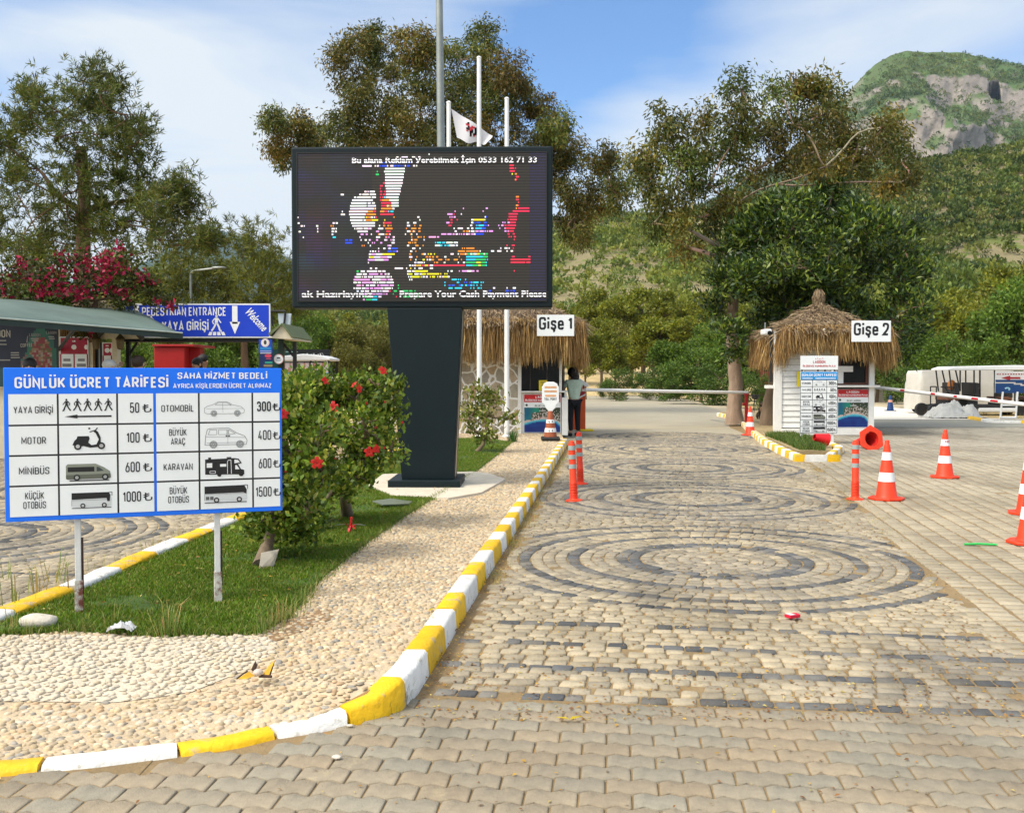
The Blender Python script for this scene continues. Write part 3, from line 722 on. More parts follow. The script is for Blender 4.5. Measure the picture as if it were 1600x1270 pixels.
# dry verges beyond the barrier and the left-hand road
sheet('verge', [(p.x, p.y) for p in gp((1050, 620), (1140, 633), (1212, 646), (1235, 641), (1330, 641), (1360, 620), (1050, 616), z=.0)], .012, SAND)
sheet('verge', [(p.x, p.y) for p in gp((480, 600), (540, 596), (640, 606), (640, 596), (520, 591), z=.0)], .03, SAND, .06)
sheet('left_road_bed', [(-9.5, 5), (G(-120, 1000).x, 5.9), (G(345, 818, 0).x + .05, G(345, 818).y), (G(600, 710).x, G(600, 710).y), (-2.2, 34), (-9.5, 34)], -.0085, SOIL)
_lk = [(p.x, p.y) for p in left_kerb]
def lrx(y): return np.interp(y, [p[1] for p in _lk], [p[0] for p in _lk]) - .03
_C0 = C0; C0 = (-5.6, 10.6)
cobbles('cobbled_road', [(-5.55, 10.2), (-5.2, 14.6)], 2.03, -6, 10, lambda y: -11.5, lrx, {3, 40}, {6, 7, 11, 15, 18})
C0 = _C0
# ================================================================== PICTOGRAMS (flat marks printed on panels)
def scl(pts, x, z, k, fl=1): return [(x + fl * a * k, z + b * k) for a, b in pts]
GRY, LGRY = (.16, .17, .17), (.33, .35, .34)
K0, W0 = (.012, .012, .013), (.78, .80, .80)
def pic_walker(b, x, z, k, y, c=K0, m=0, fl=1):
    b.disc(x + fl * .02 * k, z + .92 * k, .075 * k, .09 * k, y, c, m, n=10)
    b.flat(scl([(-.09, .82), (.10, .82), (.11, .45), (-.09, .45)], x, z, k, fl), y, c, m)
    b.line(scl([(-.08, .79), (-.24, .6), (-.17, .42)], x, z, k, fl), .07 * k, y, c, m)
    b.line(scl([(.09, .79), (.24, .58), (.30, .5)], x, z, k, fl), .07 * k, y, c, m)
    b.line(scl([(-.03, .48), (-.14, .22), (-.30, .0)], x, z, k, fl), .11 * k, y, c, m)
    b.line(scl([(.05, .48), (.16, .25), (.24, 0), (.33, .0)], x, z, k, fl), .11 * k, y, c, m)
def wheel(b, x, z, r, y, c=K0, hub=LGRY, m=0, dy=.0008):
    b.disc(x, z, r, r, y, c, m); b.disc(x, z, r * .55, r * .55, y - dy, hub, m, n=12)
def pic_scooter(b, x, z, k, y):
    b.flat(scl([(-.5, .16), (-.44, .30), (-.36, .38), (-.34, .46), (.02, .46), (.05, .38), (.0, .24), (.1, .15), (.26, .17), (.34, .34), (.24, .56), (.18, .60), (.22, .68), (.32, .60), (.40, .40), (.40, .24), (.34, .08), (.06, .06), (-.14, .12), (-.3, .1)], x, z, k), y, K0)
    b.line(scl([(.05, .60), (.24, .66), (.30, .74)], x, z, k), .035 * k, y, K0); b.disc(x + .04 * k, z + .72 * k, .035 * k, .03 * k, y, K0)
    wheel(b, x - .33 * k, z + .11 * k, .12 * k, y - .0006, K0, (.5, .5, .5)); wheel(b, x + .42 * k, z + .12 * k, .12 * k, y - .0006, K0, (.4, .4, .4))
def pic_minibus(b, x, z, k, y):
    scl = lambda pts, x, z, k: [(x + a * k, z + q * .72 * k) for a, q in pts]
    b.flat(scl([(-.5, .08), (-.5, .50), (-.46, .56), (.16, .56), (.34, .44), (.48, .30), (.5, .10), (.47, .06), (-.47, .05)], x, z, k), y, (.23, .25, .20))
    b.flat(scl([(-.5, .20), (.49, .22), (.5, .10), (.47, .06), (-.47, .05), (-.5, .08)], x, z, k), y - .0006, (.11, .12, .09))
    b.flat(scl([(-.46, .30), (-.46, .46), (.13, .46), (.13, .30)], x, z, k), y - .0006, K0)
    b.flat(scl([(.18, .30), (.18, .46), (.24, .44), (.34, .32)], x, z, k), y - .0006, (.05, .06, .06))
    b.rect(x - .42 * k, x + .46 * k, z - .01 * k, z + .02 * k, y, (.1, .1, .1))
    wheel(b, x - .26 * k, z + .08 * k, .075 * k, y - .0012); wheel(b, x + .37 * k, z + .08 * k, .075 * k, y - .0012)
def pic_coach(b, x, z, k, y, big=False):
    b.flat(scl([(-.5, .06), (-.5, .40), (.46, .40), (.5, .26), (.5, .08), (.46, .06)], x, z, k), y, (.60, .63, .63))
    b.line(scl([(-.5, .06), (-.5, .22), (.46, .22)], x, z, k), .012 * k, y - .0004, (.3, .3, .3))
    b.flat(scl([(-.5, .23), (-.5, .41), (.44, .42), (.5, .30), (.49, .2), (.42, .24)] if big else [(-.5, .24), (-.5, .42), (.44, .42), (.48, .34), (.46, .17), (.40, .17), (.38, .26)], x, z, k), y - .0006, K0)
    b.line(scl([(.44, .42), (.52, .42), (.52, .32)], x, z, k), .015 * k, y - .0006, K0)
    b.rect(x - .5 * k, x + .5 * k, z - .005 * k, z + .02 * k, y, (.12, .12, .12))
    if big:
        for i in range(2): b.rect(x - (.47 - i * .1) * k, x - (.39 - i * .1) * k, z + .08 * k, z + .16 * k, y - .0006, (.1, .1, .1))
    wheel(b, x - .22 * k, z + .07 * k, .065 * k, y - .0012, K0, (.5, .5, .5)); wheel(b, x + .32 * k, z + .07 * k, .065 * k, y - .0012, K0, (.5, .5, .5))
def pic_car(b, x, z, k, y):
    o = scl([(-.5, .10), (-.5, .22), (-.42, .27), (-.28, .31), (-.16, .38), (.06, .38), (.2, .30), (.42, .25), (.5, .17), (.49, .09), (.42, .07), (-.44, .07)], x, z, k)
    b.line(o, .009 * k, y, GRY, closed=True)
    b.line(scl([(-.24, .30), (-.15, .36), (.05, .36), (.17, .29)], x, z, k), .008 * k, y, GRY, closed=True); b.line(scl([(-.05, .36), (-.04, .10)], x, z, k), .006 * k, y, GRY); b.line(scl([(-.46, .2), (.46, .2)], x, z, k), .006 * k, y, GRY)
    for q in (-.27, .32):
        for r in (.075, .05, .03): b.line([(x + q * k + r * k * math.cos(i * .52), z + .08 * k + r * k * math.sin(i * .52)) for i in range(12)], .012 * k, y - .0004, GRY, closed=True)
def pic_van(b, x, z, k, y):
    o = scl([(-.5, .08), (-.48, .30), (-.44, .46), (-.38, .48), (.06, .49), (.26, .36), (.44, .29), (.5, .18), (.48, .08)], x, z, k)
    b.line(o, .011 * k, y, GRY, closed=True)
    for q in ([(-.42, .33), (-.38, .45), (-.22, .45), (-.22, .33)], [(-.18, .33), (-.18, .45), (.02, .45), (.02, .33)], [(.06, .33), (.06, .45), (.22, .35)]): b.line(scl(q, x, z, k), .009 * k, y, GRY, closed=True)
    b.line(scl([(-.48, .28), (.46, .25)], x, z, k), .008 * k, y, GRY); b.line(scl([(-.46, .13), (.46, .13)], x, z, k), .008 * k, y, GRY); b.line(scl([(.04, .46), (.04, .1)], x, z, k), .006 * k, y, GRY)
    b.rect(x - .01 * k, x + .03 * k, z + .28 * k, z + .31 * k, y, K0); b.rect(x + .05 * k, x + .09 * k, z + .28 * k, z + .31 * k, y, K0)
    for q in (-.3, .33):
        for r in (.085, .06, .03): b.line([(x + q * k + r * k * math.cos(i * .52), z + .09 * k + r * k * math.sin(i * .52)) for i in range(12)], .014 * k, y - .0004, GRY, closed=True)
def pic_camper(b, x, z, k, y):
    b.flat(scl([(-.5, .10), (-.5, .50), (.24, .52), (.36, .50), (.44, .38), (.34, .36), (.42, .22), (.5, .20), (.5, .08)], x, z, k), y, K0)
    for q in ([(-.46, .28), (-.46, .40), (-.32, .40), (-.32, .28)], [(-.12, .30), (-.12, .37), (.04, .37), (.04, .30)], [(.25, .38), (.25, .48), (.34, .47), (.39, .40)], [(.27, .22), (.27, .33), (.31, .33), (.38, .22)]): b.flat(scl(q, x, z, k), y - .0006, W0)
    b.line(scl([(.07, .10), (.07, .44), (.10, .47), (.16, .47), (.17, .10)], x, z, k), .014 * k, y - .0006, W0); b.line(scl([(-.38, .13), (-.24, .13), (-.24, .19), (-.38, .19)], x, z, k), .012 * k, y - .0006, W0, closed=True)
    b.rect(x + .05 * k, x + .17 * k, z + .52 * k, z + .55 * k, y, K0); b.rect(x - .42 * k, x - .35 * k, z + .50 * k, z + .55 * k, y, K0)
    wheel(b, x - .14 * k, z + .09 * k, .055 * k, y - .0012, K0, K0); wheel(b, x + .42 * k, z + .09 * k, .06 * k, y - .0012, K0, K0)
def arrow(b, x0, x1, z, h, y, c=K0, left=True):
    l, r = (x0, x1) if left else (x1, x0); hd = abs(x1 - x0) * .27 * (1 if left else -1)
    b.flat([(l, z), (l + hd, z + h), (l + hd, z - h)], y, c); b.rect(min(l + hd * .95, r), max(l + hd * .95, r), z - h * .42, z + h * .42, y, c)

# ================================================================== PRICE BOARD (left foreground)
X0, X1, Ya, Yb = -3.03, -1.494, 6.10, 6.64
BW = math.hypot(X1 - X0, Yb - Ya); BRZ = math.atan2(Yb - Ya, X1 - X0)
zt, zb = 1.640, .716; BH = zt - zb
t = empty('price_board', (X0, Ya, 0), 'large blue framed price table on two white posts, titled daily tariff, on the lawn', 'price board', BRZ)
b = MB(); b.box(0, BW, 0, .03, zb, zt); b.build('panel', BLUEP, t, bevel=.004)
b = MB()
gx0, gx1, gz0, gz1 = .026, BW - .014, zb + .030, zt - .158
mid0, mid1 = BW * .517, BW * .527
cl = [gx0, BW * .182, BW * .388, mid0]; cr = [mid1, BW * .684, BW * .886, gx1]
rz = [gz1, gz1 - .187, gz1 - .369, gz1 - .552, gz0]
lw = .0055
for cc in (cl, cr):
    for i in range(3):
        for j in range(4): b.rect(cc[i] + (lw if i else 0), cc[i + 1] - (lw if i < 2 else 0), rz[j + 1] + (lw if j < 3 else 0), rz[j] - (lw if j else 0), -.0032)
b.build('price_cell', PANELW, t)['label'] = 'white cells of the table with dark lines between'
b = MB()
for cc in (cl, cr):
    for i in (1, 2): b.rect(cc[i] - lw, cc[i] + lw, gz0, gz1, -.0018)
    for j in (1, 2, 3): b.rect(cc[0], cc[3], rz[j] - lw, rz[j] + lw, -.0024)
b.build('grid_line', INK, t)
b = MB(); yy = -.005
b.text('GÜNLÜK ÜCRET TARİFESİ', BW * .305, zt - .122, .066, yy, bold=.022, width=BW * .535)
b.text('SAHA HİZMET BEDELİ', BW * .775, zt - .068, .040, yy, bold=.02, width=BW * .338)
b.text('AYRICA KİŞİLERDEN ÜCRET ALINMAZ', BW * .775, zt - .126, .029, yy, bold=.012, width=BW * .37)
b.build('heading', INKW, t)
b = MB()
cxl, cxr = (cl[0] + cl[1]) / 2, (cr[0] + cr[1]) / 2
def rowz(j): return (rz[j] + rz[j + 1]) / 2
for j, (a, wd) in enumerate((('YAYA GİRİŞİ', .80), ('MOTOR', .5), ('MİNİBÜS', .62), (None, 0))):
    if a: b.text(a, cxl, rowz(j) - .022, .042, yy, width=(cl[1] - cl[0]) * wd, bold=.004)
for q, dz in (('KÜÇÜK', .012), ('OTOBÜS', -.045)): b.text(q, cxl, rowz(3) + dz, .042, yy, sx=.60, bold=.004)
b.text('OTOMOBİL', cxr, rowz(0) - .022, .042, yy, width=(cr[1] - cr[0]) * .76, bold=.004); b.text('KARAVAN', cxr, rowz(2) - .022, .042, yy, width=(cr[1] - cr[0]) * .68, bold=.004)
for j, qs in ((1, ('BÜYÜK', 'ARAÇ')), (3, ('BÜYÜK', 'OTOBÜS'))):
    for q, dz in zip(qs, (.012, -.045)): b.text(q, cxr, rowz(j) + dz, .042, yy, sx=.60, bold=.004)
for j, q in enumerate(('50', '100', '600', '1000')):
    x_ = (cl[2] + cl[3]) / 2; b.text(q, x_ + .028 - (0 if j == 3 else .005), rowz(j) - .026, .064, yy, sx=.56, bold=.008, align='r'); b.text('₺', x_ + .066, rowz(j) - .024, .054, yy, sx=1.05, bold=.012)
for j, q in enumerate(('300', '400', '600', '1500')):
    x_ = (cr[2] + cr[3]) / 2; b.text(q, x_ + .031, rowz(j) - .026, .064, yy, sx=.54, bold=.022 if j == 0 else .006, align='r'); b.text('₺', x_ + .064, rowz(j) - .024, .052, yy, sx=1.0, bold=.02 if j == 0 else .012)
b.build('lettering', INK, t)
pxl, pxr = (cl[1] + cl[2]) / 2, (cr[1] + cr[2]) / 2
b = MB()
for i in range(5): pic_walker(b, pxl - .118 + i * .059, rowz(0) + .0 - .008, .072, yy, fl=1 if i % 2 else -1)
arrow(b, pxl - .13, pxl + .135, rowz(0) - .044, .012, yy)
b.build('pictogram', VC, t)['label'] = 'five black walkers over an arrow'
for fn, a in ((pic_scooter, (pxl, rowz(1) - .062, .178, yy)), (pic_minibus, (pxl, rowz(2) - .07, .255, yy)), (pic_coach, (pxl + .015, rowz(3) - .055, .225, yy)), (pic_car, (pxr - .008, rowz(0) - .055, .245, yy)), (pic_van, (pxr, rowz(1) - .072, .26, yy)), (pic_camper, (pxr - .01, rowz(2) - .08, .24, yy)), (pic_coach, (pxr - .005, rowz(3) - .055, .26, yy, True))):
    b = MB(); fn(b, *a); b.build('pictogram', VC, t)
def local_x(px): # board-local x where the column px meets the board plane
    d = ray(px, 700); r = Vector((math.cos(BRZ), math.sin(BRZ)))
    s = (X0 * r.y - Ya * r.x) / (d.x * r.y - d.y * r.x); q = Vector((d.x * s - X0, d.y * s - Ya)); return q.dot(r)
RUST = (.16, .045, .025)
for px in (119, 339):
    lx = local_x(px); b = MB(); b.box(lx - .018, lx + .018, .034, .070, KZ + .205, zt - .1); o = b.build('post', mat('chipped_white_post', (.74, .73, .69), .5, 14, .08, .2, 40, dirt=((.25, .12, .06), 9, .62)), t, bevel=.004)
    b = MB(); b.box(lx - .022, lx + .026, .034, .078, KZ - .05, KZ + .21); b.build('sleeve', mat('rusty_sleeve', (.62, .58, .50), .7, 14, .2, .3, 40, dirt=((.17, .05, .03), 11, .47)), o, bevel=.003)
    b = MB(); b.box(lx + .0185, lx + .030, .040, .066, KZ + .12, KZ + .47); b.build('angle_iron', mat('rusty_iron', (.055, .028, .02), .8, 20, .4, .3), o)

# ================================================================== LED BILLBOARD
LY = 13.35
def wx(px, Y): return (px - 800) / FPX * Y
def wz(py, Y): return P(800, py, Y).z
l_, r_ = wx(456, LY), wx(863, LY); zt, zb = wz(229, LY), wz(481, LY)
t = empty('led_billboard', ((l_ + r_) / 2, LY, KZ), 'big dark electronic billboard on a tapered slate column with a glitching colourful screen', 'billboard', R(-1.2))
W2 = (r_ - l_) / 2; h0, h1 = zb - KZ, zt - KZ
b = MB(); b.prism([(-W2, h0), (W2, h0), (W2, h1), (-W2, h1)], 0, .42, axis='y')
b = MB(); b.box(-W2, W2, .0, .42, h0, h1); o = b.build('housing', DARKM, t, bevel=.025, seg=3)
bz = .105
b = MB(); b.box(-W2 + .03, -W2 + bz, -.012, .01, h0 + .03, h1 - .03); b.box(W2 - bz, W2 - .03, -.012, .01, h0 + .03, h1 - .03); b.box(-W2 + bz, W2 - bz, -.012, .01, h1 - bz, h1 - .03); b.box(-W2 + bz, W2 - bz, -.012, .01, h0 + .03, h0 + bz)
# the lit face: rows of lamps
sx0, sx1, sz0, sz1 = -W2 + bz - .02, W2 - bz + .02, h0 + bz - .015, h1 - bz + .02
SCR = mat('led_screen_face', (.020, .017, .0135), .55, 40, .15)
LEDM = mat('led_lamps', None, .6, 6, .0, emit=.34)
b = MB(); b.box(sx0, sx1, -.010, .0, sz0, sz1); scr = b.build('screen', SCR, t)
b = MB()
for q in ([(sx0 - .01, sz0), (sx0, sz0), (sx0, sz1), (sx0 - .01, sz1)], [(sx1, sz0), (sx1 + .01, sz0), (sx1 + .01, sz1), (sx1, sz1)], [(sx0 - .01, sz1), (sx1 + .01, sz1), (sx1 + .01, sz1 + .01), (sx0 - .01, sz1 + .01)], [(sx0 - .01, sz0 - .01), (sx1 + .01, sz0 - .01), (sx1 + .01, sz0), (sx0 - .01, sz0)]):
    b.prism(q, -.02, .0, axis='y')
b.build('bezel', BLACK, t)
ZX0, ZX1, ZY0, ZY1 = 90., 1500., 120., 985.
def s2(zx, zy): return sx0 + (zx - ZX0) / (ZX1 - ZX0) * (sx1 - sx0), sz1 - (zy - ZY0) / (ZY1 - ZY0) * (sz1 - sz0)
Wt, Pk, Rd, Or, Yl, Cy, Bl, Gr = (.95, .93, .95), (.8, .35, .8), (.75, .03, .08), (.8, .28, .03), (.85, .75, .02), (.03, .6, .85), (.02, .08, .75), (.02, .55, .12)
shapes = []    # polygon, colours, share of cells lit
def el(cx, cy, rx, ry): return [(cx + rx * math.cos(i * .35), cy + ry * math.sin(i * .35)) for i in range(18)]
for pl, cs, dn in (
    ([(585, 212), (705, 200), (690, 290), (668, 370), (665, 430), (600, 470), (575, 400), (592, 330)], [Wt], 1.0),
    ([(560, 300), (590, 290), (600, 400), (560, 400)], [Rd, Rd, Cy], .8), ([(590, 320), (665, 320), (660, 350), (600, 350)], [Cy, Wt, Yl], .9), ([(570, 370), (620, 400), (640, 490), (560, 480)], [Yl, Or, Rd, Cy], .95),
    (el(462, 470, 78, 118), [Wt], .97), ([(475, 470), (530, 440), (550, 520), (480, 520)], [Rd, Or, Yl], .95), ([(470, 350), (530, 350), (540, 380), (460, 385)], [Wt], .8),
    (el(540, 620, 105, 80), [Wt, Pk, Wt, Or], .42), ([(575, 500), (620, 520), (640, 600), (590, 620)], [Rd, Or, Yl], .7), ([(600, 672), (662, 668), (655, 690), (600, 690)], [Bl, Cy], .95),
    ([(495, 705), (662, 695), (600, 752), (490, 760)], [Wt, Pk, Wt, Yl], .97), ([(590, 600), (650, 600), (640, 680), (600, 690)], [Wt, Pk], .5),
    (el(520, 880, 118, 88), [Wt, Wt, Pk, Pk], .85), ([(560, 840), (700, 850), (700, 960), (600, 960)], [Gr, Rd, Gr], .3), ([(470, 955), (540, 950), (545, 980), (460, 980)], [Cy, Gr, Pk], .9), ([(660, 915), (790, 930), (780, 975), (680, 970)], [Gr, Gr, Rd], .65),
    (el(760, 600, 58, 115), [Wt, Or, Wt, Pk], .45), (el(760, 590, 30, 50), [Or], .5),
    (el(960, 470, 105, 80), [Wt, Pk, Rd, Wt], .22), ([(940, 470), (1000, 470), (1000, 550), (930, 560)], [Rd, Pk], .5), (el(1030, 450, 60, 40), [Wt, Pk], .3),
    ([(1095, 505), (1165, 500), (1160, 590), (1100, 590)], [Cy, Bl, Cy], .85), ([(1070, 500), (1160, 495), (1150, 520), (1080, 525)], [Yl, Wt], .9), (el(1170, 520, 50, 80), [Wt, Pk, Rd], .28),
    ([(1290, 470), (1345, 450), (1325, 560), (1290, 600)], [Rd], .95), ([(1340, 450), (1405, 450), (1405, 466), (1340, 466)], [Rd], 1), ([(1330, 370), (1350, 370), (1345, 450), (1330, 450)], [Rd, Or], .8), ([(1230, 540), (1300, 500), (1300, 600), (1240, 610)], [Rd, Pk], .5),
    ([(1262, 600), (1335, 600), (1330, 680), (1280, 680)], [Rd], .35), ([(1300, 560), (1325, 560), (1322, 820), (1303, 820)], [Rd], .45), ([(1300, 735), (1412, 730), (1412, 755), (1300, 755)], [Rd], .95),
    ([(820, 600), (1190, 570), (1210, 585), (840, 615)], [Wt, Pk, Wt], .8), ([(980, 560), (1090, 540), (1100, 600), (980, 600)], [Or, Wt, Rd], .5), ([(870, 640), (1000, 640), (1000, 655), (870, 655)], [Cy, Wt], .8), ([(1190, 682), (1310, 682), (1310, 700), (1190, 700)], [Wt], .5),
    ([(715, 700), (1170, 690), (1160, 765), (740, 770)], [Wt, Or, Wt, Yl], .5), ([(1050, 710), (1172, 708), (1165, 775), (1050, 775)], [Gr, Cy, Gr, Yl], .97), (el(1060, 695, 60, 24), [Rd, Or, Wt], .8), ([(745, 770), (1040, 768), (1040, 784), (745, 784)], [Rd], 1), ([(720, 770), (860, 760), (860, 800), (730, 800)], [Wt, Yl], .5),
    ([(710, 805), (940, 815), (960, 850), (720, 855)], [Wt, Yl, Wt, Pk], .85), ([(940, 805), (1120, 805), (1120, 818), (940, 818)], [Wt, Pk], .6), ([(920, 858), (1150, 862), (1140, 908), (930, 908)], [Bl, Cy, Bl], .55),
    ([(1160, 780), (1420, 780), (1420, 960), (1160, 960)], [Rd, Or, Wt, Gr, Bl], .10), ([(1170, 910), (1350, 910), (1350, 950), (1170, 950)], [Wt, Bl], .4), ([(640, 790), (710, 786), (710, 800), (640, 800)], [Wt], .8),
    ([(90, 480), (130, 520), (130, 575), (95, 575)], [Wt], .4), (el(300, 560, 22, 55), [Cy, Wt, Or], .5), (el(205, 555, 10, 18), [Wt], .8), (el(130, 612, 12, 8), [Wt], .9), (el(348, 478, 10, 26), [Wt], .8), ([(335, 350), (360, 345), (355, 362), (335, 362)], [Wt], .7), (el(545, 240, 12, 8), [Gr], 1),
    (el(1310, 215, 18, 30), [Rd, Rd, Yl], .85), (el(1330, 262, 16, 14), [Rd, Or], .9), ([(700, 420), (900, 400), (880, 480), (690, 480)], [Wt], .09), ([(1230, 355), (1390, 355), (1390, 375), (1230, 375)], [Wt, Yl], .15), ([(360, 625), (400, 625), (400, 640), (360, 640)], [Bl], .9), ([(380, 790), (450, 790), (450, 825), (380, 825)], [Gr], .3),
    ([(210, 860), (270, 870), (260, 930), (210, 930)], [Or, Gr], .12), ([(460, 180), (780, 175), (780, 190), (460, 190)], [Wt, Bl, Wt], .7), ([(600, 150), (840, 128), (840, 138), (640, 165)], [Wt], .7)):
    shapes.append((pl, [p[0] for p in pl], cs, dn))
b = MB(); NR = 52; NCOL = 240; rh = (ZY1 - ZY0) / NR
rl = random.Random(4)
bbs = [(min(p[0] for p in q[0]), max(p[0] for p in q[0]), min(p[1] for p in q[0]), max(p[1] for p in q[0])) for q in shapes]
for j in range(NR):
    zy = ZY0 + (j + .5) * rh; prev = None; run = None
    cells = []
    for i in range(NCOL):
        zx = ZX0 + (i + .5) * (ZX1 - ZX0) / NCOL; c = None
        for (pl, _, cs, dn), bb in zip(shapes, bbs):
            if bb[0] <= zx <= bb[1] and bb[2] - rh * .4 <= zy <= bb[3] + rh * .4 and inpoly([zx], [min(max(zy, bb[2] + .5), bb[3] - .5)], pl)[0] and noise.noise((zx * .045, j * 1.7, 2.)) * .5 + .5 < dn * 1.02 * (1 if dn > .9 else 1) - (0 if dn > .9 else .0) and rl.random() < max(dn, .7):
                kcol = int((noise.noise((zx * .012, j * .9, 11.)) * .5 + .5) * len(cs) * .999); c = cs[min(max(kcol, 0), len(cs) - 1)]
        cells.append(c)
    i = 0
    while i < NCOL:
        k = i
        while k + 1 < NCOL and cells[k + 1] is cells[i] and cells[i] is not None: k += 1
        a, e = ZX0 + i * (ZX1 - ZX0) / NCOL, ZX0 + (k + 1) * (ZX1 - ZX0) / NCOL
        if cells[i] is not None:
            p0 = s2(a, zy + rh * .31); p1 = s2(e, zy - rh * .24); b.rect(p0[0], p1[0], p0[1], p1[1], -.0145, tuple(v * rl.uniform(.75, 1) for v in cells[i]))
        i = k + 1
    # idle lamp row: faint colour
    for i in range(30):
        a, e = ZX0 + i * (ZX1 - ZX0) / 30, ZX0 + (i + 1) * (ZX1 - ZX0) / 30
        n_ = noise.noise((i * .25, j * .12, 5.)); n2 = noise.noise((i * .3, j * .2, 15.))
        c = [.027, .023, .018]
        edge = max(0, 1 - i / 9)
        if edge > 0: c = [.018 + .035 * max(0, n_) * edge, .017 + .03 * max(0, -n_) * edge, .018 + .06 * max(0, n2 + .2) * edge]
        if i > 27: c = [.02, .018, .045]
        p0 = s2(a, zy + rh * .30); p1 = s2(e, zy - rh * .26); b.rect(p0[0], p1[0], p0[1], p1[1], -.0125, tuple(c))
b.build('lit_picture', LEDM, scr)
b = MB()
p = s2(1448, 178); b.text('Bu alana Reklam Verebilmek İçin 0533 162 71 33', p[0], p[1], .072, -.018, align='r', width=s2(1448, 0)[0] - s2(402, 0)[0], bold=.02, c=Wt)
p = s2(1508, 962); b.text('ak Hazırlayınız', s2(112, 0)[0], p[1], .082, -.018, align='l', width=s2(515, 0)[0] - s2(112, 0)[0], bold=.02, c=Wt); b.text('Prepare Your Cash Payment Please', s2(1505, 0)[0], p[1], .082, -.018, align='r', width=s2(1505, 0)[0] - s2(670, 0)[0], bold=.02, c=Wt)
b.build('lettering', LEDM, scr)
b = MB()
for zy in (150, 166, 182): a, e = s2(395, zy + 2), s2(1455, zy - 2); b.rect(a[0], e[0], a[1], e[1], -.0205)
for zy in (952, 936, 968): a, e = s2(105, zy + 3.2), s2(1515, zy - 3.2); b.rect(a[0], e[0], a[1], e[1], -.0205)
b.build('dead_lamp_row', SCR, scr)
# column and base plate
def lxp(px): return wx(px, LY + .02) - (l_ + r_) / 2
ca, cb_, cc_, cd_ = lxp(605), lxp(722), lxp(627), lxp(709)
b = MB(); zc0 = .10; zc1 = h0
dT, dB = .58, .52
b.add([(cc_, .02, zc0), (cd_, .02, zc0), (cd_, .02 + dB, zc0), (cc_, .02 + dB, zc0), (ca, -.0, zc1), (cb_, -.0, zc1), (cb_, dT, zc1), (ca, dT, zc1)], [(3, 2, 1, 0), (4, 5, 6, 7), (0, 1, 5, 4), (1, 2, 6, 5), (2, 3, 7, 6), (3, 0, 4, 7)])
colm = b.build('column', DARKM, t, bevel=.012)
b = MB(); b.add([(cd_ + .007, .10, zc0), (cd_ + .007, .30, zc0), (cb_ + .004, .32, zc1 - .03), (cb_ + .004, .10, zc1 - .03)], [(0, 1, 2, 3)]); b.build('seam_panel', mat('bare_steel_side', (.30, .27, .22), .32, 3, .2, metal=.7), colm)
b = MB(); b.box(lxp(608), lxp(720), -.16, .80, .0, .105); b.build('base_plate', DARKM, t, bevel=.01)

# ================================================================== STREET LAMP POSTS AND FLAGPOLES
b = MB(); Yp = 14.9
pz = [(wx(693, Yp), Yp, KZ - .05), (wx(690, Yp), Yp, wz(230, Yp)), (wx(686, Yp), Yp, wz(-40, Yp) + 1.2)]
b.tube(pz, [.075, .058, .044], 14, (.3, .3, .3))
lp_ = empty('lamp_post', (pz[0][0], Yp, KZ), 'tall grey galvanised lamp post rising behind the billboard past the top edge', 'lamp post')
b2 = MB(Matrix.Translation((-pz[0][0], -Yp, -KZ))); b2.tube(pz, [.075, .058, .044], 14); b2.build('pole', STEEL, lp_, smooth=40)
b2 = MB(); b2.box(-.17, .17, -.17, .17, 0, .02); b2.build('base_plate', STEEL, lp_)
tp = Vector(pz[-1]) - Vector((pz[0][0], Yp, KZ))
b2 = MB(); b2.tube([tp, tp + Vector((.5, .1, .25)), tp + Vector((1.1, .2, .3))], .03, 8); b2.build('arm', STEEL, lp_); b2 = MB(); b2.ball(tp + Vector((1.35, .25, .3)), .32, .12, .07); b2.build('lamp_head', STEEL, lp_)

FY = 24.2
first = None
for i, (px, top, lab) in enumerate(((702, 162, 'white flagpole flying the flag, close beside the grey lamp post'), (749, 92, 'tallest white flagpole, standing in the middle of three'), (792, 156, 'bare white flagpole farthest from the lamp post, before the stone wall'))):
    x = wx(px, FY); z1 = wz(top, FY)
    f = empty('flagpole', (x, FY, KZ), lab, 'flagpole', group='white flagpoles by the stone booth')
    b = MB(); b.tube([(0, 0, -.05), (0, 0, z1 - KZ)], [.062, .05], 14); b.build('pole', POLEW, f, smooth=40)
    b = MB(); b.ball((0, 0, z1 - KZ + .02), .058, .058, .04); b.build('cap', POLEW, f, smooth=60)
    b = MB(); b.lathe([(.12, 0), (.12, .02), (.075, .05)], 14); b.build('foot', POLEW, f)
# flag: hangs slack and blows to the right
b = MB(); NX, NZ = 22, 12; vs = []
tl, bl, tr_, br_ = P(705, 170, FY), P(714, 215, FY), P(770, 212, FY), P(763, 220, FY)
for i in range(NX + 1):
    for j in range(NZ + 1):
        u, v = i / NX, j / NZ
        p = (tl.lerp(tr_, u)).lerp(bl.lerp(br_, u), v)
        p = p + Vector((0, .10 * math.sin(u * 9 + v * 2) * (.2 + u), .09 * math.sin(u * 11 + v * 1.2) * v * u - .10 * math.sin(u * math.pi) * v))
        vs.append(p)
b.add(vs, [(i * (NZ + 1) + j, i * (NZ + 1) + j + 1, (i + 1) * (NZ + 1) + j + 1, (i + 1) * (NZ + 1) + j) for i in range(NX) for j in range(NZ)])
fl = tag(b.build('flag', mat('white_flag_cloth', (.80, .79, .82), .8, 4, .05, trans=.35), smooth=60), 'white flag with a red emblem hanging from a white pole', 'flag')
def flag_at(u, v):
    i, j = u * NX, v * NZ; a = vs[int(i) * (NZ + 1) + int(j)]; return a
b = MB()
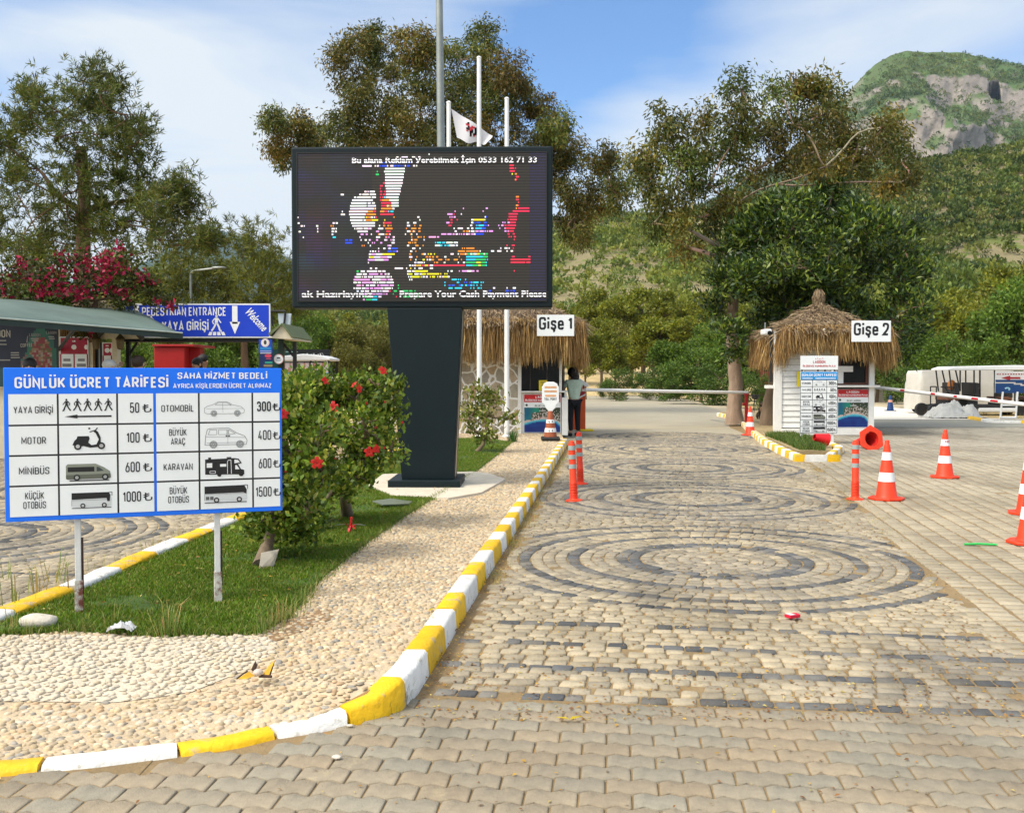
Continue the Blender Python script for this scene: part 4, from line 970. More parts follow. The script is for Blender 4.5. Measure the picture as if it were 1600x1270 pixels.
for k in range(46):
    a = random.uniform(0, 6.28); r = random.uniform(.12, .20) if k < 30 else random.uniform(0, .11)
    q = flag_at(min(.97, max(0, .50 + r * .75 * math.cos(a))), min(.97, max(0, .46 + r * 1.4 * math.sin(a)))) + Vector((0, -.016, 0))
    d = .022; b.add([q + Vector((-d, 0, -d)), q + Vector((d, 0, -d)), q + Vector((d, 0, d)), q + Vector((-d, 0, d))], [(0, 1, 2, 3)])
b.build('emblem', INKR, fl)

# ================================================================== TRAFFIC CONES, BOLLARDS
def make_cone(label, loc, hgt=.75, rz=0.0, marked=False):
    k = hgt / .75
    t = empty('traffic_cone', loc, label, 'traffic cone', rz, 'orange traffic cones')
    b = MB(); hx = [(.225 * k * math.cos(math.pi / 4 * i + .39), .225 * k * math.sin(math.pi / 4 * i + .39)) for i in range(8)]
    b.prism(hx, 0, .03 * k); b.build('base', ORANGE, t, bevel=.008)
    def rr(z): return (.130 - (.130 - .040) * (z - .03) / .64) * k
    b = MB(); b.lathe([(rr(.03) + .014 * k, .031 * k), (rr(.05), .055 * k), (rr(.67), .67 * k), (.036 * k, .69 * k), (.030 * k, .70 * k), (.030 * k, .735 * k), (.022 * k, .75 * k), (.012 * k, .75 * k)], 28)
    bo = b.build('cone_body', ORANGE, t, smooth=35)
    for a, c in ((.23, .345), (.50, .60)):
        b = MB(); b.lathe([(rr(a) + .0035, a * k), (rr(c) + .0035, c * k)], 28); b.f = b.f[:28]; b.c = b.c[:28]; b.m = b.m[:28]; b.build('reflective_band', REFLW, bo, smooth=60)
    if marked:
        b = MB()
        for i in range(4): a = -math.pi / 2 - .75 + i * .42; r0 = rr(.56) + .006; p = [(r0 * math.cos(a + d), r0 * math.sin(a + d), z) for d, z in ((-.10, .545), (.10, .545), (.07 if i % 2 else .1, .585), (-.10, .58))]; b.add(p, [(0, 1, 2, 3)])
        b.build('lettering', INKR, bo)
    return t
c0 = make_cone('orange traffic cone with two clean white bands beside the single orange bollard', G(1385, 780), .76, .2)
make_cone('orange traffic cone marked with red letters, out in the paved lot', G(1476, 746), .745, .5, True)
copy_tree(c0, G(1172, 680), 'small looking orange cone before the kerbed island and the end post of the barrier', .9)
copy_tree(c0, G(1607, 803), 'orange cone cut by the right edge, farther of the two there', .4)
copy_tree(c0, G(1612, 849), 'orange cone of which only the base corner enters at the right edge', .1)
fc = copy_tree(c0, G(1362, 702), 'orange cone lying on its side, hollow octagonal base turned to the viewer', 0)
# a hollow cone, tipped over: base faces the camera
for ch in list(fc.children):
    for g in list(ch.children): bpy.data.objects.remove(g)
    bpy.data.objects.remove(ch)
k = 1.0
b = MB(); ring = [(.30 * math.cos(math.pi / 3 * i), .30 * math.sin(math.pi / 3 * i)) for i in range(6)]; n = 36
vo = []
for i in range(n):
    a = 2 * math.pi * i / n; kk = .26 / math.cos(((a + math.pi / 6) % (math.pi / 3)) - math.pi / 6); vo.append((kk * math.cos(a), kk * math.sin(a)))
vi = [(.155 * math.cos(2 * math.pi * i / n), .155 * math.sin(2 * math.pi * i / n)) for i in range(n)]
vs = [(x, 0, z) for x, z in vo] + [(x, 0, z) for x, z in vi] + [(x, .035, z) for x, z in vo] + [(x * .99, .035, z * .99) for x, z in vi]
fs = []
for i in range(n):
    j = (i + 1) % n; fs += [(i, i + n, j + n, j)[::-1] if 0 else (i, j, j + n, i + n), (2 * n + i, 3 * n + i, 3 * n + j, 2 * n + j), (i, 2 * n + i, 2 * n + j, j), (i + n, j + n, j + 3 * n, i + 3 * n)]
b.add(vs, fs); b.build('base', ORANGE, fc, bevel=.006)
b = MB(); vs = []; m_ = 30
for r, y in ((.154, .0), (.045, .72), (.042, .72), (.150, -.0)): vs += [(r * math.cos(2 * math.pi * i / m_), y, r * math.sin(2 * math.pi * i / m_)) for i in range(m_)]
fs = []
for lv in range(3): fs += [(lv * m_ + i, lv * m_ + (i + 1) % m_, (lv + 1) * m_ + (i + 1) % m_, (lv + 1) * m_ + i) for i in range(m_)]
b.add(vs, fs); b.build('cone_body', mat('red_orange_plastic_inside', (.55, .02, .015), .5, 9, .2), fc, smooth=40)
fc.location = G(1362, 702) + Vector((0, 0, .225)); fc.rotation_euler = (R(-11), 0, R(12))
# toppled cone lying behind the second price board: red triangle
tc_ = empty('traffic_cone', G(1293, 697, .12), 'broken red cone stump lying on the kerbed island under the tall price board', 'traffic cone', R(10), 'orange traffic cones')
b = MB(); b.lathe([(.135, 0), (.13, .02), (.07, .30), (.06, .30), (.12, .0)], 24); cb2 = b.build('cone_body', mat('red_plastic', (.62, .008, .012), .45, 9, .12), tc_, smooth=40); cb2.rotation_euler = (0, R(-78), 0); cb2.location = (0, 0, .13)
# dark blue cone in the far lot
bc = empty('traffic_cone', G(1391, 642), 'dark blue cone with a pale band, alone in the far lot', 'traffic cone')
b = MB(); b.prism([(-.2, -.2), (.2, -.2), (.2, .2), (-.2, .2)], 0, .04); NAVY = mat('navy_plastic', (.012, .045, .16), .5, 8, .15); b.build('base', NAVY, bc, bevel=.01)
b = MB(); b.lathe([(.15, .04), (.055, .62), (.05, .66), (.03, .68)], 20); bb_ = b.build('cone_body', NAVY, bc, smooth=40)
b = MB(); b.lathe([(.096, .385), (.08, .49)], 20); b.build('reflective_band', mat('salmon_band', (.62, .30, .24), .5), bb_, smooth=60)

def make_bollard(label, loc, rz=0):
    t = empty('flexible_bollard', loc, label, 'bollard', rz, 'orange flexible bollards')
    b = MB(); b.lathe([(.11, 0), (.105, .012), (.06, .022), (.055, .03)], 20); b.build('base', ORANGE, t, smooth=40)
    prof = [(.055, .022)]
    for i in range(10): prof += [(.052, .03 + i * .02), (.045, .038 + i * .02), (.052, .046 + i * .02)]
    prof += [(.045, .24), (.044, .70), (.044, .715), (.036, .73), (.034, .75), (.02, .76), (.005, .762)]
    b = MB(); b.lathe(prof, 22); p = b.build('post', ORANGE, t, smooth=35)
    for a, c in ((.41, .465), (.53, .585), (.645, .70)):
        b = MB(); b.lathe([(.0475, a), (.0472, c)], 22); b.build('reflective_band', REFLG, p, smooth=60)
    return t
b0 = make_bollard('orange flexible bollard with three grey bands, nearer of the pair by the kerb', G(897, 782))
b0.rotation_euler = (0, R(-2.5), 0)
q = copy_tree(b0, G(907, 756), 'orange flexible bollard with three grey bands, farther of the pair by the kerb'); q.rotation_euler = (0, R(-2), 0)
q = copy_tree(b0, G(1336, 780), 'single orange flexible bollard by the tall cone at the edge of the lot'); q.rotation_euler = (0, 0, 0)
# ================================================================== TICKET BOOTHS
def TR(o): return Matrix.Translation(-Vector(o.location))
def strands(base, tipv, wd, cols, mt, name, parent, r=rng):
    """thin tapered straws: base N x 3, tip vectors N x 3"""
    n = len(base); sd_ = np.cross(tipv, r.normal(size=(n, 3))); sd_ /= np.linalg.norm(sd_, axis=1, keepdims=True) + 1e-9
    w_ = (wd * r.uniform(.6, 1.4, n))[:, None] / 2
    mid = base + tipv * .5 + r.normal(0, .018, (n, 3)); tip = base + tipv
    V = np.stack([base - sd_ * w_, base + sd_ * w_, mid + sd_ * w_, mid - sd_ * w_, tip + sd_ * w_ * .3, tip - sd_ * w_ * .3], 1).reshape(-1, 3)
    f = np.array([[0, 1, 2, 3], [3, 2, 4, 5]]); F = (f[None] + (np.arange(n) * 6)[:, None, None]).reshape(-1, 4)
    return npmesh(name, V, F, np.repeat(cols, 2, 0), mt, parent)
ST_TOP = np.array([(.33, .235, .135), (.25, .175, .10), (.42, .32, .20), (.18, .125, .075)]); ST_FR = np.array([(.42, .26, .09), (.34, .20, .07), (.50, .34, .14), (.24, .135, .05)])
def thatch(root, cx, cy, hx, hy, ze, zp, ridge, flen, finial=False, seed=1):
    r = np.random.default_rng(seed)
    b = MB(); e = [(cx - hx, cy - hy, ze), (cx + hx, cy - hy, ze), (cx + hx, cy + hy, ze), (cx - hx, cy + hy, ze)]
    rl, rr_ = (cx - ridge / 2, cy, zp), (cx + ridge / 2, cy, zp)
    b.add(e + [rl, rr_], [(0, 1, 5, 4), (1, 2, 5), (2, 3, 4, 5), (3, 0, 4), (3, 2, 1, 0)], (.16, .11, .07)); b.build('roof', THATCH, root)
    # shag lying on the slopes
    n = 9000; side = r.integers(0, 4, n); u = r.uniform(-1, 1, n); v = np.sqrt(r.uniform(0, 1, n))
    hxx, hyy = hx + .05, hy + .05
    base = np.zeros((n, 3)); dn = np.zeros((n, 3))
    tx = ridge / 2 + (hxx - ridge / 2) * v; ty = hyy * v; z = zp + (ze - zp) * v
    z = z + .10 * np.sin(v * math.pi) * -.6
    for k in range(4):
        m = side == k
        if k in (0, 2):
            sg = -1 if k == 0 else 1; base[m] = np.column_stack([cx + u[m] * tx[m], cy + sg * ty[m], z[m]]); dn[m] = (0, sg * hyy, ze - zp)
        else:
            sg = 1 if k == 1 else -1; base[m] = np.column_stack([cx + sg * tx[m], cy + u[m] * ty[m], z[m]]); dn[m] = (sg * (hxx - ridge / 2), 0, ze - zp)
    dn = dn / np.linalg.norm(dn, axis=1, keepdims=True) + r.normal(0, .22, (n, 3)); base[:, 2] += r.uniform(.0, .07, n)
    strands(base, dn * r.uniform(.18, .42, n)[:, None], .022, ST_TOP[r.integers(0, 4, n)] * r.uniform(.7, 1.25, (n, 1)), THATCH, 'shag', root, r)
    # fringe along the eaves; flen(side, u) gives its length
    n = 11000; side = r.choice(4, n, p=[.40, .2, .2, .2]); u = r.uniform(-1, 1, n); dp = r.uniform(-.10, .16, n)
    base = np.zeros((n, 3)); o = np.zeros((n, 3)); ln = np.zeros(n)
    for k in range(4):
        m = np.nonzero(side == k)[0]
        if k in (0, 2):
            sg = -1 if k == 0 else 1; base[m] = np.column_stack([cx + u[m] * (hx + dp[m]), np.full(len(m), cy) + sg * (hy + dp[m]), np.full(len(m), ze)]); o[m] = np.column_stack([u[m] ** 5 * .12, np.full(len(m), sg * .18), np.zeros(len(m))])
        else:
            sg = 1 if k == 1 else -1; base[m] = np.column_stack([np.full(len(m), cx) + sg * (hx + dp[m]), cy + u[m] * (hy + dp[m]), np.full(len(m), ze)]); o[m] = np.column_stack([np.full(len(m), sg * .10), u[m] ** 5 * .12, np.zeros(len(m))])
        ln[m] = [flen(k, q) for q in u[m]]
    clump = np.array([noise.noise((q * 7, k * 3.3, seed)) for q, k in zip(u, side)])
    ln = ln * r.uniform(.62, 1.08, n) * (1 + .22 * clump); base[:, 2] += r.uniform(-.12, .14, n) - dp * .5
    tip = o * ln[:, None] * r.uniform(.1, 1.3, (n, 1)) + np.column_stack([r.normal(0, .06, n), r.normal(0, .06, n), -ln])
    strands(base, tip, .017, ST_FR[r.integers(0, 4, n)] * r.uniform(.65, 1.3, (n, 1)) * (1 + .25 * clump[:, None]), THATCH, 'fringe', root, r)
    if finial:
        b = MB(); b.lathe([(.24, -.12), (.12, .05), (.08, .14), (.11, .21), (.125, .29), (.09, .37), (.03, .41)], 14, (.24, .16, .10), at=(cx, cy, zp)); b.build('finial', THATCH, root, smooth=60)
        m = 1200; a = r.uniform(0, 6.28, m); q = r.uniform(-.15, .42, m); rad = np.interp(q, [-.15, .05, .14, .3, .42], [.26, .13, .09, .13, .08])
        strands(np.column_stack([cx + np.cos(a) * rad, cy + np.sin(a) * rad, zp + q + .04]), np.column_stack([np.cos(a) * .05, np.sin(a) * .05, np.full(m, -.16)]), .014, ST_TOP[r.integers(0, 4, m)], THATCH, 'finial_straw', root, r)

# ---- booth 1: stone
Y1 = 25.7
xa, xb, xc, xd = wx(686, Y1), wx(809, Y1), wx(876, Y1), wx(886, Y1)
B1 = empty('ticket_booth', ((xa + xd) / 2, Y1, KZ), 'stone walled ticket booth with thatched roof behind the billboard, marked number 1', 'ticket booth')
T = TR(B1); dep1 = 2.6; ztop1 = 2.95
ROCKW = bpy.data.materials.new('stone_wall'); ROCKW.use_nodes = True
_t = ROCKW.node_tree; _b = _t.nodes['Principled BSDF']
def rock_mat(t, b_):
    L = t.links
    tcn = t.nodes.new('ShaderNodeTexCoord'); v1 = t.nodes.new('ShaderNodeTexVoronoi'); v1.feature = 'DISTANCE_TO_EDGE'; v2 = t.nodes.new('ShaderNodeTexVoronoi')
    nz = t.nodes.new('ShaderNodeTexNoise'); nz.inputs['Scale'].default_value = 3; mixv = t.nodes.new('ShaderNodeVectorMath'); mixv.operation = 'MULTIPLY_ADD'; mixv.inputs[1].default_value = (.16, .16, .16)
    L.new(tcn.outputs['Object'], nz.inputs['Vector']); L.new(nz.outputs['Color'], mixv.inputs[0]); L.new(tcn.outputs['Object'], mixv.inputs[2])
    for v in (v1, v2): v.inputs['Scale'].default_value = 3.3; L.new(mixv.outputs[0], v.inputs['Vector'])
    cr_ = t.nodes.new('ShaderNodeValToRGB'); e = cr_.color_ramp.elements; e[0].position = 0; e[0].color = (.42, .36, .25, 1); e[1].position = 1; e[1].color = (.50, .45, .35, 1)
    for p, c in ((.25, (.36, .33, .27, 1)), (.45, (.46, .34, .20, 1)), (.6, (.33, .31, .27, 1)), (.75, (.44, .28, .15, 1))): q = e.new(p); q.color = c
    sep = t.nodes.new('ShaderNodeSeparateColor'); L.new(v2.outputs['Color'], sep.inputs[0]); L.new(sep.outputs[0], cr_.inputs[0])
    n2 = t.nodes.new('ShaderNodeTexNoise'); n2.inputs['Scale'].default_value = 14; n2.inputs['Detail'].default_value = 6; L.new(tcn.outputs['Object'], n2.inputs['Vector'])
    mr0 = t.nodes.new('ShaderNodeMapRange'); mr0.inputs['To Min'].default_value = .6; mr0.inputs['To Max'].default_value = 1.4; L.new(n2.outputs[0], mr0.inputs[0])
    sc_ = t.nodes.new('ShaderNodeVectorMath'); sc_.operation = 'SCALE'; L.new(cr_.outputs[0], sc_.inputs[0]); L.new(mr0.outputs[0], sc_.inputs['Scale'])
    mr = t.nodes.new('ShaderNodeMapRange'); mr.inputs['From Min'].default_value = .05; mr.inputs['From Max'].default_value = .075; L.new(v1.outputs['Distance'], mr.inputs[0])
    mx_ = t.nodes.new('ShaderNodeMix'); mx_.data_type = 'RGBA'; mx_.inputs['A'].default_value = (.82, .80, .75, 1); L.new(mr.outputs[0], mx_.inputs['Factor']); L.new(sc_.outputs[0], mx_.inputs['B'])
    L.new(mx_.outputs['Result'], b_.inputs['Base Color']); b_.inputs['Roughness'].default_value = .85
    bp = t.nodes.new('ShaderNodeBump'); bp.inputs['Distance'].default_value = .03; bp.inputs['Strength'].default_value = .6; L.new(n2.outputs[0], bp.inputs['Height']); L.new(bp.outputs[0], b_.inputs['Normal'])
rock_mat(_t, _b)
b = MB(T); b.box(xa, xb, Y1, Y1 + .25, KZ - .1, ztop1); b.box(xa, xa + .25, Y1 + .25, Y1 + dep1, KZ - .1, ztop1); b.box(xa + .25, xd, Y1 + dep1 - .25, Y1 + dep1, KZ - .1, ztop1); b.build('wall', ROCKW, B1)
# raised mortar joints are in the wall's own material; white plank edge, window, counter
zs = wz(613, Y1)
b = MB(T); b.box(xb + .002, xb + .09, Y1 - .03, Y1 + .18, KZ - .05, ztop1); b.build('post', WOODW, B1, bevel=.006)
b = MB(T); b.box(xc - .035, xc + .03, Y1 - .03, Y1 + .12, zs, ztop1); b.build('post', WOODW, B1, bevel=.006)
b = MB(T); b.box(xb + .09, xc + .02, Y1 + .03, Y1 + .16, KZ - .05, zs - .01); b.build('counter_front', WOODW, B1, bevel=.005)
b = MB(T); b.box(xb + .09, xc + .10, Y1 - .10, Y1 + .34, zs, zs + .035); b.build('counter_top', WOODW, B1, bevel=.006)
b = MB(T); b.box(xb + .10, xc - .035, Y1 + .10, Y1 + .112, zs + .036, ztop1 - .05); g1 = b.build('window', GLASSD, B1)
b = MB(T)
for q in (.20, .62): b.box(xb + .10 + q, xb + .135 + q, Y1 + .075, Y1 + .099, zs + .036, ztop1 - .06)
b.build('window_frame', mat('dark_frame', (.03, .025, .02), .5), g1)
b = MB(T); b.box(xc + .03, xd + .02, Y1 - .05, Y1 + .14, KZ - .05, wz(621, Y1)); b.build('post', WOODW, B1, bevel=.006)
b = MB(T); b.box(xd - .06, xd + .0, Y1 + .141, Y1 + 1.15, KZ - .05, zs); b.box(xd - .06, xd, Y1 + 1.15, Y1 + dep1 - .26, KZ - .05, ztop1); b.build('side_wall', WOODW, B1)
b = MB(T); b.box(xd - .10, xd + .02, Y1 + .141, Y1 + 1.2, zs + .002, zs + .04); b.build('side_counter', WOODW, B1)
b = MB(T); b.box(xc + .06, xc + .12, Y1 + 1.0, Y1 + 1.08, zs, ztop1); b.build('post', mat('brown_post', (.12, .075, .04), .7), B1)
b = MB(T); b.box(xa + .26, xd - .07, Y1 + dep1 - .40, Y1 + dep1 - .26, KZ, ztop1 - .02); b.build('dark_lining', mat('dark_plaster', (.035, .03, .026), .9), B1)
thatch_c = ((xa + xd) / 2, Y1 + dep1 / 2, KZ)
def fl1(k, u): return .86 if k == 0 and u > .62 else (.92 if k == 0 else 1.02)
hx1 = (wx(902, Y1) - xa + .45) / 2; cx1 = (wx(902, Y1) + xa - .45) / 2
thatch(B1, cx1 - B1.location.x, dep1 / 2, hx1, dep1 / 2 + .42, wz(507, Y1) - KZ, 3.72 - KZ, 1.5, fl1, seed=3)

def sign(name, label, cat, px0, px1, py0, py1, Y, mt, thick=.03, group=None, edge=True):
    x0, x1, z0, z1 = wx(px0, Y), wx(px1, Y), wz(py1, Y), wz(py0, Y)
    t = empty(name, ((x0 + x1) / 2, Y, z0), label, cat, group=group)
    w_, h_ = (x1 - x0) / 2, z1 - z0
    b = MB(); b.box(-w_, w_, 0, thick, 0, h_); b.build('panel', mt, t, bevel=.004)
    return t, w_, h_
YS = Y1 - .95
for nm, pxs, Yq, wd in (('1', (839, 897, 492, 525), Y1 - 1.15, .9), ('2', (1330, 1391, 501, 534), 26.0, .9)):
    t, w_, h_ = sign('booth_sign', f'white sign reading Gişe {nm} on the thatched roof', 'sign', *pxs, Yq, PANELW, group='signs on the booth roofs')
    b = MB(); b.text(f'Gişe {nm}', 0, h_ * .30, h_ * .60, -.004, width=w_ * 2 * .90, bold=.028); b.build('lettering', INK, t)
    b = MB(); b.box(-w_ * .7, -w_ * .7 + .03, .031, .9, .1, .14); b.box(w_ * .7 - .03, w_ * .7, .031, .9, .1, .14); b.build('bracket', STEEL, t)

# map poster: a printed picture, made of small coloured fields
def printed(root, name, x0, x1, z0, z1, y, nx, nz, fn, parent=None):
    b = MB()
    for i in range(nx):
        for j in range(nz):
            c = fn((i + .5) / nx, (j + .5) / nz)
            b.rect(x0 + (x1 - x0) * i / nx, x0 + (x1 - x0) * (i + 1) / nx, z0 + (z1 - z0) * j / nz, z0 + (z1 - z0) * (j + 1) / nz, y, c)
    return b.build(name, VC, root)
def beach(u, v):
    n = noise.noise((u * 5, v * 5, 1.)); m = noise.noise((u * 26, v * 30, 7.))
    shore = .34 + .20 * math.sin(min(u, 1) * 2.6 + .15) - .14 * (u > .9) * (u - .9) * 8 + .02 * n
    if v < shore - .10: return (.004, .025 + .02 * n, .17 + .05 * n)
    if v < shore: k = (shore - v) / .10; return (.02 + .25 * (1 - k) ** 3, .20 + .3 * (1 - k), .42 + .1 * (1 - k))
    if v < shore + .07 + .03 * n: return (.55, .42, .36) if m < .25 else (.25, .08, .07)
    if v < shore + .30 and u > .22:
        if m > .12: return (.5, .46, .42)
        return (.10, .09, .05) if m > -.2 else (.035, .05, .02)
    if u < .55 - .3 * (v - .5) and v > .45: k = min(1, max(0, (.55 - u) * 2.2)); return (.01, .13 + .12 * (1 - k) + .05 * n, .10 + .09 * k)
    return (.03, .045, .02) if m < .3 else (.30, .28, .25)
def beach_poster(px0, px1, py0, py1, Y, label):
    t, w_, h_ = sign('beach_poster', label, 'poster', px0, px1, py0, py1, Y, PANELW, .012, 'beach posters on the booths')
    printed(t, 'aerial_picture', -w_ + .01, w_ - .01, .012, h_ * .655, -.003, 34, 26, beach)
    b = MB(); b.rect(-w_ + .006, w_ - .006, h_ * .795, h_ - .008, -.003); b.build('red_band', REDP, t)
    b = MB(); b.text('LAGOON', -w_ * .02, h_ * .90, h_ * .055, -.006, sx=1.1, bold=.02); b.text('ÖLÜDENİZ KUMBURNU PLAJI', 0, h_ * .825, h_ * .045, -.006, width=w_ * 1.85, bold=.03); b.text('LAGOON', w_ * .02, h_ * .56, h_ * .03, -.006, sx=1, bold=.02); b.build('white_lettering', INKW, t)
    b = MB(); b.text('BLUE LAGOON', w_ * .05, h_ * .68, h_ * .045, -.006, width=w_ * .9, bold=.01); b.disc(-w_ * .85, h_ * .72, h_ * .03, h_ * .03, -.006); b.build('lettering', mat('dark_green_ink', (.05, .07, .05), .5), t)
    return t
beach_poster(818.5, 876, 616, 676, Y1 + .0, 'red and blue beach poster on the stone booth counter, behind the cone with a notice')
t, w_, h_ = sign('notice', 'small yellow notice in the dark window of the stone booth', 'notice', 842, 855, 594, 613, Y1 + .03, YELP, .006, 'yellow notices')
b = MB()
for i in range(4): b.rect(-w_ * .6, w_ * (.6 - .2 * (i % 2)), h_ * (.85 - i * .12), h_ * (.90 - i * .12), -.003)
b.disc(0, h_ * .22, w_ * .5, h_ * .12, -.003); b.build('lettering', mat('grey_ink', (.25, .22, .1), .5), t)

# toll-point cone
tp_ = empty('notice_cone', G(860, 688, KZ), 'brown and white banded cone holding a white notice, before the stone booth poster', 'notice cone')
b = MB(); b.box(-.21, .21, -.21, .21, 0, .085); b.build('base', BLACK, tp_, bevel=.03)
BRN = mat('brown_plastic', (.33, .085, .03), .5, 8, .15)
b = MB(); b.lathe([(.15, .085), (.055, .62), (.045, .66)], 24); o = b.build('cone_body', BRN, tp_, smooth=40)
for a, c in ((.19, .28), (.39, .47)):
    rr0 = .15 - .095 * (a - .085) / .535; rr1 = .15 - .095 * (c - .085) / .535
    b = MB(); b.lathe([(rr0 + .004, a), (rr1 + .004, c)], 24); b.build('reflective_band', REFLW, o, smooth=60)
    b = MB(); b.box(-.045, -.03, -rr0 - .012, -rr0 - .002, a + .02, a + .06); b.box(.03, .045, -rr0 - .012, -rr0 - .002, a + .02, a + .06); b.build('slot', INK, o)
prof = [(-.04, .64), (-.06, .68), (-.10, .72), (-.13, .80), (-.19, .85), (-.19, 1.20), (-.16, 1.23), (-.15, 1.27), (-.07, 1.31)]
b = MB(); b.prism(prof + [(-x, z) for x, z in prof[::-1]], -.02, .02, axis='y'); nb = b.build('notice_panel', PANELW, tp_, bevel=.008)
b = MB(); b.text('TOLL POINT', 0, .90, .055, -.024, width=.28, bold=.01); b.build('lettering', INK, nb)
b = MB()
for zq, wq in ((1.19, .26), (1.10, .27), (1.00, .24)):
    x = -wq / 2
    while x < wq / 2:
        l = random.uniform(.014, .022); b.rect(x, x + l * .75, zq - .022, zq + .022, -.024); x += l
b.build('orange_lettering', mat('orange_ink', (.75, .33, .10), .5), nb)

# ---- booth 2: white timber
Y2 = 27.0
x0, x1 = wx(1210, Y2), wx(1366, Y2); d2 = 2.4
B2 = empty('ticket_booth', ((x0 + x1) / 2, Y2, 0), 'white clapboard ticket booth with thatched roof on the island, marked number 2', 'ticket booth')
T = TR(B2); zc = 2.75; xs_ = wx(1309, Y2)
zs2 = wz(605, Y2)
b = MB(T)
nb_ = 17; zb0 = .19; hh = (zc - zb0) / nb_
for i in range(nb_):
    z = zb0 + i * hh
    b.prism([(Y2 + .03 - .0, z + .008), (Y2 + .03 + .045, z + .008), (Y2 + .075, z + hh), (Y2 + .058, z + hh)], x0 + .205, xs_, axis='x')
b.build('siding', WOODW, B2)
b = MB(T); b.box(x0, x0 + .20, Y2, Y2 + .14, .06, zc); b.build('post', WOODW, B2, bevel=.006); b = MB(T); b.box(x1 - .14, x1, Y2 - .02, Y2 + .14, .09, zc); b.build('post', WOODW, B2, bevel=.006)
b = MB(T); b.box(x0 + .2, x1, Y2 - .05, Y2 + .3, .0, .17); b.build('plinth', WOODW, B2, bevel=.01)
b = MB(T); b.box(xs_ + .01, x1 - .145, Y2 + .04, Y2 + .12, .175, zs2 - .06); b.build('counter_front', WOODW, B2)
b = MB(T); b.box(xs_ - .05, x1 + .10, Y2 - .16, Y2 + .2, zs2, zs2 + .055); b.build('sill', WOODW, B2, bevel=.008)
b = MB(T); b.box(x0 - .17, x0 - .002, Y2 + .05, Y2 + .4, wz(607, Y2), wz(602, Y2)); b.build('side_shelf', WOODW, B2, bevel=.006)
b = MB(T); b.box(xs_ + .08, x1 - .22, Y2 + .082, Y2 + .09, zs2 + .12, zc - .1); g2 = b.build('window', GLASSD, B2)
b = MB(T); fx0, fx1 = xs_ + .01, x1 - .142
b.box(fx0, fx1, Y2 + .03, Y2 + .11, zs2 + .057, zs2 + .118); b.box(fx1 - .075, fx1, Y2 + .03, Y2 + .11, zs2 + .12, zc - .1); b.box(fx0, fx0 + .07, Y2 + .03, Y2 + .11, zs2 + .12, zc - .1)
b.build('window_frame', mat('brown_frame', (.11, .035, .02), .5), g2)
b = MB(T); b.box(wx(1309, Y2), wx(1332, Y2), Y2 - .03, Y2 + .025, wz(581, Y2), wz(572, Y2)); b.box(wx(1309, Y2), wx(1317, Y2), Y2 - .03, Y2 + .025, wz(599, Y2), wz(581.2, Y2)); b.build('white_bracket', WHITE, B2)
xr = wx(1209, Y2 + d2); xm = x0 + .01 + (xr - x0 - .01) * .6
b = MB(T); b.prism([(x0 + .01, Y2 + .145), (x0 + .08, Y2 + .145), (xr + .07, Y2 + d2 - .09), (xr, Y2 + d2 - .09)], .06, 1.25); b.prism([(xm, Y2 + 1.5), (xm + .07, Y2 + 1.5), (xr + .07, Y2 + d2 - .09), (xr, Y2 + d2 - .09)], 1.26, zc); b.box(x1 - .08, x1 - .01, Y2 + .145, Y2 + d2, .06, zc); b.box(xr, x1 - .09, Y2 + d2 - .08, Y2 + d2, .06, zc); b.build('wall', WOODW, B2)
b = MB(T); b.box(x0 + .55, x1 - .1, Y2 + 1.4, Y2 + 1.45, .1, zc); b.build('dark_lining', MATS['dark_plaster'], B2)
b = MB(T); xl = wx(1211, Y2); b.box(x0 - .09, x0 - .03, Y2 + .1, Y2 + .18, 1.4, zc + .1); b.build('eave_post', mat('black_post', (.02, .02, .02), .6), B2)
b = MB(T); b.tube([(wx(1286.5, Y2 - .6), Y2 - .62, wz(514, Y2 - .6)), (wx(1286.5, Y2 - .6), Y2 - .1, wz(560, Y2 - .6))], .018, 8); b.build('rope', WHITE, B2)
ztb = wz(516, Y2 - .4)
hx2 = (wx(1372, Y2 + .2) - wx(1219, Y2 + .2)) / 2; cx2 = (wx(1372, Y2 + .2) + wx(1219, Y2 + .2)) / 2 - B2.location.x
def fl2(k, u):
    if k == 0: return .50 if u < -.05 and u > -.8 else (.64 + .20 * max(0, u)) if u >= -.05 else .62
    return .9
thatch(B2, cx2, d2 / 2, hx2, d2 / 2 + .42, ztb, wz(478, Y2 + 1.2), .25, fl2, True, seed=5)
beach_poster(1309, 1357, 608, 668, Y2 + .02, 'red and blue beach poster on the white booth, half behind the tall price board')
t, w_, h_ = sign('notice', 'yellow notice on the white clapboard, peeping out left of the tall price board', 'notice', 1245, 1258, 580, 604, Y2 + .01, YELP, .006, 'yellow notices')
b = MB(); b.rect(-w_ * .2, w_ * .1, h_ * .55, h_ * .7, -.003); b.rect(-w_ * .1, w_ * .1, h_ * .25, h_ * .33, -.003); b.build('lettering', INKR, t)
cc = empty('security_camera', P(1197, 522, Y2 - .98), 'white security camera under the left eave of booth 2', 'security camera')
b = MB(); b.box(-.10, .10, -.2, .2, -.02, .12); b.build('housing', WHITE, cc, bevel=.03); b = MB(); b.lathe([(.05, 0), (.055, .04), (.03, .05)], 14); o = b.build('lens', GLASSD, cc, smooth=40); o.rotation_euler = (R(90), 0, 0); o.location = (.03, -.2, .02); b = MB(); b.box(-.015, .015, .1, .13, .1, .3); b.build('bracket', STEEL, cc)

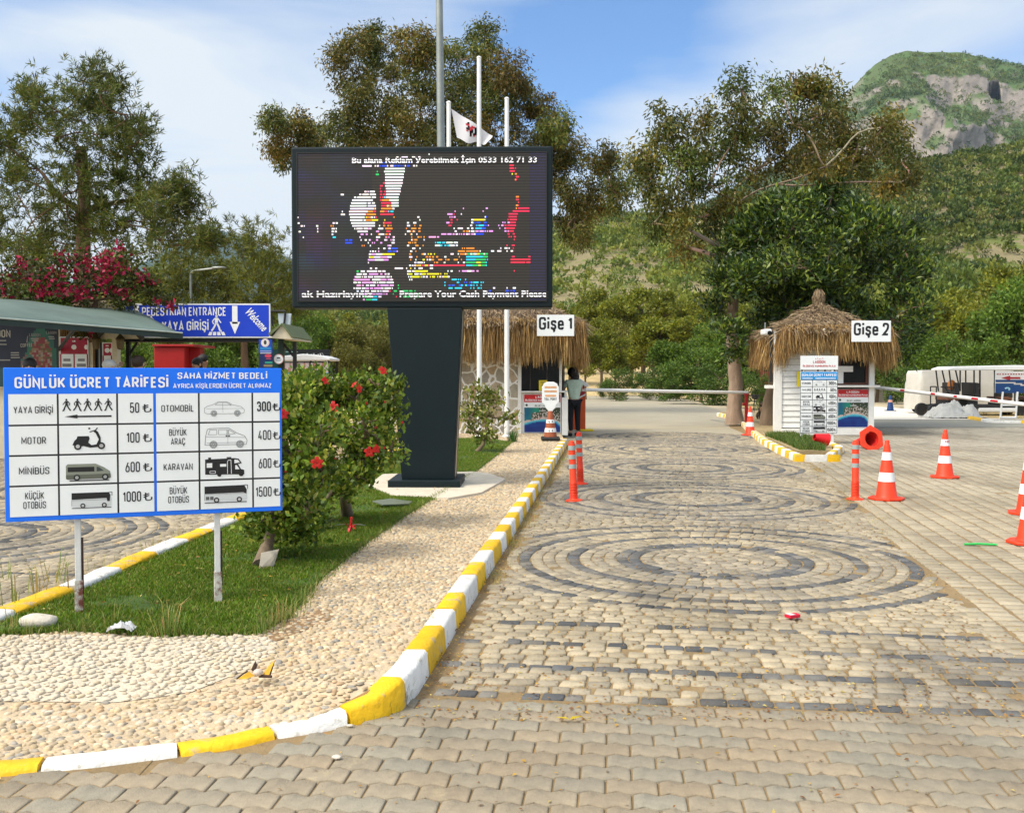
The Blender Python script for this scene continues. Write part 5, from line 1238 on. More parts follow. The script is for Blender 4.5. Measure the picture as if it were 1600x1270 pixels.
# ---- tall price board before booth 2
YB = 23.6
bx0, bx1 = wx(1250.5, YB), wx(1308.5, YB); bz0, bz1 = wz(676.5, YB), wz(556, YB)
t = empty('price_board', ((bx0 + bx1) / 2, YB, .13), 'tall narrow white price list with blue heading on white posts before booth 2', 'price board')
w_ = (bx1 - bx0) / 2; T0 = -.13
def zl(py): return wz(py, YB) + T0
b = MB()
b.box(-w_, w_ + .01, .0, .02, zl(577.5), zl(556)); b.build('header_panel', PANELW, t, bevel=.003)
b = MB(); b.box(-w_ + .002, w_, .0, .02, zl(676.5), zl(580.5)); pnl = b.build('panel', PANELW, t, bevel=.003)
b = MB(); b.rect(-w_ + .004, w_ - .002, zl(593.5), zl(581), -.0025); b.build('heading_band', mat('sky_blue_film', (.01, .28, .68), .4), pnl)
b = MB(); b.text('LAGOON', 0, zl(567.5), .065, -.004, width=w_ * .66, bold=.02); b.text('ÖLÜDENİZ KUMBURNU PLAJI', 0, zl(573.2), .042, -.004, width=w_ * 1.75, bold=.02)
for i in range(5): b.disc(-.08 + i * .04, zl(560.5) + .01 * math.sin(i * 2), .013, .009, -.004, n=8)
b.build('lettering', INKR, t)
b = MB(); b.text('GÜNLÜK ÜCRET TARİFESİ', 0, zl(588), .062, -.005, width=w_ * 1.85, bold=.03)
b.rect(-w_ * .9, -w_ * .35, zl(591.6), zl(590.4), -.005); b.rect(-w_ * .2, w_ * .9, zl(591.6), zl(590.4), -.005)
b.build('heading', INKW, t)
cols_ = [-w_ + .004, -w_ + w_ * 2 * .325, -w_ + w_ * 2 * .71, w_ - .004]; rws = [593.5 + (676.3 - 593.5) * i / 8 for i in range(9)]
b = MB()
for x in cols_: b.rect(x - .005, x + .005, zl(676.3), zl(593.5), -.003)
for r_ in rws: b.rect(cols_[0], cols_[3], zl(r_) - .005, zl(r_) + .005, -.0034)
b.build('grid_line', INK, t)
b = MB(); q = MB()
for i, (nm, pr) in enumerate((('OTOMOBİL', '300'), ('YAYA GİRİŞİ', '50'), ('MOTOR', '100'), (('BÜYÜK', 'ARAÇ'), '400'), ('KARAVAN', '600'), ('MİNİBÜS', '600'), (('KÜÇÜK', 'OTOBÜS'), '1000'), (('BÜYÜK', 'OTOBÜS'), '1500'))):
    zc_ = (zl(rws[i]) + zl(rws[i + 1])) / 2; xm = (cols_[0] + cols_[1]) / 2; wdt = (cols_[1] - cols_[0])
    if isinstance(nm, tuple): b.text(nm[0], xm, zc_ + .008, .042, -.005, width=wdt * .55, bold=.01); b.text(nm[1], xm, zc_ - .052, .042, -.005, width=wdt * .62, bold=.01)
    else: b.text(nm, xm, zc_ - .022, .045, -.005, width=wdt * .78, bold=.01)
    xp = (cols_[2] + cols_[3]) / 2; b.text(pr, xp + .04, zc_ - .035, .075, -.005, sx=.62, bold=.024, align='r'); b.text('₺', xp + .075, zc_ - .035, .065, -.005, sx=.8, bold=.024)
    xi = (cols_[1] + cols_[2]) / 2; zi = zc_ - .055
    if i == 0: pic_car(q, xi, zi, .28, -.005)
    if i == 1:
        for k in range(5): pic_walker(q, xi - .11 + k * .055, zi + .028, .065, -.005)
        q.rect(xi - .09, xi + .09, zi + .004, zi + .016, -.005)
    if i == 2: pic_scooter(q, xi, zi, .18, -.005)
    if i == 3: pic_van(q, xi, zi - .005, .28, -.005)
    if i == 4: pic_camper(q, xi, zi - .01, .28, -.005)
    if i == 5: pic_minibus(q, xi, zi - .005, .28, -.005)
    if i == 6: pic_coach(q, xi, zi, .26, -.005)
    if i == 7: pic_coach(q, xi, zi, .28, -.005, True)
b.build('price_lettering', INK, t); q.build('pictogram', VC, t)
for px in (1254, 1302):
    b = MB(); x = wx(px, YB) - t.location.x; b.box(x - .027, x + .027, .021, .075, -.10 if px < 1260 else -.14, zl(556)); b.build('post', POLEW, t, bevel=.004)
b = MB()
for px in (1253, 1278, 1289, 1304): x = wx(px, YB) - t.location.x; b.box(x - .02, x + .02, .004, .018, zl(580.6), zl(577.4))
b.build('clip', INK, t)

# ================================================================== BARRIERS
BM = empty('barrier_machine', (wx(905, 29), 29, 0), 'orange and red barrier machine with a red lamp beside the stone booth', 'barrier machine')
bxl, bxr = wx(893, 29) - BM.location.x, wx(915, 29) - BM.location.x
DRED = mat('dark_red_paint', (.32, .012, .018), .45, 6, .12); ORP = mat('orange_paint', (.62, .085, .012), .45, 5, .1)
b = MB(); b.box(bxl, bxr, 0, .36, .03, wz(612, 29)); b.build('housing', ORP, BM, bevel=.015)
b = MB(); b.prism([(bxl, .95), (bxr - .02, 1.02), (bxr - .04, 1.30), (bxr - .10, 1.40), (bxl + .1, 1.56), (bxl, 1.5)], -.06, .30, axis='y'); b.build('cover', DRED, BM, bevel=.02)
b = MB(); b.prism([(bxl + .08, 1.60), (bxr + .06, 1.33), (bxr + .09, 1.24), (bxr - .02, 1.26), (bxl + .05, 1.52)], -.075, .31, axis='y'); b.build('white_lid', WHITE, BM, bevel=.015)
b = MB(); b.prism([(bxl, 1.17), (bxr - .05, 1.19), (bxr - .0, 1.15), (bxr - .0, 1.12), (bxl, 1.135)], -.068, -.058, axis='y'); b.prism([(bxl - .02, .80), (bxr + .0, 1.02), (bxr + .0, 1.06), (bxl - .02, .85)], -.068, -.058, axis='y'); b.build('white_stripe', WHITE, BM)
b = MB(); b.ball((bxl + .12, .1, 1.68), .07, .07, .08); b.box(bxl + .09, bxl + .15, .07, .13, 1.5, 1.62); b.build('beacon', mat('red_lamp_lens', (.75, .01, .02), .25, 6, .05, emit=.25), BM, smooth=50)
b = MB(); b.box(bxr - .15, bxr + .22, -.14, .46, 0, .05); b.build('base', YELP, BM, bevel=.01)
def boom(label, a, c, bands, rad=.05, dull=False):
    a = Vector(a); c = Vector(c); t = empty('barrier_boom', a, label, 'barrier', group='white barrier booms')
    d = c - a; L = d.length; dn = d.normalized()
    b = MB(); b.tube([(0, 0, 0), d], rad, 14); b.build('boom', POLEW, t, smooth=40)
    for f, l in bands:
        b = MB(); o_ = Vector((0, -rad * .62, 0)) if dull else Vector((0, -rad * .2, 0)); b.tube([dn * (f * L - l / 2) + o_, dn * (f * L + l / 2) + o_], rad * (.45 if dull else .92), 14); b.build('red_band', INKR, t, smooth=40)
    return t
p0 = P(914, 609, 28.9); p1 = P(1168, 613.5, 32)
q = boom('long white barrier boom closing the cobbled road', p0, p1, [(.13, .10), (.30, .12), (.49, .12), (.67, .12), (.87, .10)], .048, True)
ep = empty('barrier_post', G(1166, 661, .10), 'red end post carrying the tip of the long barrier boom', 'barrier post')
b = MB(); hz_ = p1.z - .10 - .05; b.box(-.045, .045, -.045, .045, -.1, hz_); b.build('post', DRED, ep, bevel=.006); b = MB(); b.box(-.075, .075, -.04, .04, hz_ - .012, hz_ + .03); b.build('cradle', DRED, ep); b = MB(); b.box(-.11, -.046, -.05, .05, hz_ * .62, hz_ * .72); b.build('latch', DRED, ep)
a_, c_ = P(1366, 605, 30), P(1655, 638, 25.2)
q = boom('sloping white barrier boom with red bands, right of booth 2', a_, c_, [(.18, .14), (.36, .14), (.485, .10), (.59, .20), (.69, .22), (.86, .22)], .05)
m2 = empty('barrier_machine', (c_.x, c_.y, 0), 'barrier machine beyond the right edge that holds the sloping boom', 'barrier machine'); b = MB(); b.box(-.15, .25, -.2, .2, 0, c_.z + .15); b.build('housing', ORP, m2, bevel=.02); b = MB(); b.box(-.2, .3, -.25, .25, 0, .05); b.build('base', YELP, m2)
# ================================================================== PEOPLE AND DOG
def skinmesh(name, pts, edges, mt, parent=None, sub=2, root=0, extra=None):
    bm = bmesh.new(); sk = bm.verts.layers.skin.verify(); vs = []
    for p, r in pts:
        v = bm.verts.new(p); v[sk].radius = (r, r) if isinstance(r, (int, float)) else r; vs.append(v)
    vs[root][sk].use_root = True
    for a, c in edges: bm.edges.new((vs[a], vs[c]))
    me = bpy.data.meshes.new(name + '_skel'); bm.to_mesh(me); bm.free()
    o = bpy.data.objects.new(name, me); col.objects.link(o)
    o.modifiers.new('s', 'SKIN').use_smooth_shade = True; m = o.modifiers.new('d', 'SUBSURF'); m.levels = m.render_levels = sub
    bpy.context.view_layer.update()
    me2 = bpy.data.meshes.new_from_object(o.evaluated_get(bpy.context.evaluated_depsgraph_get())); bpy.data.objects.remove(o)
    if extra:
        bm = bmesh.new(); bm.from_mesh(me2)
        me3 = bpy.data.meshes.new('x'); me3.from_pydata(extra.v, [], extra.f); bm.from_mesh(me3); bm.to_mesh(me2); bm.free()
    me2.polygons.foreach_set('use_smooth', [True] * len(me2.polygons)); me2.materials.clear(); me2.materials.append(mt)
    me2.name = name
    return link(name, me2, parent)
def cloth(name, c): return mat(name, c, .9, 18, .14, .3, 90)
HAIRD = mat('dark_hair', (.012, .010, .009), .5, 40, .3, .4, 120); HAIRB = mat('brown_hair', (.035, .02, .012), .5, 40, .3, .4, 120)
def person(label, loc, rz, H, shirt, trou, hair='hair', hairmat=None, lean=0.0, arms='down', group=None, shoes=None):
    k = H / 1.72
    t = empty('person', loc, label, 'person', rz, group)
    L = lambda x, y, z: ((x) * k, (y - lean * max(0, z - .92) * .8) * k, z * k)     # faces -Y locally
    J = {}; pts = []; idx = {}; ed = []
    def j(n, x, y, z, r, to=None):
        idx[n] = len(pts); pts.append((L(x, y, z), r * k if not isinstance(r, tuple) else (r[0] * k, r[1] * k)))
        if to: ed.append((idx[to], idx[n]))
    j('pel', 0, 0, .93, .125); j('waist', 0, 0, 1.08, .115, 'pel'); j('chest', 0, 0, 1.28, (.15, .12), 'waist'); j('neckb', 0, .01, 1.43, .065, 'chest'); j('neck', 0, .0, 1.50, .05, 'neckb')
    j('h0', 0, -.01, 1.555, .07, 'neck'); j('h1', 0, -.012, 1.62, .085, 'h0'); j('h2', 0, -.008, 1.685, .06, 'h1')
    for s, n in ((-1, 'l'), (1, 'r')):
        j('hip' + n, s * .09, 0, .86, .085, 'pel'); j('knee' + n, s * .10, -.01, .48, .055, 'hip' + n); j('ank' + n, s * .10, .02, .09, .036, 'knee' + n); j('toe' + n, s * .115, -.11, .035, .032, 'ank' + n)
        j('sh' + n, s * .185, .01, 1.39, .055, 'chest')
        if arms == 'counter' : e, w2, hd = (s * .26, -.10, 1.16), (s * .20, -.32, 1.10), (s * .19, -.40, 1.10)
        elif arms == 'wave' and s > 0: e, w2, hd = (.30, -.06, 1.26), (.34, -.16, 1.48), (.345, -.17, 1.56)
        else: e, w2, hd = (s * .235, .03, 1.10), (s * .245, -.05, .86), (s * .245, -.07, .78)
        j('el' + n, *e, .042, 'sh' + n); j('wr' + n, *w2, .028, 'el' + n); j('pm' + n, *hd, .036, 'wr' + n)
    ex = MB()
    ex.ball(L(0, -.098, 1.60), .014 * k, .022 * k, .024 * k, n=8, k=6)
    for s in (-1, 1):
        ex.ball(L(s * .087, .0, 1.605), .012 * k, .022 * k, .032 * k, n=8, k=6)
    ex.box(*[q for q in (-.022 * k, .022 * k)], L(0, -.088, 1.56)[1], L(0, -.07, 1.56)[1], 1.552 * k, 1.560 * k)
    for n, s in (('l', -1), ('r', 1)):
        pm = Vector(pts[idx['pm' + n]][0]); wr = Vector(pts[idx['wr' + n]][0]); dr = (pm - wr).normalized(); sd2 = dr.cross(Vector((0, 1, .3))).normalized()
        cu_ = dr.cross(sd2)
        for f in range(4):
            o = pm + sd2 * (f - 1.5) * .019 * k + dr * .02 * k; l = (.065, .075, .07, .055)[f] * k
            ex.tube([o, o + dr * l * .55 + cu_ * .004, o + dr * l * .85 + cu_ * .02 * k, o + dr * l + cu_ * .035 * k], [.009 * k, .0085 * k, .008 * k, .006 * k], 6)
        o = pm - sd2 * .032 * k - dr * .02 * k; ex.tube([o, o - sd2 * .02 * k + dr * .03 * k, o - sd2 * .022 * k + dr * .055 * k], [.011 * k, .009 * k, .007 * k], 6)
    body = skinmesh('body', pts, ed, SKIN, t, 2, 0, ex)
    g = lambda n: pts[idx[n]][0]
    up = lambda n, r: (g(n), r * k)
    # shirt
    sp = [(g('pel'), (.155 * k, .135 * k)), (g('waist'), (.142 * k, .132 * k)), (g('chest'), (.172 * k, .142 * k)), (g('neckb'), .082 * k)]
    se = [(0, 1), (1, 2), (2, 3)]
    for n in 'lr':
        a = len(sp); v = Vector(g('sh' + n)).lerp(Vector(g('el' + n)), .62); sp += [(g('sh' + n), .072 * k), (tuple(v), .060 * k)]; se += [(2, a), (a, a + 1)]
    skinmesh('shirt', sp, se, shirt, t, 2, 1)
    sp = [(g('pel'), (.15 * k, .132 * k))]; se = []
    for n in 'lr':
        a = len(sp); sp += [(g('hip' + n), .105 * k), (g('knee' + n), .075 * k), (tuple(Vector(g('ank' + n)) + Vector((0, 0, .03 * k))), .062 * k)]; se += [(0, a), (a, a + 1), (a + 1, a + 2)]
    skinmesh('trousers', sp, se, trou, t, 2, 0)
    sh = MB()
    for n in 'lr': x, y, z = g('ank' + n); sh.ball((x, y - .06 * k, .04 * k), .048 * k, .135 * k, .055 * k)
    sh.build('shoes', shoes or BLACK, t, smooth=60)
    hd = g('h1'); b = MB()
    if hair == 'cap':
        b.ball((hd[0], hd[1] + .0, hd[2] + .035 * k), .098 * k, .108 * k, .085 * k); b.ball((hd[0], hd[1] - .12 * k, hd[2] + .035 * k), .07 * k, .07 * k, .012 * k); b.build('cap', hairmat, t, smooth=60)
    else:
        b.ball((hd[0], hd[1] + .022 * k, hd[2] + .025 * k), .098 * k, .103 * k, .098 * k)
        if hair == 'long': b.ball((hd[0], hd[1] + .055 * k, hd[2] - .07 * k), .085 * k, .06 * k, .13 * k)
        if hair == 'big': b.ball((hd[0], hd[1] + .03 * k, hd[2] + .02 * k), .15 * k, .14 * k, .14 * k); b.ball((hd[0] - .05 * k, hd[1] + .05 * k, hd[2] - .10 * k), .12 * k, .08 * k, .13 * k)
        b.build('hair', hairmat or HAIRD, t, smooth=60)
    return t
pg = G(897, 681)
person('person in mint green t-shirt and black trousers leaning on the stone booth counter', (pg.x, pg.y, 0), R(200), 1.74, cloth('mint_cloth', (.52, .64, .50)), cloth('black_cloth', (.010, .011, .014)), 'big', HAIRD, .16, 'counter')
NAVYC, GREYC, WHC = cloth('navy_cloth', (.02, .03, .06)), cloth('grey_cloth', (.10, .12, .12)), cloth('white_cloth', (.72, .72, .72))
for px, top, Y, H, lab, sh_, hr, hm, arm, rz in (
    (47, 561, 15.5, 1.83, 'person with dark hair in front of the dark kiosk poster', NAVYC, 'hair', HAIRD, 'down', 20),
    (170, 563, 16.6, 1.83, 'person in a white cap by the kiosk doorway', GREYC, 'cap', mat('white_cap', (.55, .54, .5), .8), 'down', 150),
    (216, 557, 16.8, 1.88, 'dark haired person in white t-shirt with one hand raised under the blue entrance sign', WHC, 'hair', HAIRB, 'wave', 175),
    (318, 555, 21.5, 1.98, 'person in dark clothes right of the red cabin, grey bag over the shoulder', GREYC, 'hair', HAIRD, 'down', 60),
    (308, 560, 21.0, 1.92, 'person in black close against the red cabin', cloth('black_shirt', (.012, .012, .014)), 'long', HAIRD, 'down', -30)):
    x = wx(px, Y); person(lab, (x, Y, 0), R(rz), H if False else (wz(top, Y)), sh_, NAVYC, hr, hm, 0, arm, 'visitors behind the price board')

# dog sitting by the tree foot
dg = empty('dog', G(1190, 655, .09), 'dark brown dog sitting at the foot of the tree beside booth 2', 'dog', R(-15))
FUR = mat('dark_fur', (.035, .024, .016), .9, 14, .45, .5, 60)
pts = [((0, .22, .16), .12), ((0, .08, .27), .115), ((0, -.05, .36), .10), ((0, -.10, .46), .062), ((0, -.14, .55), .072), ((0, -.22, .535), .04), ((0, -.28, .52), .026)]
ed = [(0, 1), (1, 2), (2, 3), (3, 4), (4, 5), (5, 6)]
for s in (-1, 1):
    a = len(pts); pts += [((s * .085, -.07, .24), .04), ((s * .08, -.10, .12), .027), ((s * .08, -.11, .03), .025), ((s * .08, -.15, .02), .02)]; ed += [(2, a), (a, a + 1), (a + 1, a + 2), (a + 2, a + 3)]
    a = len(pts); pts += [((s * .13, .12, .16), .07), ((s * .15, -.02, .10), .04), ((s * .14, .10, .04), .026), ((s * .14, -.02, .02), .024)]; ed += [(0, a), (a, a + 1), (a + 1, a + 2), (a + 2, a + 3)]
a = len(pts); pts += [((0, .36, .06), .035), ((.08, .50, .03), .02)]; ed += [(0, a), (a, a + 1)]
ex = MB()
for s in (-1, 1): ex.add([(s * .03, -.13, .60), (s * .075, -.12, .59), (s * .065, -.10, .67), (s * .05, -.10, .60)], [(0, 1, 2), (1, 3, 2), (3, 0, 2)])
skinmesh('body', pts, ed, FUR, dg, 2, 1, ex)
b = MB(); b.ball((0, -.285, .525), .016, .014, .013); b.ball((.035, -.195, .572), .01, .008, .01); b.ball((-.035, -.195, .572), .01, .008, .01); b.build('nose', BLACK, dg, smooth=60)
b = MB(); b.ball((0, -.245, .522), .035, .05, .03); b.ball((0, -.135, .34), .06, .04, .1); b.build('tan_marking', mat('tan_fur', (.20, .12, .07), .9, 20, .3), dg, smooth=60)
gr = empty('grill', G(1180, 648, .0), 'small black bowl shaped grill on a thin stand behind the barrier post', 'grill')
b = MB(); b.lathe([(.06, .60), (.13, .64), (.165, .80), (.17, .80)], 16); b.build('bowl', BLACK, gr, smooth=40)
for a in (0, 2.1, 4.2):
    b = MB(); b.tube([(.04 * math.cos(a), .04 * math.sin(a), .62), (.17 * math.cos(a), .17 * math.sin(a), 0)], .012, 6); b.build('leg', BLACK, gr)
bs = empty('info_board', G(1189, 638, 0) + Vector((0, 0, 0)), 'brown information board on a post half hidden behind booth 2', 'information board')
Yb_ = bs.location.y; b = MB(TR(bs)); b.box(wx(1188, Yb_), wx(1225, Yb_), Yb_ - .02, Yb_ + .03, wz(612, Yb_), wz(535, Yb_)); b.build('panel', mat('brown_sign_film', (.14, .035, .012), .5, 4, .1), bs)
b = MB(TR(bs)); b.box(wx(1187, Yb_), wx(1191, Yb_), Yb_ + .031, Yb_ + .09, 0, wz(537, Yb_)); b.box(wx(1221, Yb_), wx(1225, Yb_), Yb_ + .031, Yb_ + .09, 0, wz(537, Yb_)); b.build('post', mat('brown_post_paint', (.10, .035, .018), .6), bs)
b = MB(TR(bs)); zc_ = wz(576, Yb_); xc_ = wx(1206, Yb_); b.disc(xc_, zc_, .16, .16, Yb_ - .024, (.02, .20, .5)); b.disc(xc_ - .05, zc_ - .04, .07, .06, Yb_ - .026, (.7, .75, .8)); b.disc(xc_ - .11, zc_ + .02, .06, .05, Yb_ - .026, (.02, .03, .05)); b.build('emblem', VC, bs)
b = MB(TR(bs)); b.rect(xc_ - .10, xc_ + .12, wz(590, Yb_) - .02, wz(590, Yb_) + .03, Yb_ - .024); b.rect(xc_ - .2, xc_ + .14, wz(593, Yb_) - .03, wz(593, Yb_) - .01, Yb_ - .024); b.build('lettering', INKW, bs)

# ================================================================== LEFT: KIOSK, GATE, SIGNS
kx0, kx1, KYw = wx(-90, 19.5), wx(186, 19.5), 19.5
K = empty('kiosk', ((kx0 + kx1) / 2, KYw, 0), 'cream kiosk with a long grey green awning at the left edge', 'kiosk'); T = TR(K)
b = MB(T); b.prism([(kx0, KYw), (wx(146, KYw), KYw), (wx(140, KYw + 3), KYw + 3), (kx0, KYw + 3)], 0, 2.5); b.box(wx(178, KYw), kx1, KYw - .06, KYw + .1, 0, 2.6); b.box(wx(139, KYw), wx(146, KYw) + .02, KYw - .06, KYw - .002, 0, 2.6); b.build('wall', CREAM, K)
b = MB(T); b.box(wx(97, KYw), wx(150, KYw), KYw - .05, KYw - .003, 1.0, 2.62)
for i in range(14): x = wx(97, KYw) + i * .045; b.tube([(x, KYw - .06, 2.2), (x, KYw - .06, 2.62)], .02, 6)
b.build('reed_panel', mat('reed', (.20, .11, .04), .8, 12, .3), K)
b = MB(T); b.box(wx(147, KYw), wx(177.5, KYw), KYw + .02, KYw + .06, 0, 2.2); dr_ = b.build('door', mat('dark_door', (.02, .016, .014), .4, 6, .1), K)
b = MB(T); b.box(wx(155, KYw), wx(156.5, KYw), KYw - .0, KYw + .018, 0, 2.2); b.build('handle', STEEL, dr_)
b = MB(T); gx = wx(190, 19.3)
b.prism([(wx(148, 19.2), wz(529, 19.2)), (wx(222, 19.2), wz(529, 19.2)), (wx(202, 19.2), wz(506, 19.2)), (wx(172, 19.2), wz(506, 19.2))], 19.2, 19.35, axis='y'); b.build('gable', CREAM, K)
b = MB(T); 
for q in ((wx(147, 19.1), wz(530, 19.1), wx(173, 19.1), wz(505, 19.1)), (wx(223, 19.1), wz(530, 19.1), wx(201, 19.1), wz(505, 19.1))): b.tube([(q[0], 19.14, q[1]), (q[2], 19.14, q[3])], .05, 6)
b.build('roof_edge', mat('dark_edge', (.05, .045, .035), .7), K)
b = MB(T); b.box(wx(140, 20.3), wx(190, 20.3), 20.2, 20.9, 2.6, wz(470, 20.3)); b.build('roof', CREAM, K)
# awning: long curved sheet
NA, NB = 24, 8; vs = []
A0, A1, A2, A3 = P(-90, 493, 14.2), P(286, 523, 17.4), P(214, 486, 20.0), P(-90, 463, 19.6)
for i in range(NA + 1):
    for j in range(NB + 1):
        u, v = i / NA, j / NB; p = A0.lerp(A1, u).lerp(A3.lerp(A2, u), v); p.z += .12 * math.sin(v * math.pi) * (1 - u ** 3) + .16 * v * (1 - v) * 0 + .10 * (1 - u ** 4) * v * (1 - v) - .02 * math.sin(u * 12) * v
        vs.append(p)
b = MB(T); b.add(vs, [(i * (NB + 1) + j, (i + 1) * (NB + 1) + j, (i + 1) * (NB + 1) + j + 1, i * (NB + 1) + j + 1) for i in range(NA) for j in range(NB)])
aw = b.build('awning', mat('grey_green_canvas', (.105, .15, .125), .6, 1.2, .25, .1, 20), K, smooth=60); m_ = aw.modifiers.new('thick', 'SOLIDIFY'); m_.thickness = .03
b = MB(T); b.add([tuple(vs[i * (NB + 1)] + Vector((0, -.006, .02))) for i in range(NA + 1)] + [tuple(vs[i * (NB + 1)] + Vector((0, -.006, -.07))) for i in range(NA + 1)], [(i, i + NA + 2 - 0, i + NA + 2 + 0, i) for i in range(0)] + [(i + NA + 1, i + NA + 2, i + 1, i) for i in range(NA)])
o = b.build('valance', mat('dark_green_valance', (.025, .045, .04), .6), aw); m_ = o.modifiers.new('thick', 'SOLIDIFY'); m_.thickness = .02
b = MB(T); b.tube([tuple(vs[i * (NB + 1)] + Vector((0, -.03, .03))) for i in range(NA + 1)], .014, 6); b.build('hem', mat('pale_hem', (.48, .55, .5), .6), aw)
for a_, c_ in ((P(122, 506, 16.6), P(92, 546, 19.4)), (P(-40, 490, 15), P(-60, 540, 19.4))):
    b = MB(T); b.tube([a_, c_], .035, 6); b.build('brace', mat('black_iron', (.015, .015, .015), .6), K)
for px in (150, 188):
    ln = empty('wall_lantern', P(px, 545, 19.1), f'old metal lantern {"left" if px == 150 else "right"} of the kiosk doorway', 'lantern')
    b = MB(); b.lathe([(.02, -.02), (.06, .0), (.075, .16), (.10, .18), (.03, .26), (.01, .30)], 6); b.build('body', mat('brass_lantern', (.10, .07, .03), .4, 9, .3, metal=.5), ln)
    b = MB(); b.tube([(0, 0, .28), (0, .1, .36), (0, .4, .34)], .012, 6); b.build('bracket', BLACK, ln)
# dark food poster
def food(u, v):
    n = noise.noise((u * 4, v * 4, 3.)); m = noise.noise((u * 34, v * 34, 9.))
    g = math.exp(-(((u - .83) / .15) ** 2 + ((v - .42) / .48) ** 2) * 1.2)
    c = [.006, .010 + .02 * g, .028]
    if v < .3: c = [.008, .05, .06]
    if g > .3: c = [.02, .12 + .05 * n, .08]
    if g > .52: c = [[.22, .03, .035], [.25, .15, .08], [.10, .09, .03], [.28, .22, .18]][int(abs(m * 9)) % 4]
    if ((u - .70) / .08) ** 2 + ((v - .30) / .2) ** 2 < 1: c = [.04, .12, .09] if m < 0 else [.18, .09, .08]
    return tuple(max(0, x) for x in c)
t, w_, h_ = sign('food_poster', 'dark food and drink poster with a coffee cup under the awning', 'poster', -70, 95, 501, 606, 19.42, CREAM, .04)
printed(t, 'picture', -w_ + .02, w_ - .03, .02, h_ - .03, -.004, 46, 30, food)
def lx_(px): return wx(px, 19.42) - t.location.x
def lz_(py): return wz(py, 19.42) - t.location.z
b = MB(); b.text('LAGOON', lx_(18), lz_(527), .14, -.008, align='r', sx=.75, bold=.01, c=(.42, .38, .32)); b.text('COFFEE', lx_(43), lz_(542), .065, -.008, sx=.75, bold=.01, c=(.4, .38, .34), rot=.06); b.text('LAGOON', lx_(56), lz_(525.5), .055, -.008, sx=.8, c=(.33, .3, .3)); b.text('LAGOON', lx_(82), lz_(522), .05, -.008, sx=.8, c=(.33, .3, .3))
for i, (a, c, z) in enumerate(((0, 11, 532), (0, 12, 538), (18, 31, 551), (18, 31, 554.5), (18, 32, 558.5), (0, 17, 562.5), (50, 62, 529), (51, 61, 532), (77, 86, 526), (78, 87, 529))): b.rect(lx_(a), lx_(c), lz_(z + 1), lz_(z - .7), -.008, (.28, .27, .25))
b.flat([(lx_(42.5), lz_(535)), (lx_(44), lz_(535)), (lx_(45.5), lz_(525)), (lx_(44.5), lz_(525))], -.008, (.35, .26, .28))
b.build('lettering', VC, t)
# red and white price lists
def pricelist(px0, px1, py0, py1, Y, colsn, lab):
    t, w_, h_ = sign('price_list', lab, 'price list', px0, px1, py0, py1, Y, PANELW, .02, 'red headed price lists on the kiosk')
    hd = h_ - .0; hh_ = .33 if colsn == 2 else .25
    b = MB(); b.rect(-w_ + .02, w_ - .02, h_ - hh_, h_ - .02, -.003)
    for i in range(colsn + 1): x = -w_ + .02 + (2 * w_ - .04) * i / colsn; b.rect(x - .012, x + .012, .02, h_ - hh_, -.0034)
    for z in (h_ - hh_ - .34, h_ - hh_ - .9): b.rect(-w_ + .02, w_ - .02, z - .01, z + .01, -.003)
    b.build('red_band', mat('crimson_film', (.38, .012, .04), .5), t)
    b = MB()
    for i in range(colsn):
        xm = -w_ + (2 * w_) * (i + .5) / colsn; wd = w_ / colsn * .7
        for z, f, hb in ((h_ - hh_ - .11, .7, .025), (h_ - hh_ - .21, .9, .03), (h_ - hh_ - .43, .95, .02), (h_ - hh_ - .58, .5, .025), (h_ - hh_ - .72, .9, .02)): b.rect(xm - wd * f, xm + wd * f, z - hb, z + hb, -.003)
    b.build('lettering', mat('grey_print', (.22, .21, .22), .5), t)
    b = MB(); b.disc(0, h_ - hh_ * .6, .05, .05, -.005, n=8); b.rect(-.03, .03, h_ - hh_ * .3, h_ - hh_ * .22, -.005); b.disc(w_ * .85, h_ - hh_ * .6, .04, .05, -.005, n=6); b.build('emblem', INKW, t)
pricelist(94, 139, 526, 610, 19.40, 2, 'wide red headed price list beside the food poster')
pricelist(160.5, 176.5, 535, 610, 19.50, 1, 'narrow red headed price list on the dark kiosk door')

# entrance gate with its blue sign
YG = 20.6
gt = empty('entrance_gate', (wx(330, YG), YG + .4, 0), 'dark entrance gate frame with small green gabled roofs carrying the blue sign', 'gate'); T = TR(gt)
DK = mat('dark_green_steel', (.012, .035, .022), .5, 8, .2); BKI = mat('black_iron', (.015, .015, .015))
b = MB(T); b.box(wx(182, YG), wx(425, YG), YG + .08, YG + .35, wz(534, YG), wz(528.5, YG)); b.build('beam', BKI, gt)
for px, m_, wd in ((197, BKI, 5), (437.5, DK, 8.5), (458.5, BKI, 5)):
    b = MB(T); b.box(wx(px - wd / 2, YG), wx(px + wd / 2, YG), YG + .1, YG + .2, 0, wz(534, YG) if px != 437.5 else wz(518, YG)); b.build('post', m_, gt)
b = MB(T); b.tube([P(197, 562, YG + .15), P(214, 535, YG + .15)], .025, 6); b.build('brace', BKI, gt); b = MB(T); b.tube([P(458, 556, YG + .15), P(440, 534, YG + .15)], .025, 6); b.build('brace', BKI, gt)
b = MB(T); b.prism([(wx(431, YG), wz(529, YG)), (wx(463, YG), wz(531, YG)), (wx(460, YG), wz(524, YG)), (wx(447, YG), wz(507, YG)), (wx(434, YG), wz(524, YG))], YG - .3, YG + 1.6, axis='y'); b.build('gable', CREAM, gt)
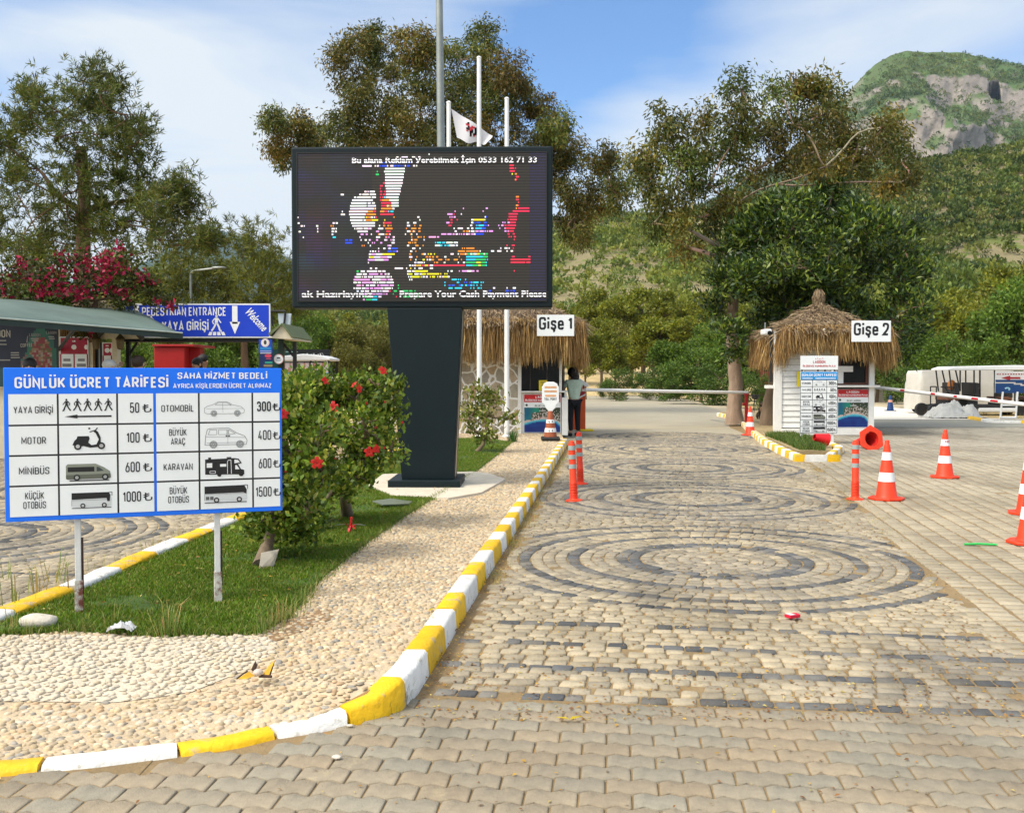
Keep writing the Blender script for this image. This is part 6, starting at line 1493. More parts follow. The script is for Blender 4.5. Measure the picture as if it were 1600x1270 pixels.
b = MB(T); b.prism([(wx(426, YG), wz(522, YG)), (wx(447, YG), wz(506, YG)), (wx(447, YG), wz(508.5, YG)), (wx(428, YG), wz(526, YG))], YG - .35, YG + 1.7, axis='y'); b.prism([(wx(447, YG), wz(506, YG)), (wx(463, YG), wz(527, YG)), (wx(462, YG), wz(529, YG)), (wx(446.5, YG), wz(508.5, YG))], YG - .35, YG + 1.7, axis='y'); b.build('roof', mat('olive_roof', (.13, .16, .07), .7, 8, .2), gt)
b = MB(T); b.prism([(wx(424, YG), wz(487, YG)), (wx(445, YG), wz(487, YG)), (wx(443, YG), wz(509, YG)), (wx(426, YG), wz(509, YG))], YG + .62, YG + .7, axis='y'); sk_ = b.build('skylight', mat('pale_blue_sheet', (.55, .62, .68), .3), gt)
b = MB(T); 
for a_, c_ in (((423, 486), (446, 486)), ((446, 486), (443.5, 510)), ((423, 486), (426, 510))): b.tube([P(*a_, YG + .6), P(*c_, YG + .6)], .022, 6)
b.build('skylight_frame', BKI, gt)
b = MB(T); b.box(wx(424.5, YG), wx(432, YG), YG - .1, YG + .05, wz(528, YG), wz(521, YG)); b.build('flood_lamp', WHITE, gt)
t, w_, h_ = sign('entrance_sign', 'blue pedestrian entrance sign with white arrows and walkers', 'sign', 196, 423, 474.5, 528, YG, WHITE, .05)
b = MB(); b.rect(-w_ + .02, w_ - .025, .028, h_ - .028, -.003); b.build('blue_field', BLUED, t)
def ex_(px): return wx(px, YG) - t.location.x
def ez_(py): return wz(py, YG) - t.location.z
b = MB(); b.text('PEDESTRIAN ENTRANCE', (ex_(224) + ex_(354)) / 2, ez_(493.5), ez_(480) - ez_(493.5), -.006, width=ex_(354) - ex_(223), bold=.015)
b.text('YAYA GİRİŞİ', (ex_(254) + ex_(327)) / 2, ez_(516.5), ez_(502) - ez_(516.5), -.006, width=ex_(327) - ex_(254), bold=.02)
for px in (368, 214.5): b.rect(ex_(px - 4.2), ex_(px + 4.2), ez_(506), ez_(478), -.006); b.flat([(ex_(px - 8), ez_(503)), (ex_(px + 8), ez_(503)), (ex_(px), ez_(522))], -.006)
b.text('Welcome', ex_(398), ez_(504), .17, -.006, sx=.58, bold=.018, rot=R(-47), shear=.35, plain=True)
b.build('lettering', INKW, t)
b = MB()
for px in (339, 237):
    xx, zz = ex_(px), ez_(517); s_ = .32
    pic_walker(b, xx, zz, s_, -.006, (.86, .86, .86), 0)
    for i in range(4): q = -.17 + i * .095; b.flat([(xx + q, zz - .09), (xx + q + .07, zz - .09), (xx + q * .8 + .06, zz - .02), (xx + q * .8 + .0, zz - .02)], -.007, (.86, .86, .86))
b.build('pictogram', VC, t)
# red cabin
YR = 24.5
rc = empty('red_cabin', (wx(274, YR), YR, 0), 'plain red sales cabin standing beneath the blue entrance sign', 'cabin'); T = TR(rc)
REDC = mat('red_sheet_metal', (.36, .012, .012), .45, 4, .12, .03, 30)
zt_ = wz(538, YR); b = MB(T); b.box(wx(241, YR), wx(289, YR), YR, YR + 1.6, .1, zt_ - .06); b.build('body', REDC, rc, bevel=.02)
b = MB(T); b.box(wx(240, YR), wx(305, YR), YR - .06, YR + 1.7, zt_ - .055, zt_); b.build('roof', REDC, rc, bevel=.01)
b = MB(T); b.box(wx(289, YR) + .002, wx(306, YR), YR + .35, YR + .40, .2, zt_ - .08); b.build('open_door', REDC, rc); b = MB(T); b.box(wx(242, YR), wx(306, YR), YR + .02, YR + 1.6, 0, .098); b.build('base', BLACK, rc)
# notices right of the gate
t, w_, h_ = sign('notice_board', 'dark blue notice board with a round white emblem below the gate roof', 'notice board', 405, 426, 530, 606, YG - .1, mat('navy_film', (.006, .02, .10), .45, 5, .1), .03)
def nx_(px): return wx(px, YG - .1) - t.location.x
def nz_(py): return wz(py, YG - .1) - t.location.z
b = MB(); b.rect(-w_, w_, nz_(551), h_, -.002, (.005, .06, .42)); b.disc(nx_(415), nz_(535.5), .085, .085, -.004, (.75, .6, .6)); b.disc(nx_(415), nz_(535.5), .062, .062, -.006, (.78, .78, .78)); b.disc(nx_(415), nz_(535), .03, .045, -.008, (.05, .05, .05))
for z, c in ((543, (.03, .35, .7)), (545.5, (.03, .35, .7)), (548.5, (.4, .5, .7)), (551.5, (.6, .6, .62))): b.rect(-w_ * .8, w_ * .85, nz_(z + .8), nz_(z - .4), -.005, c)
b.disc(nx_(419.5), nz_(556), .07, .035, -.004, (.6, .05, .10)); b.rect(nx_(416), nx_(424), nz_(561), nz_(560), -.004, (.6, .1, .14)); b.rect(-w_ * .1, w_, nz_(568), nz_(565), -.004, (.02, .3, .22)); b.rect(-w_ * .3, w_, nz_(573), nz_(569.5), -.004, (.25, .2, .1))
b.build('print', VC, t)
b = MB(); b.box(-.03, .03, .031, .09, -t.location.z, h_); b.build('post', DK, t)
rs = empty('round_sign', P(435.5, 561, YG - .02), 'small round white sign with a pale red rim on the green gate post', 'sign')
b = MB(); b.lathe([(.10, 0), (.10, .012)], 24); o = b.build('panel', mat('pale_red_rim', (.65, .32, .32), .5), rs); o.rotation_euler = (R(90), 0, 0)
b = MB(); b.disc(0, 0, .088, .088, -.016, n=24); b.build('face', PANELW, rs); b = MB(); b.rect(-.035, .035, .01, .035, -.018); b.rect(-.06, .06, -.012, -.004, -.018); b.rect(-.05, .05, -.035, -.028, -.018); b.build('lettering', INK, rs)

# shuttle cart with wave livery, and dark banner behind
def make_shuttle(root, x0, x1, Y, rooftop, livery=None, open_=True):
    """side view runs along X; Y is the near side"""
    T = TR(root); wd = 1.4; z0 = root.location.z
    zr = rooftop
    prof = [(x0, zr - .06), (x0 + .25, zr + .02), ((x0 + x1) / 2, zr + .07), (x1 - .25, zr + .03), (x1, zr - .05), (x1, zr - .11), (x0, zr - .12)]
    b = MB(T); b.prism(prof, Y - .08, Y + wd + .08, axis='y'); b.build('roof', WHITE, root, bevel=.03)
    return T, wd
def wheelobj(root, x, y, r, T, z0=0):
    b = MB(); b.lathe([(r * .62, -.09), (r * .95, -.10), (r, -.05), (r, .05), (r * .95, .10), (r * .62, .09)], 24); o = b.build('wheel', BLACK, root, smooth=40); o.rotation_euler = (R(90), 0, 0); o.location = T @ Vector((x, y, z0 + r))
    b = MB(); b.lathe([(.02, -.07), (r * .6, -.085), (r * .6, .085), (.02, .07)], 16); b.build('rim', STEEL, o)
YA = 27.5
sa_ = empty('shuttle_cart', (wx(474, YA), YA, 0), 'white roofed shuttle cart with blue wave side panels, behind the hibiscus', 'shuttle cart')
T, wd = make_shuttle(sa_, wx(432, YA), wx(517, YA), YA, wz(557, YA))
b = MB(T)
for px in (459, 484, 512): b.box(wx(px, YA), wx(px, YA) + .05, YA + .02, YA + .07, .5, wz(563, YA)); b.box(wx(px, YA), wx(px, YA) + .05, YA + wd - .07, YA + wd - .02, .5, wz(563, YA))
b.build('roof_post', BLACK, sa_)
b = MB(T); b.box(wx(438, YA), wx(514, YA), YA, YA + wd, .35, .62); b.build('body', PANELW, sa_, bevel=.04)
def wave(u, v):
    n = noise.noise((u * 5, v * 3, 2.)); s_ = .62 + .12 * math.sin(u * 16)
    if v > s_ + .15: return (.62, .52, .50) if n < .1 else (.5, .22, .18)
    if v > s_ - .1: return (.03, .36, .5)
    return (.004, .04 + .02 * n, .26)
for a_, c_ in ((442, 459), (461, 483), (486, 513)):
    pnl = printed(sa_, 'side_panel', wx(a_, YA) - sa_.location.x, wx(c_, YA) - sa_.location.x, .62, wz(567, YA), -.004, 8, 10, wave)
    b = MB(T); b.box(wx(a_, YA), wx(c_, YA), YA, YA + .03, .62, wz(567, YA)); b.build('panel_back', PANELW, pnl)
for px in (449, 503): wheelobj(sa_, wx(px, YA), YA + .05, .28, T); wheelobj(sa_, wx(px, YA), YA + wd - .05, .28, T)
t, w_, h_ = sign('banner', 'long black banner with small white lettering behind the white roofed shuttle', 'banner', 424, 516, 546, 620, 31, mat('black_banner', (.010, .012, .013), .6, 3, .3), .03)
b = MB(); b.rect(-w_ * .5, -w_ * .1, h_ * .94, h_ * .96, -.003, (.3, .5, .45)); b.rect(-w_, -w_ * .35, 0, h_, -.0015, (.005, .05, .04))
for i in range(9): x = .05 + i * .075; b.rect(w_ * x, w_ * (x + .05), h_ * .86, h_ * (.89 + .015 * (i % 3)), -.003, (.6, .6, .6))
for k in range(5): b.line([(w_ * (.72 + .03 * k), h_ * (.93 - .03 * k)), (w_ * (.95), h_ * (.74 - .02 * k))], .012, -.003, (.6, .6, .6))
b.build('print', VC, t); b = MB(); b.box(-w_, -w_ + .06, .031, .09, -t.location.z, h_); b.box(w_ - .06, w_, .031, .09, -t.location.z, h_); b.build('post', BLACK, t)

# white car far up the road: built in full
YC = 78; xcar = wx(519, YC); zcar = .95
car = empty('parked_car', (xcar, YC, zcar), 'white car facing the viewer far up the left road', 'car')
CARW = mat('white_car_paint', (.78, .78, .78), .25, 3, .02, coat=.5)
hw = .85
b = MB()
sec = [(.0, .30, .62, .84), (.08, .22, .85, .85), (1.0, .20, .98, .87), (1.6, .20, 1.02, .87), (2.3, .2, 1.05, .87), (3.7, .2, 1.05, .87), (4.2, .25, 1.0, .84)]
vs = []; 
for y, za, zb_, hw_ in sec: vs += [(-hw_, y, za), (hw_, y, za), (hw_, y, zb_ - .1), (hw_ - .1, y, zb_), (-hw_ + .1, y, zb_), (-hw_, y, zb_ - .1)]
n = len(sec); b.add(vs, [(0, 1, 2, 3, 4, 5), tuple(range(6 * n - 6, 6 * n))[::-1]] + [(i * 6 + j, i * 6 + 6 + j, i * 6 + 6 + (j + 1) % 6, i * 6 + (j + 1) % 6) for i in range(n - 1) for j in range(6)])
b.build('body', CARW, car, bevel=.04)
b = MB(); b.add([(-.76, 1.35, 1.0), (.76, 1.35, 1.0), (.60, 2.0, 1.47), (-.60, 2.0, 1.47), (-.76, 4.0, 1.02), (.76, 4.0, 1.02), (.60, 3.6, 1.47), (-.60, 3.6, 1.47)], [(0, 1, 2, 3), (3, 2, 6, 7), (5, 4, 7, 6), (1, 5, 6, 2), (4, 0, 3, 7)]); b.build('cabin', CARW, car, bevel=.03)
b = MB(); b.add([(-.66, 1.40, 1.07), (.66, 1.40, 1.07), (.55, 1.92, 1.43), (-.55, 1.92, 1.43)], [(0, 1, 2, 3)]); o = b.build('windscreen', mat('grey_windscreen', (.10, .13, .13), .1), car); o.location.y = -.02; o.location.z = .02
b = MB(); b.box(-.72, .72, -.012, .04, .48, .62); b.box(-.6, .6, -.012, .04, .28, .42); b.build('grille', BLACK, car)
for s in (-1, 1):
    b = MB(); b.prism([(s * .80, .62), (s * .50, .60), (s * .48, .68), (s * .78, .76)], -.02, .05, axis='y'); b.build('headlight', mat('headlight_glass', (.5, .52, .55), .1), car)
    b = MB(); b.box(s * .95 - .09, s * .95 + .09, 1.45, 1.53, .98, 1.10); b.build('mirror', CARW, car)
    for y in (.8, 3.4): wheelobj(car, s * .78, y, .31, Matrix.Identity(4)); 
for ch in car.children:
    if ch.name.startswith('wheel'): ch.rotation_euler = (0, R(90), 0)
b = MB(); b.box(-.26, .26, -.02, -.013, .34, .44); b.build('number_plate', PANELW, car)
# street lamp behind the gate
sl = empty('street_lamp', (wx(298, 46), 46, 0), 'thin grey street lamp with a bent arm above the blue entrance sign', 'street lamp'); T = TR(sl)
b = MB(T); b.tube([(wx(298, 46), 46, 0), P(298, 426, 46)], [.09, .06], 10); b.build('pole', STEEL, sl); b = MB(T); b.tube([P(298, 427, 46), P(304, 423, 46), P(338, 419, 46)], .05, 8); b.build('arm', STEEL, sl); b = MB(T); q = P(342, 418.5, 46); b.ball(q, .35, .15, .07); b.build('lamp_head', STEEL, sl)

# ================================================================== RIGHT: SHUTTLE CARTS AND SIGN
YD = 38.5
sb = empty('shuttle_cart', (wx(1550, YD), YD, 0), 'open white roofed shuttle cart with black seats on the right, orange bag aboard', 'shuttle cart')
T, wd = make_shuttle(sb, wx(1479, YD), wx(1690, YD), YD, wz(573.5, YD))
b = MB(T)
for a_, c_ in (((1483, 578), (1487, 612)), ((1493, 578), (1499, 605)), ((1522, 578), (1522, 612)), ((1531, 578), (1531, 605)), ((1554, 578), (1554, 625)), ((1610, 578), (1610, 630))): b.tube([P(*a_, YD + .1), P(*c_, YD + .1)], .03, 6); b.tube([P(*a_, YD + .1) + Vector((0, wd - .2, 0)), P(*c_, YD + .1) + Vector((0, wd - .2, 0))], .03, 6)
b.tube([P(1522, 612, YD + .1), P(1525, 625, YD + .1)], .03, 6)
b.build('roof_post', BLACK, sb)
b = MB(T); b.box(wx(1470, YD), wx(1690, YD), YD + .05, YD + wd - .05, .30, .45); b.build('floor', mat('dark_floor', (.03, .03, .03), .7), sb)
b = MB(T); b.box(wx(1530, YD), wx(1690, YD), YD, YD + wd, .18, .34); b.build('side_skirt', WHITE, sb, bevel=.04)
SEATB = mat('black_vinyl', (.022, .02, .02), .5, 6, .2); SEATR = mat('brown_vinyl', (.16, .06, .03), .5, 6, .2)
for px in (1497, 1528, 1580, 1630):
    b = MB(T); b.box(wx(px - 14, YD), wx(px + 4, YD), YD + .1, YD + wd - .1, .62, .76); b.build('seat', SEATR, sb, bevel=.03)
    b = MB(T); b.prism([(wx(px - 2, YD), .72), (wx(px + 5, YD), .72), (wx(px + 4, YD), 1.28), (wx(px - 3, YD), 1.30)], YD + .1, YD + wd - .1, axis='y'); b.build('backrest', SEATB, sb, bevel=.03)
    b = MB(T); b.box(wx(px - 12, YD), wx(px + 3, YD), YD + .15, YD + wd - .15, .452, .618); b.build('seat_base', BLACK, sb)
b = MB(T)
for a_, c_ in (((1454, 640), (1454, 604)), ((1454, 604), (1463, 604)), ((1463, 604), (1463, 640)), ((1450, 632), (1500, 628)), ((1470, 604.5), (1492, 605))): b.tube([P(*a_, YD + .1), P(*c_, YD + .1)], .025, 6)
b.build('front_frame', BLACK, sb)
b = MB(T); b.tube([P(1476, 604, YD + .5), P(1487, 622, YD + .5)], .02, 6); b.build('steering_column', BLACK, sb)
for px in (1462, 1600): wheelobj(sb, wx(px, YD), YD + .08, .25, T); wheelobj(sb, wx(px, YD), YD + wd - .08, .25, T)
ob = tag(MB().ball((0, 0, 0), .16, .14, .20).build('bag', mat('orange_cloth', (.46, .16, .04), .8, 9, .2, .4), smooth=60), 'orange bag on the front seat of the right shuttle cart', 'bag'); ob.location = P(1487, 601.5, YD + .4)
# cloth covered cart behind
YE = 41.5
def drape(name, label, cat, px0, px1, ztop, Y0, dpt, zbot, mt, slope=.45):
    x0, x1 = wx(px0, Y0), wx(px1, Y0); NXX, NYY = 44, 26; vs = []
    for i in range(NXX + 1):
        for j in range(NYY + 1):
            u, v = i / NXX * 2 - 1, j / NYY * 2 - 1
            m = max(abs(u), abs(v)); k = min(1, m / .80); 
            ex = u / max(m, 1e-6); ey = v / max(m, 1e-6)
            z = ztop - .05 * (u * u) ; drop = max(0, (m - .80) / .20)
            z = z - drop * (ztop - zbot) + .02 * noise.noise((u * 3, v * 3, 1.))
            sx_ = (ex * k if m > .8 else u / .8); sy_ = (ey * k if m > .8 else v / .8)
            fl_ = 1 - (slope * .14) * (1 - drop) + .035 * drop * noise.noise((u * 7, v * 7, drop * 1.5))
            vs.append(((x0 + x1) / 2 + sx_ * (x1 - x0) / 2 * fl_, Y0 + dpt / 2 + sy_ * dpt / 2 * fl_, z))
    t = empty(name, ((x0 + x1) / 2, Y0, 0), label, cat); b = MB(TR(t)); b.add(vs, [(i * (NYY + 1) + j, (i + 1) * (NYY + 1) + j, (i + 1) * (NYY + 1) + j + 1, i * (NYY + 1) + j + 1) for i in range(NXX) for j in range(NYY)])
    b.build('cover', mt, t, smooth=70); return t
COV = mat('pale_grey_cover', (.56, .53, .47), .8, 2, .12, .5, 5)
cv = drape('covered_cart', 'cart wrapped in a pale grey cloth cover behind the right shuttle', 'covered cart', 1435, 1592, wz(578, YE), YE, 1.7, wz(634, YE) - .1, COV)
T = TR(cv)
for px in (1455, 1570): wheelobj(cv, wx(px, YE), YE + .3, .25, T); wheelobj(cv, wx(px, YE), YE + 1.4, .25, T)
b = MB(T); b.box(wx(1445, YE), wx(1580, YE), YE + .2, YE + 1.5, .3, 1.4); b.build('frame', BLACK, cv)
# heap of sheeting
ht = empty('sheeting_heap', G(1503, 654), 'crumpled heap of grey white sheeting in front of the right shuttle cart', 'sheeting'); vs = []; q = ht.location
for i in range(61):
    for j in range(25):
        u, v = i / 30 - 1, j / 12 - 1; r2 = min(1, u * u + v * v)
        h = (1 - r2) ** .6 * .46 * (.8 + .7 * noise.noise((u * 2, v * 2, 4.))) + .34 * (.5 - abs(noise.noise((u * 4.5 + v * 3, v * 4, 2.)))) * (1 - r2 * .8) + .16 * abs(noise.noise((u * 9 + v * 6, v * 7, 8.))) * (1 - r2 * .6)
        vs.append((u * 1.0, v * .8 + .8, max(.01, h)))
b = MB(); b.add(vs, [(i * 25 + j, (i + 1) * 25 + j, (i + 1) * 25 + j + 1, i * 25 + j + 1) for i in range(60) for j in range(24)]); b.build('sheet', mat('crumpled_sheeting', (.50, .495, .46), .7, 2.5, .2, .3, 8, dirt=((.10, .10, .09), 3.6, .57)), ht, smooth=50)
# sign with red arrow on white stand
YF = 36.3
t = empty('arrow_sign', (wx(1576, YF), YF, .05), 'blue and white sign with a red arrow on a white tubular stand, right edge', 'sign'); T = TR(t)
def sea(u, v):
    n = noise.noise((u * 4, v * 3, 6.))
    if v > .60: return (.70, .66, .62)
    c = .42 - .25 * u + .05 * math.sin(u * 8)
    if abs(v - c - .06) < .035: return (.6, .52, .45)
    if v > c + .06: return (.05, .05, .06) if u > .45 and n > -.1 else (.01, .05, .16)
    return (.008, .055 + .02 * n, .17)
px0, px1 = 1555, 1660
b = MB(T); b.box(wx(px0, YF), wx(px1, YF), YF, YF + .03, wz(614, YF), wz(580, YF)); pn = b.build('panel', PANELW, t)
printed(t, 'picture', wx(px0, YF) - t.location.x, wx(px1, YF) - t.location.x, wz(614, YF) - .05, wz(580, YF) - .05, -.003, 40, 18, sea)
b = MB(T); zc_ = wz(590.5, YF); ax0, ax1 = wx(1564, YF), wx(1594, YF); b.flat([(ax0, zc_), (ax0 + .32, zc_ + .085), (ax0 + .32, zc_ - .085)], YF - .007); b.rect(ax0 + .31, ax1, zc_ - .035, zc_ + .035, YF - .007)
x = wx(1557, YF)
for i in range(24): b.rect(x, x + random.uniform(.04, .07), wz(585, YF) - .012, wz(585, YF) + .03, YF - .006); x += .095
b.build('red_arrow', mat('dark_red_ink', (.34, .015, .02), .5), t)
b = MB(T); b.line([P(1570, 607, YF).xz, P(1574, 605.5, YF).xz, P(1578, 607, YF).xz, P(1576, 609.5, YF).xz], .05, YF - .006); b.build('emblem', mat('pale_cyan_ink', (.35, .6, .7), .5), t)
for a_, c_ in (((1563, 653), (1567, 612)), ((1587, 653), (1590, 612))):
    b = MB(T); b.tube([P(*a_, YF - .05), P(*c_, YF - .05)], .035, 8); b.build('leg', POLEW, t)
b = MB(T); b.tube([P(1563, 652.5, YF - .05), P(1587, 652.5, YF - .05)], .04, 8); b.tube([P(1565, 633, YF - .05), P(1588.5, 633, YF - .05)], .03, 8); b.build('cross_bar', POLEW, t)
# low wall far right
lw_ = tag(MB().box(wx(1366, 62), wx(1436, 62), 62, 62.4, -.05, wz(596.5, 62)).build('low_wall', mat('pale_stone', (.55, .49, .40), .9, 2, .2, .4, 12), bevel=.03), 'low pale wall in front of the wood at the far side of the lot', 'wall')

# ================================================================== LITTER AND SMALL THINGS
def thing_mesh(b, name, mt, label, cat, loc, rz=0, smooth=None, group=None, bevel=0):
    o = b.build(name, mt, smooth=smooth, bevel=bevel); o.location = loc; o.rotation_euler = (0, 0, rz); return tag(o, label, cat, group)
t = empty('cigarette_packet', G(1238, 964, .012), 'crushed red and white packet lying on the cobbles', 'packet', .5)
b = MB(); b.prism([(-.045, -.03), (.04, -.034), (.05, .02), (.0, .032), (-.046, .026)], 0, .022); b.build('box', mat('red_card', (.62, .01, .04), .5, 9, .1), t, bevel=.004); b = MB(); b.add([(-.043, -.028, .0235), (.0, -.031, .0235), (.006, .027, .0235), (-.044, .024, .0235)], [(0, 1, 2, 3)]); b.build('label', mat('pale_card', (.7, .6, .6), .5), t)
b = MB(); b.tube([(-.14, 0, .01), (.0, .01, .014), (.15, 0, .01)], .011, 6); thing_mesh(b, 'drinking_straw', mat('green_plastic', (.03, .50, .10), .4, 9, .05), 'green plastic straw on the paved lot', 'straw', G(1531, 852), -.1)
def rock(seed, r=1.0):
    b = MB(); b.ball((0, 0, .35), 1, .6, .42, n=14, k=9)
    b.v = [(x * (1 + .18 * noise.noise((x * 2, y * 2, z * 2 + seed))), y * (1 + .25 * noise.noise((x * 2 + 5, y * 2, z * 2 + seed))), max(0, z * (1 + .2 * noise.noise((x, y, seed))))) for x, y, z in b.v]
    b.v = [(x * r, y * r, z * r) for x, y, z in b.v]; return b
LIME = mat('pale_limestone', (.60, .54, .44), .9, 9, .18, .5, 25)
thing_mesh(rock(1, .11), 'stone', LIME, 'large flat white stone on the lawn left of the price board post', 'stone', G(60, 981, KZ), .25, 50)
thing_mesh(rock(4, .022), 'pebble', LIME, 'small grey white pebble on the foreground pavers below the kerb', 'pebble', G(526, 1185), 0, 50)
thing_mesh(rock(6, .016), 'pebble', LIME, 'tiny white pebble against the broken yellow kerb stone', 'pebble', G(547, 1135), 0, 50)
b = MB(); vs = []
for i in range(13):
    for j in range(13):
        u, v = i / 6 - 1, j / 6 - 1; vs.append((u * .07, v * .05, .02 + .06 * abs(noise.noise((u * 2.5, v * 2.5, 3.))) + .02 * (1 - u * u)))
b.add(vs, [(i * 13 + j, (i + 1) * 13 + j, (i + 1) * 13 + j + 1, i * 13 + j + 1) for i in range(12) for j in range(12)])
thing_mesh(b, 'plastic_bag', mat('white_film_bag', (.72, .73, .76), .35, 20, .1, trans=.3), 'crumpled clear white plastic bag at the front edge of the lawn', 'plastic bag', G(190, 990, KZ), 0, 60)
# split seed pod with yellow wings
t = empty('dry_husk', G(405, 1058, KZ), 'dry split husk with yellow inside flaps on the pebble paving', 'husk', .2)
def flap(b, pts): b.add(pts, [(0, 1, 2), (0, 2, 3)])
b = MB(); flap(b, [(.01, 0, .005), (.05, -.01, .012), (.075, .02, .075), (.045, .02, .05)]); flap(b, [(-.02, 0, .01), (-.05, .01, .03), (-.10, -.02, .005), (-.06, -.03, .005)]); b.build('yellow_flap', mat('ochre_petal', (.60, .34, .02), .7, 30, .3), t)
b = MB(); flap(b, [(.047, -.012, .012), (.056, -.008, .012), (.078, .02, .079), (.070, .022, .07)]); flap(b, [(-.02, .01, .02), (-.04, .02, .035), (-.02, .05, .07), (-.01, .04, .05)]); b.tube([(-.055, .012, .032), (-.08, 0, .02), (-.105, -.02, .005)], .004, 5); b.tube([(.0, .0, .006), (.06, -.02, .006)], .008, 5); b.build('brown_rim', mat('dark_husk', (.05, .025, .015), .8, 30, .3), t); b = MB(); b.ball((-.005, 0, .025), .024, .02, .018); b.build('kernel', mat('pale_kernel', (.6, .5, .42), .7, 30, .2), t, smooth=60)
# fallen red flower with white paper and grey sheet on the lawn
t = empty('fallen_flower', G(548, 829, KZ + .02), 'fallen red hibiscus flower lying on the lawn below the shrub', 'flower')
b = MB()
for i in range(5): a = i * 1.257 + .3; b.add([(0, 0, .02), (.035 * math.cos(a - .4), .035 * math.sin(a - .4), .05), (.085 * math.cos(a), .05 * math.sin(a), .05 + .035 * math.sin(a * 2)), (.035 * math.cos(a + .4), .035 * math.sin(a + .4), .05)], [(0, 1, 2, 3)])
b.tube([(0, 0, .02), (.01, -.02, .13)], .012, 5); b.tube([(0, 0, .04), (-.02, -.03, -.03)], .018, 5); b.build('petals', mat('red_petals', (.60, .012, .02), .5, 20, .15), t)
b = MB(); b.add([(-.15, -.02, .055), (-.1, -.03, .07), (.0, 0, .062), (-.1, .01, .06)], [(0, 1, 2, 3)]); b.add([(.0, 0, .062), (.1, -.03, .07), (.15, -.02, .05), (.1, .01, .06)], [(0, 1, 2, 3)]); b.build('sepal', mat('white_petal', (.75, .75, .76), .5), t)
b = MB(); b.prism([(-.22, .02), (-.10, -.10), (.18, -.03), (.22, .06), (-.02, .14)], 0, .012); o = thing_mesh(b, 'plastic_sheet', mat('grey_green_plate', (.16, .18, .13), .35, 3, .15), 'dull grey sheet lying at the lawn edge before the billboard base', 'sheet', G(613, 786, KZ + .05), .1); o.rotation_euler = (.18, .05, .1)
b = MB(); b.add([(-.06, 0, .0), (.05, .01, .02), (.09, .02, .15), (-.05, .03, .12)], [(0, 1, 2, 3)]); b.add([(.09, .02, .15), (.05, .01, .02), (.03, -.04, .03)], [(0, 1, 2)]); thing_mesh(b, 'paper_scrap', mat('torn_paper', (.52, .46, .37), .8, 8, .15, trans=.15), 'torn pale paper leaning on the hibiscus trunk', 'paper', G(417, 889, KZ), 0)
# ================================================================== VEGETATION
def leafmesh(name, base, axis, width, cols, mt, parent=None, r=rng, shape='leaf', nrm=None):
    n = len(base); L = np.linalg.norm(axis, axis=1, keepdims=True) + 1e-9; ax = axis / L
    q = r.normal(size=(n, 3)) if nrm is None else nrm + r.normal(0, .35, (n, 3))
    s = np.cross(ax, q); s /= np.linalg.norm(s, axis=1, keepdims=True) + 1e-9
    up = np.cross(s, ax); w_ = np.broadcast_to(np.asarray(width, float).reshape(-1, 1), (n, 1)) / 2
    tip = base + axis - up * L * .12; m = base + axis * .45 + up * L * .06
    V = np.stack([base, m + s * w_, tip, m - s * w_], 1).reshape(-1, 3)
    F = np.arange(n * 4, dtype=np.int32).reshape(-1, 4)
    return npmesh(name, V, F, cols, mt, parent)
def palette(n, pal, r, var=.22):
    pal = np.asarray(pal, float); pal = pal * np.where(pal[:, 1:2] > pal[:, 0:1] * .55, [1.18, 1.08, .62], [1., 1., 1.]); return pal[r.integers(0, len(pal), n)] * r.uniform(1 - var, 1 + var, (n, 1))
def ellip(n, r, inner=.35):
    v = r.normal(size=(n, 3)); v /= np.linalg.norm(v, axis=1, keepdims=True); return v * (inner + (1 - inner) * r.random((n, 1)) ** .6)
BK_E, BK_P, BK_D = (.30, .22, .15), (.14, .085, .05), (.12, .09, .065)
def limb(b, a, c, r0, r1, bend, r, col_, k=6, sag=0.0):
    a, c = Vector(a), Vector(c); d = c - a; L = d.length; o = Vector(r.normal(0, bend * L, 3)); o2 = Vector(r.normal(0, bend * L * .5, 3)); pts = []
    for i in range(k + 1):
        t = i / k; pts.append(a + d * t + o * math.sin(t * math.pi) + o2 * math.sin(t * 2 * math.pi) + Vector((0, 0, sag * L * math.sin(t * math.pi))))
    b.tube(pts, [r0 + (r1 - r0) * (i / k) ** .8 for i in range(k + 1)], 7, tuple(x * random.uniform(.85, 1.15) for x in col_), cap=False); return pts
